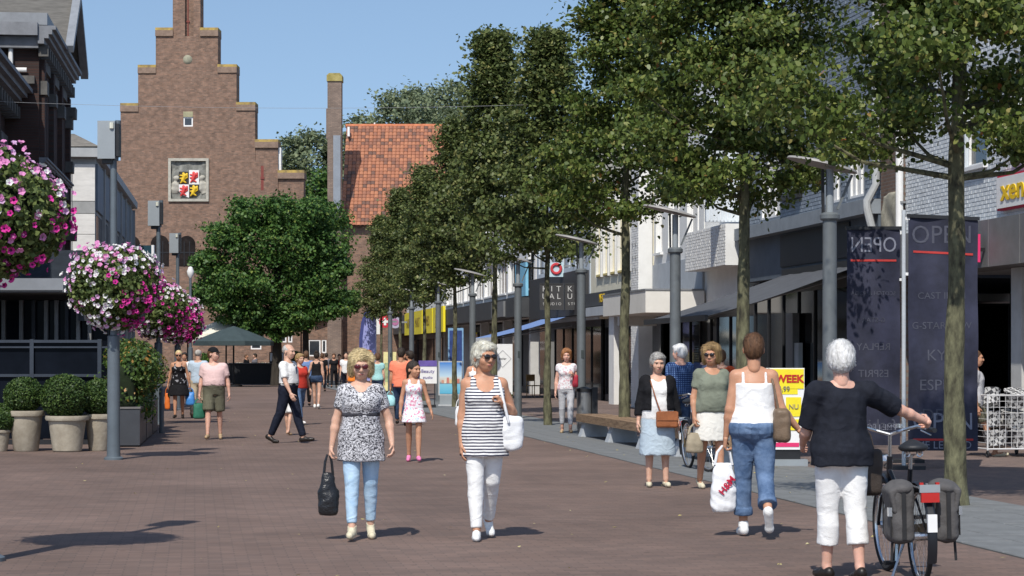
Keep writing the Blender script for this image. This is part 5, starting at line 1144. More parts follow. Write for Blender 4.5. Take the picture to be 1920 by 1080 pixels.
# ------------------------------------------------------------------ lamp posts on the left with flower balls
LPOST = mat('post_blue_grey', (.125, .150, .170), .45, .12, 3, .05, metal=.2); LBOX = mat('lamp_box_grey', (.27, .30, .32), .5, .08, 3, .03); LBULB = mat('lamp_glass', (.62, .62, .52), .3, .05, 4, 0)
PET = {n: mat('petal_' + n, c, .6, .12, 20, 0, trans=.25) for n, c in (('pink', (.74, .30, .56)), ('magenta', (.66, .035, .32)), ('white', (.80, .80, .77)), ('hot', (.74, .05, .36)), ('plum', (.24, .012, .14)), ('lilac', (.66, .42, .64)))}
THROAT = mat('petal_throat', (.12, .01, .08), .7, .1, 10, 0)
def flower_mesh(mt, throat):
    V = [(0, 0, -.012)]; n = 10
    for k in range(n): a = 2*math.pi*k/n; r = .010; V.append((r*math.cos(a), r*math.sin(a), 0))
    for k in range(n): a = 2*math.pi*k/n; r = 1 if k % 2 == 0 else .82; r *= .030; V.append((r*math.cos(a), r*math.sin(a), .010 + (.004 if k % 2 else -.003)))
    Fc = []; mi = []
    for k in range(n): k2 = (k+1) % n; Fc.append((0, 1+k2, 1+k)); mi.append(1); Fc.append((1+k, 1+k2, 11+k2, 11+k)); mi.append(0)
    Fc = [f[::-1] if len(f) == 3 else f for f in Fc]
    me = mesh_from(V, Fc, [mt, throat], False); me.polygons.foreach_set('material_index', mi); return me
FM = {n: flower_mesh(m_, THROAT if n in ('magenta', 'hot') else (PET['pink'] if n != 'white' else PET['lilac'])) for n, m_ in PET.items()}
def quat_to(u):
    return Vector(u).to_track_quat('Z', 'Y')
BOXL = leafmat('petunia_leaf', [(0, (.050, .080, .024)), (.5, (.105, .150, .042)), (1, (.22, .27, .085))], .6, .28)
def flower_ball(parent, zc, r, seed, each, nfl, scale=1.0):
    rs = np.random.RandomState(seed); bsk = thing('flower_ball', None, None); bsk.parent = parent; bsk.location = (0, 0, zc)
    for key in ('label', 'category'):
        if key in bsk: del bsk[key]
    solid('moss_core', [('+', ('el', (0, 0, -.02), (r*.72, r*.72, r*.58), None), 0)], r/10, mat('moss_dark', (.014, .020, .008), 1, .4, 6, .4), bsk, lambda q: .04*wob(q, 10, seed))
    n = 7500; u = rs.normal(size=(n, 3)); u /= np.linalg.norm(u, axis=1)[:, None]; SQ = .82 if each else .93; p = u*(r*(.72 + .27*rs.rand(n))*(1 + .16*wob(u, 4.5, seed+2)))[:, None]*np.array((1, 1, SQ))
    V, Fc = leaf_cloud(p, u, .028*scale, rs, .7); o = obj('leaves', mesh_from(V, Fc, BOXL, False), bsk); o['kind'] = 'stuff'
    # flowers: drifts of colour, bare dark band under the equator
    out = []; tries = 0
    while len(out) < nfl and tries < nfl*12:
        tries += 1
        w = rs.normal(size=3); w /= np.linalg.norm(w)
        if w[1] > .45: continue                          # the far side is not in view
        dens = .55 + .6*float(wob(w[None]*1.0, 5, seed+4)[0])
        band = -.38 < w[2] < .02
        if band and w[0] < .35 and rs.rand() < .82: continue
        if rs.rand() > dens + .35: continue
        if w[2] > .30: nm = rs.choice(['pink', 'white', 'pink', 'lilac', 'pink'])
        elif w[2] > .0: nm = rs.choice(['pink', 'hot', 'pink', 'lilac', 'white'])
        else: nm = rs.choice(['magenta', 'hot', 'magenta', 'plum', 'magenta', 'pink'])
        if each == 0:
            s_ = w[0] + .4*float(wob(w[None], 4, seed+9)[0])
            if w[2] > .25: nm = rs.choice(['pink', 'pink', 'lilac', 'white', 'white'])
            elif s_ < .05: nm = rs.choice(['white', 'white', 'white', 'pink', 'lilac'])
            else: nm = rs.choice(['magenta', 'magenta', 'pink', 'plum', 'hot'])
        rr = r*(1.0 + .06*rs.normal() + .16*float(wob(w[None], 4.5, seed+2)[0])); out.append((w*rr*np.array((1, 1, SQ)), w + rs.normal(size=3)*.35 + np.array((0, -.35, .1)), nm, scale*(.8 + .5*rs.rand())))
    if each:
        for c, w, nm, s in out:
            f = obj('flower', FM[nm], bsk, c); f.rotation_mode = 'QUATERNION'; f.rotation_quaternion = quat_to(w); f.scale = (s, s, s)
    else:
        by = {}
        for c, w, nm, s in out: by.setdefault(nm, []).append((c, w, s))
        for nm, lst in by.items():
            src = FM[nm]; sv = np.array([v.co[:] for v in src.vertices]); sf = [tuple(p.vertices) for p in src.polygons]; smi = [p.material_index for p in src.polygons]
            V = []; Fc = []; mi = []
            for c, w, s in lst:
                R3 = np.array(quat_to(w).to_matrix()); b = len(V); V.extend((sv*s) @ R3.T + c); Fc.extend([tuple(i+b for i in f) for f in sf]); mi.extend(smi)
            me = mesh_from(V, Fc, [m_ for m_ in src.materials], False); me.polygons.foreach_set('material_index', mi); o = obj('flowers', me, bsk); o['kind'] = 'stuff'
    return bsk
lefts = [(G(-27, 1052), 'nearest left lamp post, its flower ball cut by the left edge', 300), (G(213, 862), 'second left lamp post, big pink and white flower ball', 0), (None, 'third left lamp post, flower ball half behind the second', 0), (None, 'fourth left lamp post, flower ball above the walkers', 0), (None, 'farthest left lamp post with bare white top', 0)]
for i, (g, lab, each) in enumerate(lefts):
    if g is None: px, d = ((297, 53.), (333, 67.), (357, 88.))[i-2]; g = Vector(((px-960)*d/F, d, 0))
    r0 = thing('lamp_post', lab, 'lamp post', g, 0, 'lamp posts with flower balls on the left')
    MB().tube([(0, 0, 0), (0, 0, .25), (0, 0, 1.9), (0, 0, 1.92), (0, 0, 4.6)], [.11, .10, .095, .055, .05], 14).build('pole', LPOST, r0); MB().lathe([(.15, 0), (.15, .03), (.115, .05)], 18).build('foot', LPOST, r0)
    if i < 4:
        m = MB(); m.box(-.22, .045, -.16, .12, 4.62, 5.20); m.build('lamp_box', LBOX, r0); MB().box(.046, .10, -.12, .10, 4.66, 5.16).build('lamp_side', DFRAME, r0); MB().tube([(.03, 0, 4.6), (.07, 0, 5.22)], .045, 10).build('top_tube', LPOST, r0); MB().tube([(.0, -.165, 5.08), (.0, -.165, 5.17)], .035, 8).build('lamp_glass', LBULB, r0); MB().box(-.16, .0, -.1, .08, 4.55, 4.619).build('box_bracket', DFRAME, r0)
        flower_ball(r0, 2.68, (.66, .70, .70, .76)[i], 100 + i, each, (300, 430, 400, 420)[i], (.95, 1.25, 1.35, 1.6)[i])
    else: MB().lathe([(.05, 4.6), (.12, 4.72), (.14, 4.86), (.08, 5.02), (.02, 5.05)], 14).build('lamp_head', WFRAME, r0)
# ------------------------------------------------------------------ lamp posts on the right: post, fork, tilted oval reflector
RPOST = mat('post_grey', (.150, .165, .172), .5, .14, 3, .06, metal=.25); REFL = mat('reflector_grey', (.30, .29, .275), .5, .1, 4, .04); MARK = mat('post_sticker', (.04, .05, .05), .6, .2, 10, 0)
RL = ['nearest right lamp post, beside the two tall dark banners', 'second right lamp post, behind grey-haired lady in cardigan', 'third right lamp post, by woman in pale trousers and steel bin', 'fourth right lamp post, right of woman in striped vest', 'fifth right lamp post, left of woman in striped vest', 'sixth right lamp post, above the travel poster board', 'seventh right lamp post, before the yellow sign', 'farthest right lamp post, near the red cross sign']
first = None; LV = 8.25
for i in range(8):
    off = 1/(8.40e-4 + 2.70e-4*i); at = R_(LV, F*LV/off)
    if first is None:
        r0 = first = thing('street_lamp', RL[i], 'lamp post', at, 0, 'street lamps along the right pavement')
        MB().tube([(0, 0, 0), (0, 0, 3.36)], [.098, .092], 18).build('post', RPOST, r0); MB().lathe([(.15, 0), (.15, .02), (.10, .05)], 18).build('foot', RPOST, r0)
        MB().lathe([(.115, 3.36), (.13, 3.38), (.13, 3.43), (.10, 3.46)], 18).build('collar', RPOST, r0)
        MB().tube([(0, 0, 3.45), (0, 0, 4.02)], .052, 12).build('spigot', LBOX, r0)
        for s in (-.085,): MB().bar((s, 0, 3.46), (s*1.1, 0, 4.02), .03, .10, (0, 1, 0)).build('fork', DFRAME, r0)
        MB().bar((.10, 0, 3.50), (.29, 0, 3.95), .03, .05, (0, 1, 0)).build('stay', RPOST, r0)
        n = 28; V = []; Fc = []
        rings = [(1.0, .0), (.97, .028), (.6, .05), (0.02, .06)]
        for f_, dz in rings:
            for k in range(n): a = 2*math.pi*k/n; V.append((.47*f_*math.cos(a), .36*f_*math.sin(a), dz))
        for q in range(3):
            for k in range(n): k2 = (k+1) % n; Fc.append((q*n+k, q*n+k2, (q+1)*n+k2, (q+1)*n+k))
        Fc.append(tuple(range(3*n, 4*n))); Fc.append(tuple(range(n-1, -1, -1)))
        obj('reflector', mesh_from(V, Fc, REFL), r0, (-.10, 0, 4.07), (0, math.radians(13), 0))
        MB().box(-.006, .05, -.102, -.092, 1.55, 1.72).build('sticker', MARK, r0)
    else:
        r0 = copy_tree(first); r0.location = at; r0['label'] = RL[i]; r0.rotation_euler = (0, 0, rnd.uniform(-.05, .05))

# ------------------------------------------------------------------ terrace pavilion, glass screen, rails on the left
PAVM = mat('pavilion_dark', (.030, .034, .042), .6, .2, 3, .05); SCR = mat('screen_glass', (.006, .008, .013), .15, .3, 1.5, 0, spec=.04); RAIL = mat('rail_dark', (.045, .055, .072), .45, .15, 4, .04, metal=.3)
pv = thing('terrace_pavilion', 'dark glazed terrace pavilion with flat grey canopy behind the potted box', 'pavilion', (0, 44.0, 0)); q = 44/F; XX = lambda px: (px-960)*q; ZZ = lambda py: EYE + (HOR-py)*q
MB().box(XX(-160), XX(126), -.4, 6, ZZ(549), ZZ(523)).build('canopy', mat('canopy_edge', (.22, .235, .26), .6, .1, 3, .05), pv); MB().box(XX(-160), XX(120), 5.6, 6, 0, ZZ(549)).build('rear_wall', PAVM, pv)
for k, px in enumerate((-60, -20, 14, 38, 62, 82, 102, 124, 146)):
    MB().box(XX(px)-.035, XX(px)+.035, 1.2, 1.3, 0, ZZ(560 if px < 124 else 575)).build('mullion', mat('mullion_pale', (.20, .20, .20), .6, .2, 4, .05) if k % 3 else PAVM, pv)
MB().box(XX(-160), XX(180), 1.32, 1.36, .1, ZZ(562)).build('glazing', SCR, pv); MB().box(XX(-160), XX(125), -.41, -.38, ZZ(548), ZZ(545)).build('canopy_line', DFRAME, pv)
MB().box(XX(128), XX(186), 1.0, 5.5, ZZ(600), ZZ(575)).build('side_beam', PAVM, pv)
v = [(XX(40), -1.4, ZZ(552)), (XX(122), -1.4, ZZ(552)), (XX(122), 1.0, ZZ(470)), (XX(40), 1.0, ZZ(470))]
tp = thing('awning_dark', 'dark folded awning over the pavilion canopy, behind the flower ball', 'awning', (0, 46, 0)); m = MB(); m.add([(XX(-160), -.5, ZZ(523)), (XX(123), -.5, ZZ(523)), (XX(88), 1.8, ZZ(452)), (XX(-160), 1.8, ZZ(452))], [(0, 1, 2, 3), (3, 2, 1, 0)]); m.add([(XX(123), -.5, ZZ(523)), (XX(123), 1.8, ZZ(523)), (XX(88), 1.8, ZZ(452))], [(0, 1, 2), (2, 1, 0)]); m.build('fabric', mat('awning_slate', (.05, .06, .075), .8, .2, 3, .1), tp)
gs = thing('glass_screen', 'glass wind screen with dark steel rails behind the potted box balls', 'screen', (0, 41.0, 0)); q = 41/F; XX = lambda px: (px-960)*q; ZZ = lambda py: EYE + (HOR-py)*q
for py, h_ in ((640, .05), (651, .03), (704, .05)): MB().box(XX(-120), XX(189), -.03, .03, ZZ(py)-h_/2, ZZ(py)+h_/2).build('rail', RAIL, gs)
for px in (-110, 60, 187): MB().box(XX(px)-.035, XX(px)+.035, -.035, .035, 0, ZZ(636)).build('post', RAIL, gs)
MB().box(XX(-115), XX(185), .031, .04, .1, ZZ(641)).build('glass_pane', SCR, gs); MB().box(XX(-120), XX(189), .0, .1, 0, .09).build('base', DFRAME, gs)
MB().box(XX(189), XX(220), -.02, .02, ZZ(651)-.015, ZZ(651)+.015).build('side_rail', RAIL, gs)
# people and chairs behind the glass are too dark to tell; a few shrubs stand there
for px, py, lab in ((60, 700, 'low green shrub behind the glass screen, left one'), (150, 700, 'low green shrub behind the glass screen, right one')):
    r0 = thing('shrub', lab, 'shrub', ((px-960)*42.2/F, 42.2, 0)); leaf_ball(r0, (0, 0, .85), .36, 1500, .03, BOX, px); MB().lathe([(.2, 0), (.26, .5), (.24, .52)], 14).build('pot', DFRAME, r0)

# ------------------------------------------------------------------ parasols and planters on the square
PGR = mat('parasol_green', (.045, .066, .070), .8, .15, 3, .1); PWH = mat('parasol_cream', (.74, .71, .60), .8, .06, 3, .08)
def parasol(lab, px, ptop, pedge, hw, d, mt, mt2=None):
    q = d/F; r0 = thing('parasol', lab, 'parasol', ((px-960)*q, d, 0)); zt = EYE + (HOR-ptop)*q; ze = EYE + (HOR-pedge)*q; R = hw*q; n = 8
    V = [(0, 0, zt)]; Fc = []
    for t in (.33, .66, 1):
        for k in range(n): a = 2*math.pi*(k+.5)/n; V.append((R*t*math.cos(a), R*t*math.sin(a), zt + (ze-zt)*(t**1.12)))
    for k in range(n):
        k2 = (k+1) % n; Fc.append((0, 1+k, 1+k2))
        for j in range(2): Fc.append((1+j*n+k, 1+(j+1)*n+k, 1+(j+1)*n+k2, 1+j*n+k2))
    obj('canopy', mesh_from(V, Fc, mt, False), r0)
    m = MB()
    for k in range(n):
        a, b = 2*math.pi*(k+.5)/n, 2*math.pi*(k+1.5)/n; m.add([(R*math.cos(a), R*math.sin(a), ze), (R*math.cos(b), R*math.sin(b), ze), (R*math.cos(b), R*math.sin(b), ze-.22), (R*math.cos(a), R*math.sin(a), ze-.22)], [(0, 1, 2, 3)])
    m.build('valance', mt2 or mt, r0); MB().tube([(0, 0, 0), (0, 0, zt)], .045, 8).build('pole', DFRAME, r0); MB().lathe([(.45, 0), (.45, .1), (.1, .16)], 16).build('base', DFRAME, r0)
    for k in range(n): a = 2*math.pi*(k+.5)/n; MB().tube([(.05*math.cos(a), .05*math.sin(a), ze-.1), (R*.55*math.cos(a), R*.55*math.sin(a), zt + (ze-zt)*.50 - .05)], .015, 5).build('rib', DFRAME, r0)
parasol('large dark green parasol shading the cafe terrace', 438, 611, 640, 78, 117, PGR); parasol('cream parasol peeping out above the dark green one', 424, 596, 626, 74, 123, PWH); parasol('low cream parasol left of the dark green one', 352, 616, 633, 40, 121, PWH)
CONC = mat('planter_concrete', (.30, .285, .25), .9, .15, 3, .2); WFL = leafmat('white_bloom', [(0, (.30, .36, .22)), (.4, (.66, .68, .60)), (1, (.80, .80, .78))], .7, .2)
for k, (px, lab) in enumerate(((453, 'concrete planter with white flowers at the terrace corner'), (488, 'concrete planter with white flowers nearer the tree'))):
    d = 136.; q = d/F; r0 = thing('terrace_planter', lab, 'planter', ((px-960)*q, d, 0), 0, 'concrete planters at the terrace')
    MB().box(-.52, .52, 0, .6, .06, .95).build('box', CONC, r0); MB().box(-.5, .5, .05, .55, 0, .059).build('plinth', DFRAME, r0); rs = np.random.RandomState(k+5); p = np.stack([rs.uniform(-.52, .52, 700), rs.uniform(-.08, .55, 700), .95 + .22*rs.rand(700) - .15*(rs.rand(700) > .8)], -1); V, Fc = leaf_cloud(p, np.tile((0, -.5, .8), (700, 1)), .05, rs); o = obj('blooms', mesh_from(V, Fc, WFL, False), r0); o['kind'] = 'stuff'
for px, d, rb, lab in ((552, 128, .55, 'round green tree tub beside the dark tree trunk'), (383, 120, .4, 'small green tub plant under the cream parasol')):
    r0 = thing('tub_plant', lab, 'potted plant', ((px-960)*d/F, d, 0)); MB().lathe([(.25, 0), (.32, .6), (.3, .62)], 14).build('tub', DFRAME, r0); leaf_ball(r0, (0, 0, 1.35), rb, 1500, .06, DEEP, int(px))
# cafe counter in the shade under the parasols
cf = thing('terrace_counter', 'dark terrace bar with pale notice under the dark green parasol', 'kiosk', ((495-960)*128/F, 128, 0)); MB().box(-2.6, 1.6, 0, .8, 0, 1.15).build('counter', DFRAME, cf); MB().box(-2.7, 1.7, -.05, .85, 1.151, 1.2).build('worktop', BOXS, cf); MB().box(.35, 1.1, -.08, -.051, 1.3, 1.75).build('notice', WH_S, cf); MB().box(.3, 1.15, -.05, .0, 1.2, 1.8).build('notice_frame', DFRAME, cf)

# ------------------------------------------------------------------ bench, bin, bollard
WOODB = mat('bench_wood', (.20, .125, .070), .75, .3, 5, .3, stretch=(6, .6, 6), col2=(.30, .20, .12)); BMET = mat('bench_metal', (.42, .45, .48), .6, .12, 4, .06)
by0, by1 = 32.5, 45.2; bn = thing('wooden_bench', 'long wooden beam bench on pale metal trestles by the lamp post', 'bench', R_(7.55, by0), SA); Lb_ = (by1-by0)/CA
for j in range(3): MB().box(.02 + j*.20, .195 + j*.20, 0, Lb_*.5 - .02, .30, .45).build('beam', WOODB, bn); MB().box(.02 + j*.20, .195 + j*.20, Lb_*.5 + .02, Lb_, .30, .45).build('beam', WOODB, bn)
for k in range(5):
    y = .5 + k*(Lb_-1.0)/4; m = MB(); m.add([(.00, y-.16, 0), (.60, y-.16, 0), (.50, y-.16, .295), (.10, y-.16, .295), (.00, y+.16, 0), (.60, y+.16, 0), (.50, y+.16, .295), (.10, y+.16, .295)], [(0, 1, 2, 3), (7, 6, 5, 4), (0, 4, 5, 1), (1, 5, 6, 2), (2, 6, 7, 3), (3, 7, 4, 0)]); m.build('trestle', BMET, bn)
at = R_(8.05, 47.0); bi = thing('litter_bin', 'tall brushed steel bin at the foot of the third lamp post', 'bin', at); STEEL = mat('steel_brushed', (.23, .235, .24), .45, .2, 10, .05, metal=.5, stretch=(8, 8, .5))
MB().tube([(0, 0, .02), (0, 0, .86)], .15, 18).build('drum', STEEL, bi); MB().lathe([(.17, .86), (.17, .92), (.05, .96)], 18).build('lid', DFRAME, bi); MB().box(.15, .27, -.08, .10, .1, .95).build('side_case', DFRAME, bi)
at = G(645, 718); bo = thing('bollard', 'slim pale grey bollard left of the blonde woman', 'bollard', at); MB().tube([(0, 0, 0), (0, 0, 1.0)], .07, 12).build('post', BMET, bo); MB().lathe([(.08, 1.0), (.07, 1.05), (.01, 1.08)], 12).build('cap', BMET, bo)
for px, lab in ((303, 'thin dark bollard beside the farthest box planter'),): 
    at = G(px, 812); bo = thing('bollard', lab, 'bollard', at); MB().tube([(0, 0, 0), (0, 0, .9)], .05, 10).build('post', LPOST, bo); MB().lathe([(.06, .9), (.01, .95)], 10).build('cap', LPOST, bo)

# ------------------------------------------------------------------ pavement boards, flags and banners
def board(name, label, px0, px1, ptop, pbot, d=None, cat='sign', foot=True):
    """a free-standing two-legged poster board; returns its root, width, and height"""
    d = d or F*EYE/(pbot-HOR); q = d/F; r0 = thing(name, label, cat, (((px0+px1)/2-960)*q, d, 0)); w = (px1-px0)*q; return r0, w, EYE + (HOR-ptop)*q
FRS = mat('frame_silver', (.55, .57, .58), .4, .1, 5, 0, metal=.3)
def gradmat(name, stops, zs):
    m = bpy.data.materials.new(name); m.use_nodes = True; nt = m.node_tree; b = nt.nodes['Principled BSDF']; b.inputs['Roughness'].default_value = .5; tc = nd(nt, 'ShaderNodeTexCoord'); sp = nd(nt, 'ShaderNodeSeparateXYZ'); mr = nd(nt, 'ShaderNodeMapRange'); mr.inputs[1].default_value = zs[0]; mr.inputs[2].default_value = zs[1]
    rp = nd(nt, 'ShaderNodeValToRGB'); e = rp.color_ramp.elements
    for i in range(len(stops)-2): e.new(.5)
    for i, (p_, c) in enumerate(stops): e[i].position = p_; e[i].color = (*c, 1)
    nt.links.new(tc.outputs['Object'], sp.inputs[0]); nt.links.new(sp.outputs[2], mr.inputs[0]); nt.links.new(mr.outputs[0], rp.inputs[0]); nt.links.new(rp.outputs[0], b.inputs['Base Color']); return m
# yellow WEEK board
r0, w, zt = board('pavement_sign', 'yellow and white pavement board reading WEEK behind woman in jeans', 1436, 1508, 690, 874); W2 = w/2
MB().box(-W2, W2, -.02, .05, .24, zt).build('panel', WH_S, r0); MB().box(-W2+.01, W2-.01, -.03, -.021, zt-.30, zt-.015).build('yellow_header', YE_S2, r0); text('WEEK', .15, mat('letter_red', (.5, .03, .02)), r0, (.06, -.035, zt-.16), (math.pi/2, 0, 0), bold=.006)
for k, (x, z, a, b) in enumerate(((-.02, 1.12, .20, .08), (-.13, .92, .09, .09), (.12, .86, .11, .14), (.0, .60, .20, .08), (-.1, .43, .12, .06))): MB().box(x-a, x+a, -.025-.002*k, -.021, z-b, z+b).build('yellow_block', YE_S2, r0); text(('4,99', '2,50', 'NU', 'ACTIE', '1,-')[k], .10, mat('letter_grey2', (.25, .22, .18)), r0, (x, -.037, z), (math.pi/2, 0, 0))
MB().box(-.2, .2, -.026, -.021, .28, .34).build('red_strip', PINK_S, r0); MB().box(-W2-.03, W2+.03, -.18, .22, 0, .10).build('foot', LBOX, r0); MB().box(-W2*.8, W2*.8, -.0, .04, .1, .24).build('neck', DFRAME, r0)
# white diamond board
r0, w, zt = board('pavement_sign', 'tall white board with thin diamond outline above grass box', 924, 961, 645, 765); W2 = w/2
MB().box(-W2, W2, 0, .05, .42, zt).build('panel', WH_S, r0); m = MB(); cz = zt-.45; s = .26
for a, b in (((-s, 0), (0, s)), ((0, s), (s, 0)), ((s, 0), (0, -s)), ((0, -s), (-s, 0))): m.bar((a[0], -.006, cz+a[1]), (b[0], -.006, cz+b[1]), .010, .012)
m.build('diamond', mat('line_grey', (.4, .4, .4)), r0); text('atelier', .09, mat('letter_black', (.02, .02, .022)), r0, (0, -.004, cz), (math.pi/2, 0, 0)); m = MB(); m.bar((-.12, -.008, .55), (.08, -.008, .55), .02, .03); m.add([(.07, -.01, .50), (.14, -.01, .55), (.07, -.01, .60)], [(0, 1, 2)]); m.build('arrow', mat('letter_black', (.02, .02, .022)), r0); MB().box(-W2, W2, .0, .35, 0, .36).build('wood_box', mat('box_wood', (.36, .26, .14), .8, .2, 5, .2), r0)
rs = np.random.RandomState(3); p = np.stack([rs.uniform(-W2, W2, 500), rs.uniform(-.05, .35, 500), .36 + .12*rs.rand(500)], -1); V, Fc = leaf_cloud(p, np.tile((0, -1., .1), (500, 1)), .05, rs, .4, .2); o = obj('grass', mesh_from(V, Fc, BUSH, False), r0); o['kind'] = 'stuff'
# travel poster
r0, w, zt = board('poster_board', 'poster stand with seaside town picture beside the girl', 822, 868, 677, 762); W2 = w/2
MB().box(-W2, W2, 0, .05, .35, zt).build('frame', FRS, r0); MB().box(-W2+.04, W2-.04, -.012, -.001, .40, zt-.04).build('poster', gradmat('poster_sea', [(0, (.10, .42, .62)), (.30, (.22, .55, .70)), (.33, (.14, .24, .30)), (.40, (.55, .50, .42)), (.52, (.62, .66, .66)), (.56, (.50, .68, .80)), (1, (.05, .22, .62))], (.40, zt-.04)), r0)
for k in range(7): x = -W2+.10 + k*(w-.2)/7; hh = .10 + .10*((k*37) % 5)/5; MB().box(x, x+(w-.2)/7-.01, -.018, -.013, .73, .73+hh).build('painted_house', mat('ph_%d' % (k % 4), [(.6, .3, .22), (.7, .66, .55), (.55, .20, .16), (.7, .55, .3)][k % 4]), r0)
MB().box(-W2, W2, -.15, .2, 0, .06).build('foot', FRS, r0); MB().box(-W2*.9, W2*.9, .0, .04, .06, .35).build('lower_panel', LBOX, r0)
# purple board, yellow board, blue column
r0, w, zt = board('pavement_sign', 'small purple and white notice board behind the girl', 785, 819, 676, 765); W2 = w/2
MB().box(-W2, W2, 0, .05, .75, zt).build('panel', WH_S, r0); MB().box(-W2, W2, -.01, -.001, zt-.18, zt).build('purple_header', mat('sign_purple', (.14, .10, .36)), r0); text('Beauty', .15, mat('letter_purple', (.10, .06, .28)), r0, (0, -.006, zt-.33), (math.pi/2, 0, 0)); text('studio', .12, mat('letter_purple', (.10, .06, .28)), r0, (0, -.006, zt-.52), (math.pi/2, 0, 0)); MB().box(-W2*.9, W2*.9, -.1, .15, 0, .10).build('stand', DFRAME, r0); MB().box(-W2*.8, -W2*.7, .0, .05, .1, .75).build('leg', DFRAME, r0); MB().box(W2*.7, W2*.8, .0, .05, .1, .75).build('leg', DFRAME, r0)
r0, w, zt = board('pavement_sign', 'pale yellow pavement board left of man in coral shirt', 719, 743, 660, 738); W2 = w/2
MB().box(-W2, W2, 0, .05, .12, zt).build('panel', mat('sign_pale_yellow', (.78, .70, .34)), r0); MB().box(-W2+.05, W2-.05, -.008, -.001, .5, zt-.45).build('picture', mat('picture_green', (.35, .42, .22), .6, .5, 4, 0), r0); MB().box(-W2, W2, -.1, .15, 0, .119).build('stand', DFRAME, r0)
r0, w, zt = board('advert_column', 'tall blue advertising panel behind the sixth street tree', 840, 869, 615, 735, 92); W2 = w/2
MB().box(-W2, W2, 0, .15, .1, zt).build('frame', mat('ad_frame', (.20, .36, .55)), r0); MB().box(-W2+.06, W2-.06, -.012, -.001, .3, zt-.1).build('poster', mat('ad_blue', (.03, .06, .20), .5, .4, 2, 0), r0); MB().box(-W2*.8, W2*.8, .02, .13, 0, .1).build('foot', DFRAME, r0)
# feather flags
for px, lab, c in ((692, 'lilac feather flag on the far pavement, lighter of the two', (.30, .32, .62)), (680, 'dark blue feather flag just left of the lilac one', (.05, .06, .20))):
    d = 100.; q = d/F; r0 = thing('feather_flag', lab, 'flag', ((px-960)*q, d + (0 if px > 685 else 2), 0)); H_f = 3.7; poly = []
    for t in np.linspace(0, 1, 12): poly.append((-.30 + .28*(t**3), .5 + (H_f-.5)*t))
    MB().prism([(.30, .5), (.30, 3.0), (.24, 3.45), (.10, 3.65), (-.05, 3.55), (-.20, 3.1), (-.28, 2.4), (-.30, .5)], -.01, .01).build('cloth', mat('flag_%d' % px, c, .7, .15, 2, .1), r0); MB().tube([(.31, 0, 0), (.31, 0, 3.1), (.22, 0, 3.5), (.05, 0, 3.7)], .018, 6).build('pole', WFRAME, r0); MB().box(.05, .5, -.2, .2, 0, .05).build('foot', DFRAME, r0)
    if px > 685: MB().lathe([(.12, 0), (.12, .01)], 14).build('emblem', ORANGE_S, r0, (0, -.012, 1.75), (math.pi/2, 0, 0))
# the two tall banners seen from behind, writing mirrored
BANM = mat('banner_navy', (.011, .013, .026), .7, .4, 1.2, .12, col2=(.029, .031, .056)); BANR = mat('banner_red', (.45, .04, .035)); BLET = mat('banner_letter', (.21, .22, .27)); BLET2 = mat('banner_letter_dim', (.068, .072, .098))
def banner(lab, px0, px1, ptop, pbot, d, words, tilt=0, flip=True):
    q = d/F; r0 = thing('banner', lab, 'banner', ((px0-960)*q, d, 0)); w = (px1-px0)*q; zt = EYE + (HOR-ptop)*q; zb = max(EYE + (HOR-pbot)*q, .05)
    n = 20; mz = 36; V = []; Fc = []
    for j in range(mz+1):
        for i in range(n+1): x = w*i/n; z = zb + (zt-zb)*j/mz; V.append((x, wave(x, z, w, zb, zt), z + (tilt*x if j == mz else 0)))
    for j in range(mz):
        for i in range(n): a = j*(n+1)+i; Fc.append((a, a+1, a+n+2, a+n+1))
    b = len(V); V2 = V + [(x, y+.006, z) for x, y, z in V]; Fc = Fc + [tuple(k+b for k in f[::-1]) for f in Fc]; obj('cloth', mesh_from(V2, Fc, BANM, True, None), r0)
    MB().bar((-.02, 0, zt+.02), (w+.02, 0, zt+.02+tilt*w), .035, .05, (0, 0, 1)).build('top_bar', DFRAME, r0); return r0, w, zt, zb
def wave(x, z, w, zb, zt): i = x/w*10; j = (z-zb)/(zt-zb)*18; return .03*math.sin(j*.7 + i*.5)*(.3 + .7*math.sin(math.pi*max(0, min(1, j/18)))) + .02*math.sin(i*.8)
def blet(r0, s, size, x, z, m_, geo, mirror=True, wmax=.84):
    """print lying on the waving cloth"""
    w, zt, zb = geo; cu = bpy.data.curves.new('t', 'FONT'); cu.body = s; cu.size = size; cu.align_x = 'CENTER'; cu.align_y = 'CENTER'; cu.resolution_u = 3; tmp = bpy.data.objects.new('t', cu); me = bpy.data.meshes.new_from_object(tmp); bpy.data.objects.remove(tmp)
    co = np.zeros(len(me.vertices)*3); me.vertices.foreach_get('co', co); co = co.reshape(-1, 3); k = min(1, wmax*w/max(1e-3, np.ptp(co[:, 0]))); sx = -k if mirror else k
    for i, c in enumerate(co): px, pz = x + c[0]*sx, z + c[1]; me.vertices[i].co = (px, wave(px, pz, w, zb, zt) - .006, pz)
    me.materials.clear(); me.materials.append(m_); return obj('lettering', me, r0)
def bline(r0, z, geo, dz=0):
    w, zt, zb = geo; V = []; Fc = []
    for i in range(13):
        x = w*(.07 + .86*i/12)
        for q in (0, .03): V.append((x, wave(x, z, w, zb, zt) - .007, z + q + dz*i/12))
    for i in range(12): Fc.append((2*i, 2*i+2, 2*i+3, 2*i+1))
    obj('red_line', mesh_from(V, Fc, BANR, False), r0)
r0, w, zt, zb = banner('left tall navy banner with mirrored OPEN, seen from behind', 1588, 1688, 430, 835, 34.0, None)
ge = (w, zt, zb); z = zt - .24; blet(r0, 'OPEN', .32, w*.5, z, BLET, ge); bline(r0, z-.24, ge)
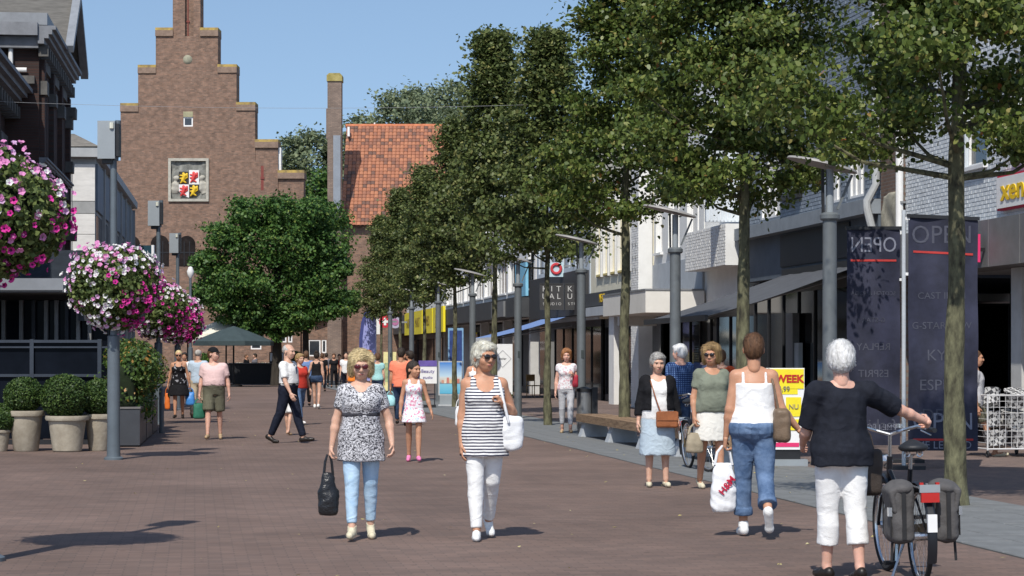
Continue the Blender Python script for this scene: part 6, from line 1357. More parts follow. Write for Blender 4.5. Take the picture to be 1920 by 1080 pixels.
for k, (s_, sz) in enumerate((('SCOTCH & SODA', .085), ('G-STAR', .10), ('REPLAY', .15), ('ESPRIT', .16), ('DEPT', .20), ('PME LEGEND', .12))): blet(r0, s_, sz, w*.5, z - .72 - .40*k, BLET2 if k not in (5,) else BLET, ge)
blet(r0, 'fashion', .24, w*.5, zb+.30, BLET2, ge); MB().tube([(w+.06, .02, 0), (w+.06, .02, zt+.12)], .03, 10).build('pole', FRS, r0)
for z2 in (zt, zt-.75, zb+.3): MB().box(w-.01, w+.06, .0, .04, z2-.02, z2+.02).build('clip', WFRAME, r0)
MB().box(w-.2, w+.32, -.25, .3, 0, .06).build('foot', DFRAME, r0)
r0, w, zt, zb = banner('right tall navy banner half hidden by the nearest tree trunk', 1703, 1834, 407, 845, 32.0, None, -.045)
ge = (w, zt, zb); z = zt - .26; blet(r0, 'OPEN', .36, w*.48, z, BLET2, ge, False); bline(r0, z-.24, ge, -.04)
for k, (s_, sz) in enumerate((('CAST IRON', .13), ('G-STAR RAW', .14), ('KYK', .22), ('ESPRIT', .22), ('DEPT', .24), ('PME LEGEND', .15))): blet(r0, s_, sz, w*.48, z - .85 - .42*k, BLET2 if k != 5 else BLET, ge, False)
blet(r0, 'OPEN', .34, w*.5, zb+.40, BLET, ge, False); bline(r0, zb+.14, ge)
MB().tube([(-.06, .02, 0), (-.06, .02, zt+.10)], .03, 10).build('pole', FRS, r0); MB().box(-.3, .2, -.25, .3, 0, .06).build('foot', DFRAME, r0)
for z2 in (zt-.02, zt-.8, zb+.3): MB().box(-.06, .02, .0, .04, z2-.02, z2+.02).build('clip', WFRAME, r0)

# ------------------------------------------------------------------ goods cage in front of the discount store
at = R_(12.5, 35.6); cg = thing('goods_cage', 'wheeled wire cage filled with black and white woven baskets', 'display cage', at, SA); WIRE = mat('wire_white', (.62, .62, .62), .5, .05, 5, 0)
BASK = None
def chk(name, s):
    m = bpy.data.materials.new(name); m.use_nodes = True; nt = m.node_tree; b = nt.nodes['Principled BSDF']; c = nd(nt, 'ShaderNodeTexChecker'); c.inputs['Scale'].default_value = s; c.inputs['Color1'].default_value = (.62, .62, .61, 1); c.inputs['Color2'].default_value = (.06, .06, .065, 1); tc = nd(nt, 'ShaderNodeTexCoord'); mp = nd(nt, 'ShaderNodeMapping'); mp.inputs['Rotation'].default_value = (.0, .5, .6); nt.links.new(tc.outputs['Object'], mp.inputs[0]); nt.links.new(mp.outputs[0], c.inputs[0]); nt.links.new(c.outputs[0], b.inputs['Base Color']); return m
CK = chk('basket_weave', 16); x0, x1, y0, y1 = -.1, .78, 0, 1.1
m = MB()
for x in (x0, x1):
    for y in (y0, y1): m.tube([(x, y, .12), (x, y, 1.0)], .014, 6)
for z in (.14, .98):
    m.tube([(x0, y0, z), (x1, y0, z), (x1, y1, z), (x0, y1, z), (x0, y0, z)], .014, 6)
m.build('frame', WIRE, cg); m = MB()
for k in range(1, 9): x = x0 + (x1-x0)*k/9; m.tube([(x, y0, .14), (x, y0, .98)], .004, 4)
for k in range(1, 9): z = .14 + .84*k/9; m.tube([(x0, y0, z), (x1, y0, z)], .004, 4); m.tube([(x0, y0, z), (x0, y1, z)], .004, 4)
m.build('mesh_wires', WIRE, cg)
for x in (x0, x1):
    for y in (y0, y1): MB().torus((x, y, .06), .045, .016, 'x', 14, 6).build('wheel', DFRAME, cg)
rr = random.Random(3)
BSK = MB().lathe([(.15, 0), (.20, .24), (.21, .25), (.18, .25)], 16).mesh(CK)
for k in range(8):
    b = thing('woven_basket', ('left woven basket on top of the goods cage' if k == 6 else 'right woven basket on top of the goods cage' if k == 7 else 'woven basket on the floor of the goods cage, %s side, %s' % (('left', 'right')[k % 2], ('front', 'middle')[k//2 % 2]) if k < 2 else 'woven basket stacked in the goods cage, %s side, %s row' % (('left', 'right')[k % 2], ('', 'middle', 'back')[k//2])), 'basket', (0, 0, 0), 0, 'baskets in the goods cage' if k <= 5 else 'baskets on top of the goods cage'); b.matrix_world = Matrix.Translation(at) @ Matrix.Rotation(SA, 4, 'Z') @ Matrix.Translation((.13 + .42*(k % 2), .24 + .3*((k//2) % 3) + .3*(k > 5), .16 + (.30 if k in (2, 3, 4, 5) else 0) + (.62 if k > 5 else 0) + (0 if k < 6 else .02))) @ Matrix.Rotation(rr.uniform(-.4, .4), 4, 'X')
    obj('weave', BSK, b)
# till-side notice and orange goods at the store door
nt_ = thing('door_notice', 'yellow and purple notice post by the store column', 'sign', R_(12.9, 38.2)); MB().box(-.14, .14, 0, .03, 1.05, 1.55).build('panel', mat('notice_grey', (.30, .28, .34)), nt_); MB().box(-.14, .14, -.005, -.001, 1.38, 1.55).build('yellow_top', YE_S2, nt_); MB().box(-.14, .14, -.005, -.001, 1.28, 1.38).build('purple_band', mat('sign_purple', (.14, .10, .36)), nt_); MB().tube([(0, .03, 0), (0, .03, 1.05)], .02, 8).build('stem', FRS, nt_); MB().box(-.2, .2, -.15, .2, 0, .03).build('foot', DFRAME, nt_)

# ------------------------------------------------------------------ cafe chair by the white pier
at = G(1000, 745); cc = thing('cafe_chair', 'small light wood chair outside the cafe', 'chair', at, .6); LW_ = mat('light_wood', (.50, .32, .14), .7, .2, 6, .1)
MB().box(-.2, .2, -.2, .2, .43, .47).build('seat', LW_, cc); MB().box(-.2, .2, .18, .21, .62, .88).build('backrest', LW_, cc)
for x in (-.18, .18):
    for y in (-.18, .18): MB().tube([(x, y, 0), (x, y, .43 if y < 0 else .62)], .018, 6).build('leg', LW_, cc)

# ------------------------------------------------------------------ bicycles
CHR = mat('chrome', (.62, .63, .64), .22, .1, 6, 0, metal=.9); TYR = mat('tyre', (.02, .02, .021), .8, .2, 20, .2); FRB = mat('bike_black', (.015, .016, .02), .35, .1, 6, 0); SAD = mat('saddle_black', (.022, .024, .028), .5, .2, 10, .1); REDL = mat('tail_red', (.45, .02, .015), .25, .05, 6, 0, spec=.6); CANVB = mat('pannier_grey', (.088, .084, .084), .85, .15, 8, .25); STRAPM = mat('strap_black', (.02, .02, .022), .7, .2, 8, .1); GOLD = mat('chain_case', (.17, .12, .045), .5, .2, 6, .1)
def bicycle(label, at, rz, steer=0.0, lean=0.0, panniers=True):
    """rear wheel touches the ground at the origin, the front wheel is one wheelbase along +y"""
    r0 = thing('bicycle', label, 'bicycle', at, rz); R = .345; wb = 1.10
    rear = obj('wheel', MB().torus((0, 0, 0), R-.02, .02, 'x', 44, 8).mesh(TYR), r0, (0, 0, R)); fr = obj('wheel', rear.data, r0, (0, wb, R), (0, 0, steer))
    for w in (rear, fr):
        MB().torus((0, 0, 0), R-.045, .011, 'x', 40, 6).build('rim', CHR, w); MB().tube([(-.05, 0, 0), (.05, 0, 0)], .028, 10).build('hub', CHR, w)
        m = MB()
        for k in range(28): a = 2*math.pi*k/28; m.tube([((-1)**k*.03, .025*math.cos(a+.4), .025*math.sin(a+.4)), (0, (R-.05)*math.cos(a), (R-.05)*math.sin(a))], .0014, 3, False)
        m.build('spokes', CHR, w)
    bb = (0, .46, .29); st = (0, .26, .80); hd = (0, .93, .86); hb = (0, .98, .62)
    m = MB(); m.tube([bb, (0, .31, .66), st], .018, 10); m.tube([bb, (0, .72, .42), hb], .021, 10); m.tube([(0, .36, .52), hb], .018, 10) if False else m.tube([(0, .37, .50), (0, .66, .62), (0, .95, .76)], .017, 10); m.tube([hb, hd], .022, 10)
    for s in (-1, 1): m.tube([(s*.02, .42, .29), (s*.055, .0, R)], .011, 8); m.tube([(s*.015, .30, .68), (s*.055, .0, R)], .009, 8)
    m.build('frame', FRB, r0)
    m = MB()
    for s in (-1, 1): m.tube([(s*.03, .985, .60), (s*.055, 1.0, .55), (s*.06, wb, R)], .012, 8)
    m.build('fork', FRB, r0)
    m = MB(); m.tube([hd, (0, .91, 1.02)], .014, 8)
    for s in (-1, 1): m.tube([(0, .91, 1.02), (s*.10, .93, 1.05), (s*.20, .86, 1.08), (s*.25, .72, 1.06)], .0125, 8)
    hbz = m.build('handlebar', CHR, r0)
    for s in (-1, 1): MB().tube([(s*.245, .735, 1.061), (s*.26, .60, 1.055)], .018, 10).build('grip', SAD, hbz); MB().tube([(s*.21, .82, 1.05), (s*.25, .68, 1.02)], .006, 6).build('brake_lever', CHR, hbz)
    MB().tube([(.06, .86, 1.07), (.06, .86, 1.10)], .028, 12).build('bell', CHR, hbz)
    MB().tube([st, (0, .24, .90)], .014, 8).build('seat_post', CHR, r0)
    solid('saddle', [('+', ('el', (0, .16, .955), (.105, .105, .040), None), 0), ('+', ('rc', (0, .18, .965), (0, .40, .96), .045, .022), .04), ('-', ('box', (0, .2, .90), (.2, .3, .025), None, .0), .01)], .010, SAD, r0)
    m = MB()
    for s in (-1, 1):
        m.torus((s*.045, .16, .91), .02, .006, 'y', 14, 5)
    m.tube([(-.05, .10, .915), (-.03, .35, .93)], .005, 5); m.tube([(.05, .10, .915), (.03, .35, .93)], .005, 5); m.build('saddle_springs', CHR, r0)
    m = MB(); 
    for s in (-1, 1): m.tube([(s*.07, .26, .70), (s*.07, -.30, .70)], .007, 6); m.tube([(s*.07, -.12, .70), (s*.06, .0, R)], .006, 6)
    m.tube([(-.07, -.30, .70), (.07, -.30, .70)], .007, 6); m.build('rack', CHR, r0)
    def fender(cy, a0, a1, nm):
        V = []; Fc = []; n = 16
        for i in range(n+1):
            a = a0 + (a1-a0)*i/n
            for s, rr_ in ((-.034, .372), (-.02, .385), (.02, .385), (.034, .372)): V.append((s, cy + rr_*math.cos(a), R + rr_*math.sin(a)))
        for i in range(n):
            for j in range(3): b = i*4+j; Fc.append((b, b+1, b+5, b+4))
        return obj(nm, mesh_from(V, Fc, FRB), r0)
    fender(0, math.radians(25), math.radians(205), 'rear_mudguard'); fender(wb, math.radians(30), math.radians(165), 'front_mudguard')
    MB().box(-.032, .032, -.385, -.35, .40, .52).build('white_reflector', WH_S, r0); MB().box(-.062, .062, -.335, -.30, .60, .665).build('tail_light', REDL, r0); MB().box(-.07, .07, -.325, -.302, .667, .72).build('number_plate', LBOX, r0)
    m = MB(); m.lathe([(.09, -.008), (.09, .008)], 22); cw = m.build('chain_wheel', CHR, r0, (.05, .46, .29), (0, math.pi/2, 0)); MB().tube([(0, 0, 0), (-.17, 0, .03)], .010, 6).build('crank', CHR, cw)
    MB().bar((.055, .46, .33), (.055, .0, R+.03), .012, .12, (0, 0, 1)).build('chain_case', GOLD, r0)
    for s in (-1, 1): MB().box(s*.11-.05, s*.11+.05, .42 + s*.02, .50 + s*.02, .27 + s*.16, .295 + s*.16).build('pedal', STRAPM, r0); MB().tube([(s*.06, .46, .29), (s*.075, .46 + s*.02, .29 + s*.165)], .010, 6).build('crank', CHR, r0)
    MB().tube([(-.04, .30, .30), (-.16, .22, .02)], .010, 6).build('kickstand', CHR, r0)
    m = MB(); m.lathe([(.012, 0), (.045, .03), (.05, .07)], 16); m.build('head_lamp', CHR, r0, (0, 1.0, .82), (-math.pi/2, 0, 0))
    if panniers:
        for s, lab in ((-1, None), (1, None)):
            o = solid('pannier', [('+', ('box', (s*.150, -.03, .50), (.034, .12, .140), None, .045), 0), ('+', ('el', (s*.175, -.03, .42), (.062, .14, .11), None), .05), ('+', ('el', (s*.15, -.03, .69), (.085, .17, .055), None), .04)], .012, CANVB, r0, lambda q: .008*wob(q, 38, 5, 7) + .004*wob(q, 90, 6))
            solid('flap', [('+', ('el', (s*.150, -.05, .685), (.098, .170, .058), None), 0), ('+', ('box', (s*.222, -.06, .60), (.004, .12, .07), rotm(0, 0, s*.18), .015), .03)], .011, CANVB, o, lambda q: .006*wob(q, 45, 8, 7))
            for y in (-.16, .08): MB().bar((s*.238, y, .64), (s*.240, y, .36), .026, .006, (1, 0, 0)).build('strap', STRAPM, o)
            MB().bar((s*.155, -.208, .66), (s*.155, -.208, .34), .03, .008, (0, 1, 0)).build('strap', STRAPM, o); MB().box(s*.244-.012, s*.244+.012, -.18, -.13, .50, .56).build('buckle', CHR, o); MB().tube([(s*.215, -.1, .36), (s*.225, -.1, .18)], .010, 5).build('loose_strap', STRAPM, o)
        for s in (-1, 1): MB().box(s*.055-.012, s*.055+.012, -.32, -.29, .71, .735).build('red_reflector', REDL, r0)
    r0.rotation_euler = (0, lean, rz); return r0
bk = bicycle('black city bicycle with grey panniers wheeled along by white-haired woman', G(1727, 1098), 0.05, 0.05, -.02)
bk2 = bicycle('parked city bicycle seen head-on between lady in cardigan and woman in sage', G(1303, 886) + Vector((0, 1.1, 0)), math.pi + .18, .2, .03, False)
# ------------------------------------------------------------------ cloth with a print
def patmat(name, kind, c1, c2, scale, c3=None):
    if name in MATS: return MATS[name]
    m = bpy.data.materials.new(name); m.use_nodes = True; nt = m.node_tree; b = nt.nodes['Principled BSDF']
    b.inputs['Roughness'].default_value = 0.85; b.inputs['Specular IOR Level'].default_value = 0.15
    tc = nd(nt, 'ShaderNodeTexCoord'); src = tc.outputs['Object']; lk = nt.links.new
    ramp = nd(nt, 'ShaderNodeValToRGB'); e = ramp.color_ramp.elements; ramp.color_ramp.interpolation = 'LINEAR'
    e[0].color = (*c1, 1); e[1].color = (*c2, 1)
    if kind == 'stripes':
        w = nd(nt, 'ShaderNodeTexWave', wave_type='BANDS', bands_direction='Z'); w.inputs['Scale'].default_value = scale; w.inputs['Distortion'].default_value = 1.3; w.inputs['Detail'].default_value = 1; w.inputs['Detail Scale'].default_value = 0.6
        lk(src, w.inputs['Vector']); lk(w.outputs['Fac'], ramp.inputs[0]); e[0].position = .34; e[1].position = .46
    elif kind == 'zebra':
        w = nd(nt, 'ShaderNodeTexNoise'); w.inputs['Scale'].default_value = scale; w.inputs['Detail'].default_value = 2.5; w.inputs['Distortion'].default_value = 2.6
        mp = nd(nt, 'ShaderNodeMapping'); mp.inputs['Scale'].default_value = (1, 1, 1.5); lk(src, mp.inputs[0]); lk(mp.outputs[0], w.inputs['Vector']); lk(w.outputs['Fac'], ramp.inputs[0]); e[0].position = .465; e[1].position = .525
    elif kind == 'floral':
        w = nd(nt, 'ShaderNodeTexNoise'); w.inputs['Scale'].default_value = scale; w.inputs['Detail'].default_value = 1.5
        lk(src, w.inputs['Vector']); lk(w.outputs['Fac'], ramp.inputs[0]); e[0].position = .40; e[1].position = .46
        if c3: n = e.new(.62); n.color = (*c2, 1); n = e.new(.67); n.color = (*c3, 1)
    elif kind == 'check':
        wx = nd(nt, 'ShaderNodeTexWave', wave_type='BANDS', bands_direction='X'); wz = nd(nt, 'ShaderNodeTexWave', wave_type='BANDS', bands_direction='Z')
        for q in (wx, wz): q.inputs['Scale'].default_value = scale; q.inputs['Distortion'].default_value = .6; lk(src, q.inputs['Vector'])
        a = nd(nt, 'ShaderNodeMath', operation='MULTIPLY'); lk(wx.outputs['Fac'], a.inputs[0]); lk(wz.outputs['Fac'], a.inputs[1]); lk(a.outputs[0], ramp.inputs[0]); e[0].position = .1; e[1].position = .7
    elif kind == 'denim':
        w = nd(nt, 'ShaderNodeTexNoise'); w.inputs['Scale'].default_value = scale; w.inputs['Detail'].default_value = 6; w.inputs['Roughness'].default_value = .7
        lk(src, w.inputs['Vector']); lk(w.outputs['Fac'], ramp.inputs[0]); e[0].position = .32; e[1].position = .68
    lk(ramp.outputs[0], b.inputs['Base Color'])
    n2 = nd(nt, 'ShaderNodeTexNoise'); n2.inputs['Scale'].default_value = 120; lk(src, n2.inputs['Vector'])
    bp = nd(nt, 'ShaderNodeBump'); bp.inputs['Strength'].default_value = .25; bp.inputs['Distance'].default_value = .01; lk(n2.outputs['Fac'], bp.inputs['Height']); lk(bp.outputs[0], b.inputs['Normal']); add_wrinkle(nt, src, bp, .38)
    MATS[name] = m
    return m
ZEB = patmat('print_black_white', 'zebra', (.055, .055, .065), (.62, .62, .65), 30); STR = patmat('print_navy_stripes', 'stripes', (.035, .035, .07), (.80, .80, .79), 11.5)
FLO = patmat('print_floral', 'floral', (.72, .30, .42), (.84, .82, .84), 26, (.45, .60, .72)); FLO2 = patmat('print_pale_floral', 'floral', (.66, .42, .46), (.78, .76, .77), 22, (.55, .55, .60))
CHK = patmat('print_blue_check', 'check', (.02, .045, .14), (.16, .27, .50), 9); SPL = patmat('print_black_splash', 'floral', (.012, .012, .014), (.012, .012, .014), 16, (.35, .35, .38))
JL = patmat('denim_light', 'denim', (.33, .50, .68), (.52, .68, .82), 9); JM = patmat('denim_mid', 'denim', (.055, .10, .19), (.15, .225, .36), 8); JD = patmat('denim_dark', 'denim', (.02, .035, .08), (.06, .10, .18), 8)
WHITE = cloth('white', (.80, .80, .79), .04); OFFW = cloth('off_white', (.74, .72, .66), .05); BLACK = cloth('black', (.012, .012, .014), .3); NAVY = cloth('navy', (.014, .017, .030), .3); TEEB = cloth('dark_slate', (.016, .018, .026), .25)
PINK = cloth('pale_pink', (.74, .52, .50), .06); OLIVE = cloth('olive', (.14, .135, .095), .15); SAGE = cloth('sage', (.20, .22, .17), .10); CORAL = cloth('coral', (.86, .25, .15), .06); PALEB = cloth('pale_blue', (.46, .56, .66), .08)
SKIRTB = cloth('grey_blue', (.44, .53, .60), .08); RED = cloth('red', (.52, .05, .035), .12); BEIGE = cloth('beige', (.50, .42, .30), .1); GREYT = cloth('light_grey', (.52, .52, .54), .06); MIDB = cloth('mid_blue', (.16, .26, .50), .1); TEAL = cloth('pale_teal', (.35, .62, .62), .1); DKBLUE = cloth('royal_blue', (.02, .035, .14), .2); GREYB = cloth('grey', (.14, .14, .16), .2)
CREAM_SH = cloth('cream_shoe', (.66, .60, .44), .08); WHITE_SH = cloth('white_shoe', (.78, .78, .76), .05); DARK_SH = mat('dark_leather', (.018, .014, .012), .4, .2, 20, .1); TAN_SH = mat('tan_leather', (.42, .30, .18), .5, .2, 20, .1); PINK_SH = cloth('pink_shoe', (.80, .24, .44), .05)
TIEM = cloth('tie_blue', (.08, .11, .18), .15)

WALK_A = dict(L=(.30, .06, .01, -.05), R=(-.22, .22, .01, .45)); WALK_B = dict(L=(-.20, .20, .01, .4), R=(.30, .08, .01, -.05))
SLOW_A = dict(L=(.17, .05, -.012, -.04), R=(-.13, .14, -.005, .26)); SLOW_B = dict(L=(-.13, .14, -.005, .26), R=(.17, .05, -.012, -.04)); STAND = dict(L=(.02, .02, .03, 0), R=(-.02, .02, .03, 0))

# --- the two women who walk towards the camera
ppl = {}
ppl['print'] = person('woman in black and white print tunic carrying a black bag at her side', G(677, 1012), 1.60, 0.04, True, 1.06, .01, SLOW_B,
    dict(R=((-.30, .04, -1), (-.16, -.10, -1), None, 1.25), L=((.40, .12, -1), (.14, -.42, -1), None, .9)), (.05, .16), SK, ('puffy', HB),
    dict(kind='tee', mat=ZEB, sleeve=.62, hem=-.215, infl=.016, flare=.016, neck=(.070, .085, -.085), name='tunic', fold=.008, band=(.20, cloth('dark_print', (.05, .05, .06), .5)), inset=WHITE), None,
    dict(kind='trousers', mat=JL, len=1.90, infl=.009, fold=.006), dict(kind='sneaker', mat=CREAM_SH), SHADE_R, seed=3)
ppl['stripe'] = person('woman in navy striped vest and white trousers, white shoulder bag on her arm', G(908, 1012), 1.69, .10, True, 1.06, .02, dict(L=(-.14, .42, -.035, .55), R=(.12, .03, -.02, 0)),
    dict(R=((-.16, .04, -1), (-.02, -.16, -1), None, .5), L=((.42, .22, -1), (-.42, -.75, .35), (-.55, -.25, .75), 1.7)), (.42, .02), SKT, ('short', HPB),
    dict(kind='tank', mat=STR, hem=-.20, infl=.014, flare=.012, strap=.026, sx=.098, zt=.40, scoop=(.085, .085), name='striped_vest', fold=.006), None,
    dict(kind='trousers', mat=WHITE, len=1.97, infl=.013, fold=.007), dict(kind='shoe', mat=WHITE_SH), SHADE, seed=5)
ppl['vest'] = person('woman seen from behind in white strap top and rolled blue jeans', G(1413, 1006), 1.77, math.pi - .02, True, 1.12, .02, dict(L=(.12, .03, -.01, 0), R=(-.18, .62, .0, .95)),
    dict(L=((.20, .10, -1), (.12, -.20, -1), None, 1.3), R=((-.30, .02, -1), (-.62, -.30, -.72), None, .6)), (-.02, .10), SKT, ('crop', HBR),
    dict(kind='tank', mat=WHITE, hem=-.02, infl=.013, strap=.013, sx=.095, zt=.375, name='strap_top', fold=.005), None,
    dict(kind='trousers', mat=JM, len=1.80, infl=.017, waist=.06, roll=.07, flare=.016, fold=.007, pockets=patmat('denim_pocket', 'denim', (.06, .11, .21), (.17, .25, .39), 10)), dict(kind='sneaker', mat=WHITE_SH), None, face=False, seed=7)
ppl['tee'] = person('white-haired woman seen from behind in black tee and white cropped trousers, wheeling bicycle', G(1577, 1090), 1.665, math.pi + .22, True, 1.07, .03, dict(L=(.12, .05, -.005, 0), R=(-.10, .12, .0, .15)),
    dict(R=dict(to=G(1727, 1098) + Vector((.215, .66, 1.085)), hand=(-.3, -1, -.1), pole=(-.6, .3, -.5), curl=1.4), L=((.14, -.40, -1), (-.25, -.95, -.35), None, .6)), (-.30, .04), SKP, ('short', HW),
    dict(kind='tee', mat=TEEB, sleeve=.86, hem=-.10, infl=.026, flare=.012, se=.008, neck=(.078, .045, .0), name='tee', fold=.009), None,
    dict(kind='trousers', mat=WHITE, len=1.62, infl=.022, flare=.022, fold=.008), dict(kind='shoe', mat=DARK_SH), None, face=False, seed=9, sh=1.26, arml=1.12)
ppl['cardigan'] = person('grey-haired lady in black cardigan and pale blue skirt with brown cross-body bag', G(1233, 913), 1.60, .06, True, 1.14, .03, STAND,
    dict(R=((-.26, .04, -1), (-.14, -.16, -1), None, .5), L=((.26, .04, -1), (.16, -.16, -1), None, .5)), (.08, .10), SK, ('short', HG),
    dict(kind='tee', mat=WHITE, sleeve=.0, hem=-.06, infl=.014, neck=(.075, .075, -.07), name='blouse'), dict(kind='cardigan', mat=BLACK, sleeve=1.72, hem=.06, infl=.030, open=.085, name='cardigan', fold=.009),
    dict(kind='skirt', mat=SKIRTB, len=.52, flare=.022, waist=.10, infl=.010, fold=.003), dict(kind='flat', mat=CREAM_SH), None, seed=13)
ppl['sage'] = person('woman in sage green tee and white skirt wearing sunglasses beside parked bicycle', G(1334, 917), 1.70, .25, True, 1.08, .03, SLOW_A,
    dict(R=((-.26, .02, -1), (-.04, -.25, -1), None, 1.2), L=((.26, .02, -1), (.06, -.2, -1), None, .6)), (-.60, .03), SKT, ('puffy', HLB),
    dict(kind='tee', mat=SAGE, sleeve=.60, hem=-.02, infl=.022, blouse=.012, neck=(.090, .070, -.07), name='tee', fold=.009), None,
    dict(kind='skirt', mat=OFFW, len=.36, flare=.02, waist=.10), dict(kind='flat', mat=CREAM_SH), SHADE, seed=15)

# ------------------------------------------------------------------ the other people in the street
ppl['girl'] = person('girl in white flowered dress and pink shoes walking behind the two women', G(776, 866), 1.48, .05, True, .86, 0, SLOW_A,
    dict(R=((-.22, .05, -1), (-.10, -.12, -1), None, .5), L=((.30, .04, -1), (.30, -.20, -1), None, .4)), (.75, .02), SKT, ('pony', HD),
    dict(kind='tank', mat=FLO, hem=-.02, infl=.014, strap=.022, sx=.08, zt=.40, name='dress_bodice'), None, dict(kind='skirt', mat=FLO, len=.26, flare=.05, waist=.10, infl=.012), dict(kind='shoe', mat=PINK_SH), None, seed=17, kid=True)
ppl['coral'] = person('man in coral polo shirt walking away beside the girl', G(752, 798), 1.76, math.pi, False, 1.08, .01, WALK_A, None, (0, .1), SKT, ('crop', HD),
    dict(kind='tee', mat=CORAL, sleeve=.6, hem=-.08, infl=.024, se=.006, name='polo_shirt'), None, dict(kind='trousers', mat=JD, len=1.95, infl=.02), dict(kind='shoe', mat=DARK_SH), None, face=False, seed=18)
ppl['tie'] = person('balding man in white shirt and dark tie striding to the right', G(541, 831), 1.80, math.radians(68), False, 1.04, .02, dict(L=(.31, .02, .0, -.16), R=(-.26, .20, .0, .38)),
    dict(R=((-.16, -.22, -1), (-.05, -.55, -1), None, .6), L=((.16, .25, -1), (.02, .02, -1), None, .6)), (-.1, .05), SK, ('balding', HG),
    dict(kind='tee', mat=WHITE, sleeve=.80, hem=.08, tuck=1, infl=.018, blouse=.008, se=.008, collar=WHITE, tie=TIEM, neck=(.055, .03, -.03), name='shirt'), None, dict(kind='trousers', mat=NAVY, len=1.98, infl=.024, waist=.13, belt=DARK_SH, fold=.006), dict(kind='shoe', mat=DARK_SH), None, seed=19)
ppl['pink'] = person('man in pale pink polo, olive shorts and dark cap with green bag', G(401, 824), 1.73, .06, False, 1.08, .03, dict(L=(-.16, .12, .03, .2), R=(.20, .05, .03, -.05)),
    dict(R=((-.24, .05, -1), (-.10, -.08, -1), None, 1.3), L=((.30, .05, -1), (.12, -.10, -1), None, .8)), (.95, .02), SKP, ('crop', HBR, 'cap', BLACK),
    dict(kind='tee', mat=PINK, sleeve=.68, hem=.07, tuck=1, infl=.020, blouse=.010, se=.010, collar=PINK, neck=(.055, .045, -.05), name='polo_shirt'), None, dict(kind='shorts', mat=OLIVE, len=.98, infl=.022, flare=.026, waist=.12, belt=DARK_SH), dict(kind='shoe', mat=TAN_SH), None, seed=20)
ppl['dress'] = person('woman in black sleeveless dress and sunglasses carrying blue and orange bags', G(335, 785), 1.70, .05, True, 1.04, 0, SLOW_B,
    dict(R=((-.28, .05, -1), (-.18, -.05, -1), None, 1.3), L=((.28, .05, -1), (.20, -.05, -1), None, 1.3)), (.05, .02), SKT, ('crop', HB),
    dict(kind='tank', mat=SPL, hem=-.10, infl=.022, strap=.020, sx=.085, zt=.37, flare=.02, name='dress_top'), None, dict(kind='skirt', mat=BLACK, len=.36, flare=.09, waist=.0, infl=.018), dict(kind='shoe', mat=DARK_SH), SHADE, seed=21)
ppl['paleblue'] = person('man in pale blue shirt and beige trousers behind the man in pink', G(372, 783), 1.74, math.pi*.95, False, 1.05, .01, WALK_B, None, (0, 0), SK, ('balding', HG),
    dict(kind='tee', mat=PALEB, sleeve=.7, hem=-.08, infl=.026, se=.008, name='shirt'), None, dict(kind='trousers', mat=BEIGE, len=1.96, infl=.022), dict(kind='shoe', mat=TAN_SH), None, face=False, seed=22)
ppl['white2'] = person('person in white shirt half hidden behind the woman in black dress', G(346, 757), 1.68, 0, False, 1.0, 0, WALK_A, None, (0, 0), SKT, ('short', HD), dict(kind='tee', mat=WHITE, sleeve=.6, hem=-.08, infl=.024, name='shirt'), None, dict(kind='trousers', mat=GREYB, len=1.95, infl=.018), dict(kind='shoe', mat=DARK_SH), None, seed=23)
ppl['child'] = person('child in white shorts hidden behind the man with the tie', G(541, 816), 1.28, math.radians(160), False, .9, 0, SLOW_A, None, (0, 0), SK, ('short', HB), dict(kind='tee', mat=PALEB, sleeve=.6, hem=-.06, infl=.020, name='tee'), None, dict(kind='shorts', mat=WHITE, len=.85, infl=.022, flare=.02), dict(kind='sandal', mat=TAN_SH), None, face=False, seed=24, kid=True)
ppl['red'] = person('person in red tee and jeans just behind the striding man', G(562, 797), 1.62, math.radians(40), True, 1.05, .01, WALK_B, dict(L=((.38, .10, -1), (.26, -.10, -1), None, .6)), (0, 0), SK, ('short', HLB), dict(kind='tee', mat=RED, sleeve=.6, hem=-.05, infl=.022, name='tee'), None, dict(kind='trousers', mat=JM, len=1.9, infl=.014), dict(kind='shoe', mat=WHITE_SH), None, seed=25)
ppl['tank'] = person('woman seen from behind in black vest and denim shorts', G(594, 767), 1.70, math.pi*.97, True, .98, 0, SLOW_A, dict(L=((.3, .05, -1), (.2, -.5, -.6), None, .6)), (0, 0), SK, ('bun', HD), dict(kind='tank', mat=BLACK, hem=.02, infl=.016, strap=.03, sx=.085, zt=.42, name='vest'), None, dict(kind='shorts', mat=JD, len=.34, infl=.018, flare=.012), dict(kind='sneaker', mat=WHITE_SH), None, face=False, seed=26)
ppl['blue'] = person('man in mid blue shirt walking beside the woman in denim shorts', G(574, 763), 1.72, math.pi*1.03, False, 1.0, 0, WALK_B, None, (0, 0), SK, ('crop', HBR), dict(kind='tee', mat=MIDB, sleeve=.7, hem=-.08, infl=.024, name='shirt'), None, dict(kind='trousers', mat=BLACK, len=1.96, infl=.018), dict(kind='shoe', mat=DARK_SH), None, face=False, seed=27)
ppl['trousers'] = person('woman in flowered white blouse and pale grey trousers with red bag', G(1062, 813), 1.70, .0, True, .98, 0, SLOW_A, dict(R=((-.2, .05, -1), (-.08, -.15, -1), None, .5), L=((.22, .0, -1), (-.25, -.6, .35), None, 1.2)), (.0, .12), SKP, ('puffy', HA),
    dict(kind='tee', mat=FLO2, sleeve=.35, hem=-.05, infl=.020, name='blouse'), None, dict(kind='trousers', mat=GREYT, len=1.85, infl=.010), dict(kind='flat', mat=TAN_SH), None, seed=28)
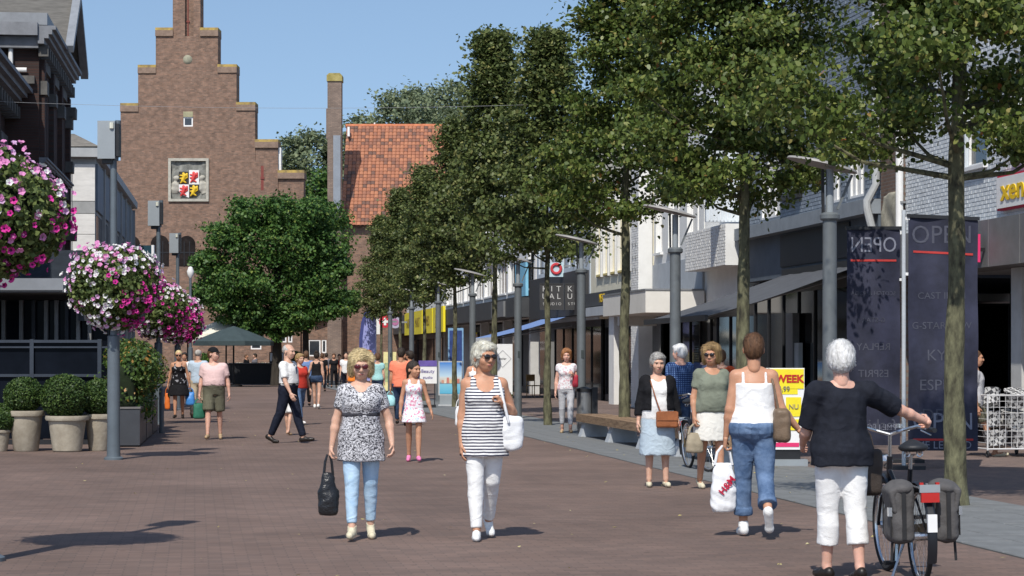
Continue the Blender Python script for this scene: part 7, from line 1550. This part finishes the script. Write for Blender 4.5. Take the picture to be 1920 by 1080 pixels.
q = P(1274, 846, 38.0); ppl['check'] = person('white-haired man in blue checked shirt behind the second lamp post', (q.x, q.y), 1.76, math.radians(205), False, 1.08, .02, STAND, None, (.5, 0), SKP, ('short', HW), dict(kind='tee', mat=CHK, sleeve=.75, hem=-.08, infl=.026, name='checked_shirt'), None, dict(kind='trousers', mat=JD, len=1.96, infl=.02), dict(kind='shoe', mat=DARK_SH), None, face=False, seed=29)
q = P(1352, 840, 40.0); ppl['redback'] = person('person in orange red top seen between woman in sage and woman in jeans', (q.x, q.y), 1.68, math.pi, False, 1.0, 0, STAND, None, (0, 0), SK, ('crop', HBR), dict(kind='tee', mat=cloth('orange_red', (.58, .09, .03)), sleeve=.6, hem=-.06, infl=.022, name='tee'), None, dict(kind='trousers', mat=GREYB, len=1.95, infl=.018), dict(kind='shoe', mat=DARK_SH), None, face=False, seed=30)
q = P(1324, 840, 41.0); ppl['greyback'] = person('person in dark blue grey jacket behind the parked bicycle', (q.x, q.y), 1.74, math.pi*.9, False, 1.05, 0, STAND, None, (0, 0), SK, ('crop', HG), dict(kind='tee', mat=cloth('slate_blue', (.05, .065, .12)), sleeve=1.8, hem=-.08, infl=.026, name='jacket'), None, dict(kind='trousers', mat=BLACK, len=1.95, infl=.02), dict(kind='shoe', mat=DARK_SH), None, face=False, seed=31)
q = P(1829, 850, 36.0); ppl['stride'] = person('person in olive shorts striding right, mostly hidden by the nearest tree trunk', (q.x, q.y), 1.72, math.radians(80), False, .95, 0, dict(L=(.42, .05, 0, -.1), R=(-.50, .42, 0, .75)), None, (0, 0), SKT, ('crop', HBR), dict(kind='tee', mat=GREYT, sleeve=.6, hem=-.08, infl=.022, name='tee'), None, dict(kind='shorts', mat=OLIVE, len=.85, infl=.02, flare=.02), dict(kind='sandal', mat=CREAM_SH), None, seed=32)
q = P(768, 780, 62.0); ppl['royal'] = person('person in royal blue jacket between man in coral and notice board', (q.x, q.y), 1.70, math.radians(200), False, 1.0, 0, STAND, None, (.6, 0), SKT, ('short', HD), dict(kind='tee', mat=DKBLUE, sleeve=1.8, hem=-.08, infl=.028, name='jacket'), None, dict(kind='trousers', mat=BLACK, len=1.95, infl=.018), dict(kind='shoe', mat=DARK_SH), None, face=False, seed=33)
q = G(895, 826); ppl['behind'] = person('tanned person hidden behind woman in striped vest, white bag showing', q, 1.66, 0.0, True, 1.0, 0, SLOW_B, dict(R=((-.40, .05, -1), (-.30, -.05, -1), None, 1.3)), (0, 0), SKT, ('short', HBR), dict(kind='tank', mat=WHITE, hem=-.04, infl=.016, strap=.02, sx=.085, name='vest'), None, dict(kind='trousers', mat=GREYB, len=1.9, infl=.014), dict(kind='shoe', mat=WHITE_SH), None, seed=34)
q = P(708, 760, 68.0); ppl['teal'] = person('person in pale teal top just right of the blonde woman', (q.x, q.y), 1.64, math.pi, True, .95, 0, SLOW_A, None, (0, 0), SK, ('short', HBR), dict(kind='tee', mat=TEAL, sleeve=.5, hem=-.06, infl=.02, name='tee'), None, dict(kind='trousers', mat=JD, len=1.9, infl=.012), dict(kind='shoe', mat=DARK_SH), None, face=False, seed=35)
q = P(662, 760, 70.0); ppl['orange'] = person('person in orange vest peeping out left of the blonde woman', (q.x, q.y), 1.52, math.pi*.9, True, .95, 0, SLOW_B, None, (0, 0), SKT, ('short', HBR), dict(kind='tee', mat=cloth('orange', (.78, .22, .03)), sleeve=.4, hem=-.06, infl=.02, name='tee'), None, dict(kind='trousers', mat=GREYB, len=1.9, infl=.012), dict(kind='shoe', mat=DARK_SH), None, face=False, seed=36)
far = [(649, 92, 1.72, WHITE, NAVY, False, 0, 'man in white tee and dark trousers beside the slim bollard'), (626, 112, 1.68, BLACK, BLACK, True, 0, 'far woman in black dress right of the one in denim shorts'), (612, 116, 1.72, GREYB, BLACK, False, math.pi, 'far man in grey near the dark tree trunk'), (604, 100, 1.70, BLACK, NAVY, False, math.pi, 'far person in black right beside the woman in denim shorts'),
       (636, 124, 1.66, RED, GREYB, True, 0, 'far person in dark red left of man in white tee'), (462, 130, 1.66, BLACK, NAVY, False, 1.2, 'dark figure in shade behind the terrace planter, left one'), (478, 131, 1.70, GREYB, BLACK, True, -1.0, 'dark figure in shade behind the terrace planter, right one'), (757, 88, 1.70, NAVY, BLACK, False, .4, 'far person in navy left of the notice board'), (670, 112, 1.70, GREYB, NAVY, False, 2.9, 'far person in grey near the feather flags')]
for k, (px, d, Hh_, tm_, bm_, fm_, yw, lab) in enumerate(far):
    person(lab, ((px-960)*d/F, d), Hh_, yw, fm_, 1.0, 0, (WALK_A, WALK_B)[k % 2], None, (0, 0), (SK, SKT)[k % 2], ('short' if fm_ else 'crop', (HD, HBR)[k % 2]), dict(kind='tee', mat=tm_, sleeve=.6, hem=-.06, infl=.024, name='top'), None, dict(kind='trousers', mat=bm_, len=1.95, infl=.018), dict(kind='shoe', mat=DARK_SH), None, face=False, seed=50+k, group='people far off by the terrace')

# ------------------------------------------------------------------ bags
PLB = mat('plastic_black', (.014, .014, .016), .28, .2, 12, .3, spec=.5); PLW = mat('plastic_white', (.76, .77, .78), .45, .05, 12, .2); PLBL = mat('plastic_blue', (.06, .24, .60), .4, .15, 12, .2); PLO = mat('plastic_orange', (.70, .17, .03), .45, .1, 12, .2); PLG = mat('bag_green', (.03, .16, .10), .6, .15, 10, .2); PLC = mat('plastic_cyan', (.35, .66, .70), .45, .1, 12, .2)
LBR = mat('leather_tan', (.30, .105, .040), .45, .2, 14, .15); LDK = mat('leather_taupe', (.165, .115, .075), .5, .25, 12, .2); LBE = mat('bag_beige', (.32, .27, .19), .7, .15, 10, .2); LRED = mat('bag_red', (.40, .03, .05), .5, .15, 10, .1); LDB = mat('bag_dark_brown', (.055, .042, .034), .6, .25, 12, .2)
def carrier(label, hand, w, hh, dp, mt, seed=1, drop=.14, yaw=0.0, name='carrier_bag', vox=None, crump=.010, pear=.0):
    """bag hung from a hand: two handle loops and a slumped body; hand is a world point"""
    r0 = thing(name, label, 'bag', hand, yaw); v = vox or min(max(.0006*hand.y, .010), .03); H0 = -drop
    rows = [(H0-hh, 0, 0, w*.40, dp*.40), (H0-hh*.93, 0, 0, w*.5, dp*.5), (H0-hh*.55, 0, 0, w*(.5 + pear*.08), dp*.52), (H0-hh*.2, 0, 0, w*(.46 - pear*.18), dp*.34), (H0, 0, 0, w*(.42 - pear*.24), dp*.14)]
    solid('bag_body', [('+', ('loft', rows, 2.6), 0)], v, mt, r0, lambda q: crump*wob(q, 40, seed, 7) + crump*.6*wob(q, 95, seed+1, 7))
    for s in (-1, 1):
        x = w*(.36 - pear*.22); m = MB(); m.tube([(-x, s*dp*.08, H0-.02), (-x*.7, s*dp*.1, -drop*.35), (-.01, s*.012, .008), (.01, s*.012, .008), (x*.7, s*dp*.1, -drop*.35), (x, s*dp*.08, H0-.02)], [.011, .010, .008, .008, .010, .011], 6); m.build('handle', mt, r0)
    return r0
def hw(j, s): return ppl[j]['W'](ppl[j]['A'][s][3])
carrier('glossy black bag hanging from the hand of woman in print tunic', hw('print', 'R') + Vector((-.015, -.01, .0)), .175, .37, .13, PLB, 3, .15, .2, 'shopping_bag', None, .010, .6)
b = carrier('white carrier bag with red letters held by woman in jeans', hw('vest', 'L') + Vector((-.01, 0, 0)), .22, .44, .12, PLW, 5, .14, .1, crump=.008); text('H&M', .085, RED_S, b, (.02, -.072, -.34), (math.pi/2, -.9, .0), ext=.002, bold=.002)
carrier('blue plastic bag in the hand of woman in black dress', hw('dress', 'L'), .24, .34, .20, PLBL, 7, .10); carrier('slim orange bag in the hand of woman in black dress', hw('dress', 'R'), .14, .42, .10, PLO, 8, .12); carrier('dark green bag in the hand of man in pink polo', hw('pink', 'R'), .24, .30, .12, PLG, 9, .08, .5)
carrier('pale cyan bag beside man in coral polo', hw('coral', 'L'), .24, .26, .15, PLC, 10, .08); carrier('small white bag held by person behind woman in striped vest', hw('behind', 'R'), .16, .38, .10, PLW, 11, .12); carrier('beige handbag in the hand of woman in sage tee', hw('sage', 'R'), .22, .24, .12, LBE, 12, .10, .3, 'handbag', None, .005)
def slung(label, j, pts, c, size, mt, yaw=0, seed=1, name='shoulder_bag', crump=.008, strap=.011, r=.02, smt=None):
    """bag on a strap; pts and c are in the wearer's own frame"""
    Jx = ppl[j]; W = Jx['W']; o = W(c); r0 = thing(name, label, 'bag', o, Jx['yaw'] + yaw); v = min(max(.0006*o.y, .010), .03)
    solid('bag_body', [('+', ('box', (0, 0, 0), tuple(s/2 - r for s in size), None, r), 0)], v, mt, r0, (lambda q: crump*wob(q, 38, seed, 7) + crump*.5*wob(q, 90, seed+1)))
    inv = Matrix.Rotation(-(Jx['yaw'] + yaw), 3, 'Z'); loc = [inv @ (W(p) - o) for p in pts]; MB().tube(loc, strap, 6).build('strap', smt or mt, r0); return r0
Zp = ppl['stripe']['Z']; b = slung('white plastic shoulder bag slung on arm of woman in striped vest', 'stripe', [(.20, -.13, .0 + Zp(.10)), (.15, -.155, Zp(.30)), (.125, -.10, Zp(.44)), (.125, .03, Zp(.487)), (.15, .10, Zp(.42)), (.20, .09, Zp(.12))], (.235, -.03, Zp(.005)), (.20, .17, .30), PLW, 0, 3, crump=.014, r=.06, strap=.013)
Zp = ppl['vest']['Z']; slung('taupe leather shoulder bag on right side of woman in jeans', 'vest', [(-.205, -.10, Zp(.10)), (-.175, -.10, Zp(.33)), (-.135, .0, Zp(.492)), (-.165, .12, Zp(.36)), (-.215, .12, Zp(.12))], (-.235, .05, Zp(.02)), (.15, .33, .30), LDK, 0, 5, crump=.010, r=.05, strap=.010)
Zp = ppl['cardigan']['Z']; b = slung('tan leather cross-body bag of lady in black cardigan', 'cardigan', [(.02, -.195, Zp(.02)), (-.03, -.20, Zp(.16)), (-.07, -.19, Zp(.30)), (-.095, -.12, Zp(.42)), (-.095, .02, Zp(.485)), (-.06, .14, Zp(.40))], (.09, -.215, Zp(-.055)), (.27, .07, .20), LBR, 0, 7, 'crossbody_bag', .003, .008)
MB().box(-.128, .128, -.045, -.036, -.01, .095).build('flap', LBR, b)
Zp = ppl['trousers']['Z']; slung('red handbag at the side of woman in pale trousers', 'trousers', [(.14, -.10, Zp(.22)), (.14, -.02, Zp(.47)), (.15, .09, Zp(.25))], (.18, -.06, Zp(.14)), (.12, .22, .26), LRED, 0, 9, 'handbag', .004)
hb = thing('handbag', 'dark brown handbag hanging from the left bicycle handlebar', 'bag', G(1727, 1098) + Vector((-.27, .76, .80)), .3); solid('bag_body', [('+', ('box', (0, 0, -.05), (.08, .03, .13), None, .04), 0)], .011, LDB, hb, lambda q: .008*wob(q, 38, 4)); MB().tube([(-.07, 0, .10), (-.04, 0, .22), (.0, 0, .275), (.04, 0, .22), (.07, 0, .10)], .008, 6).build('strap', LDB, hb)
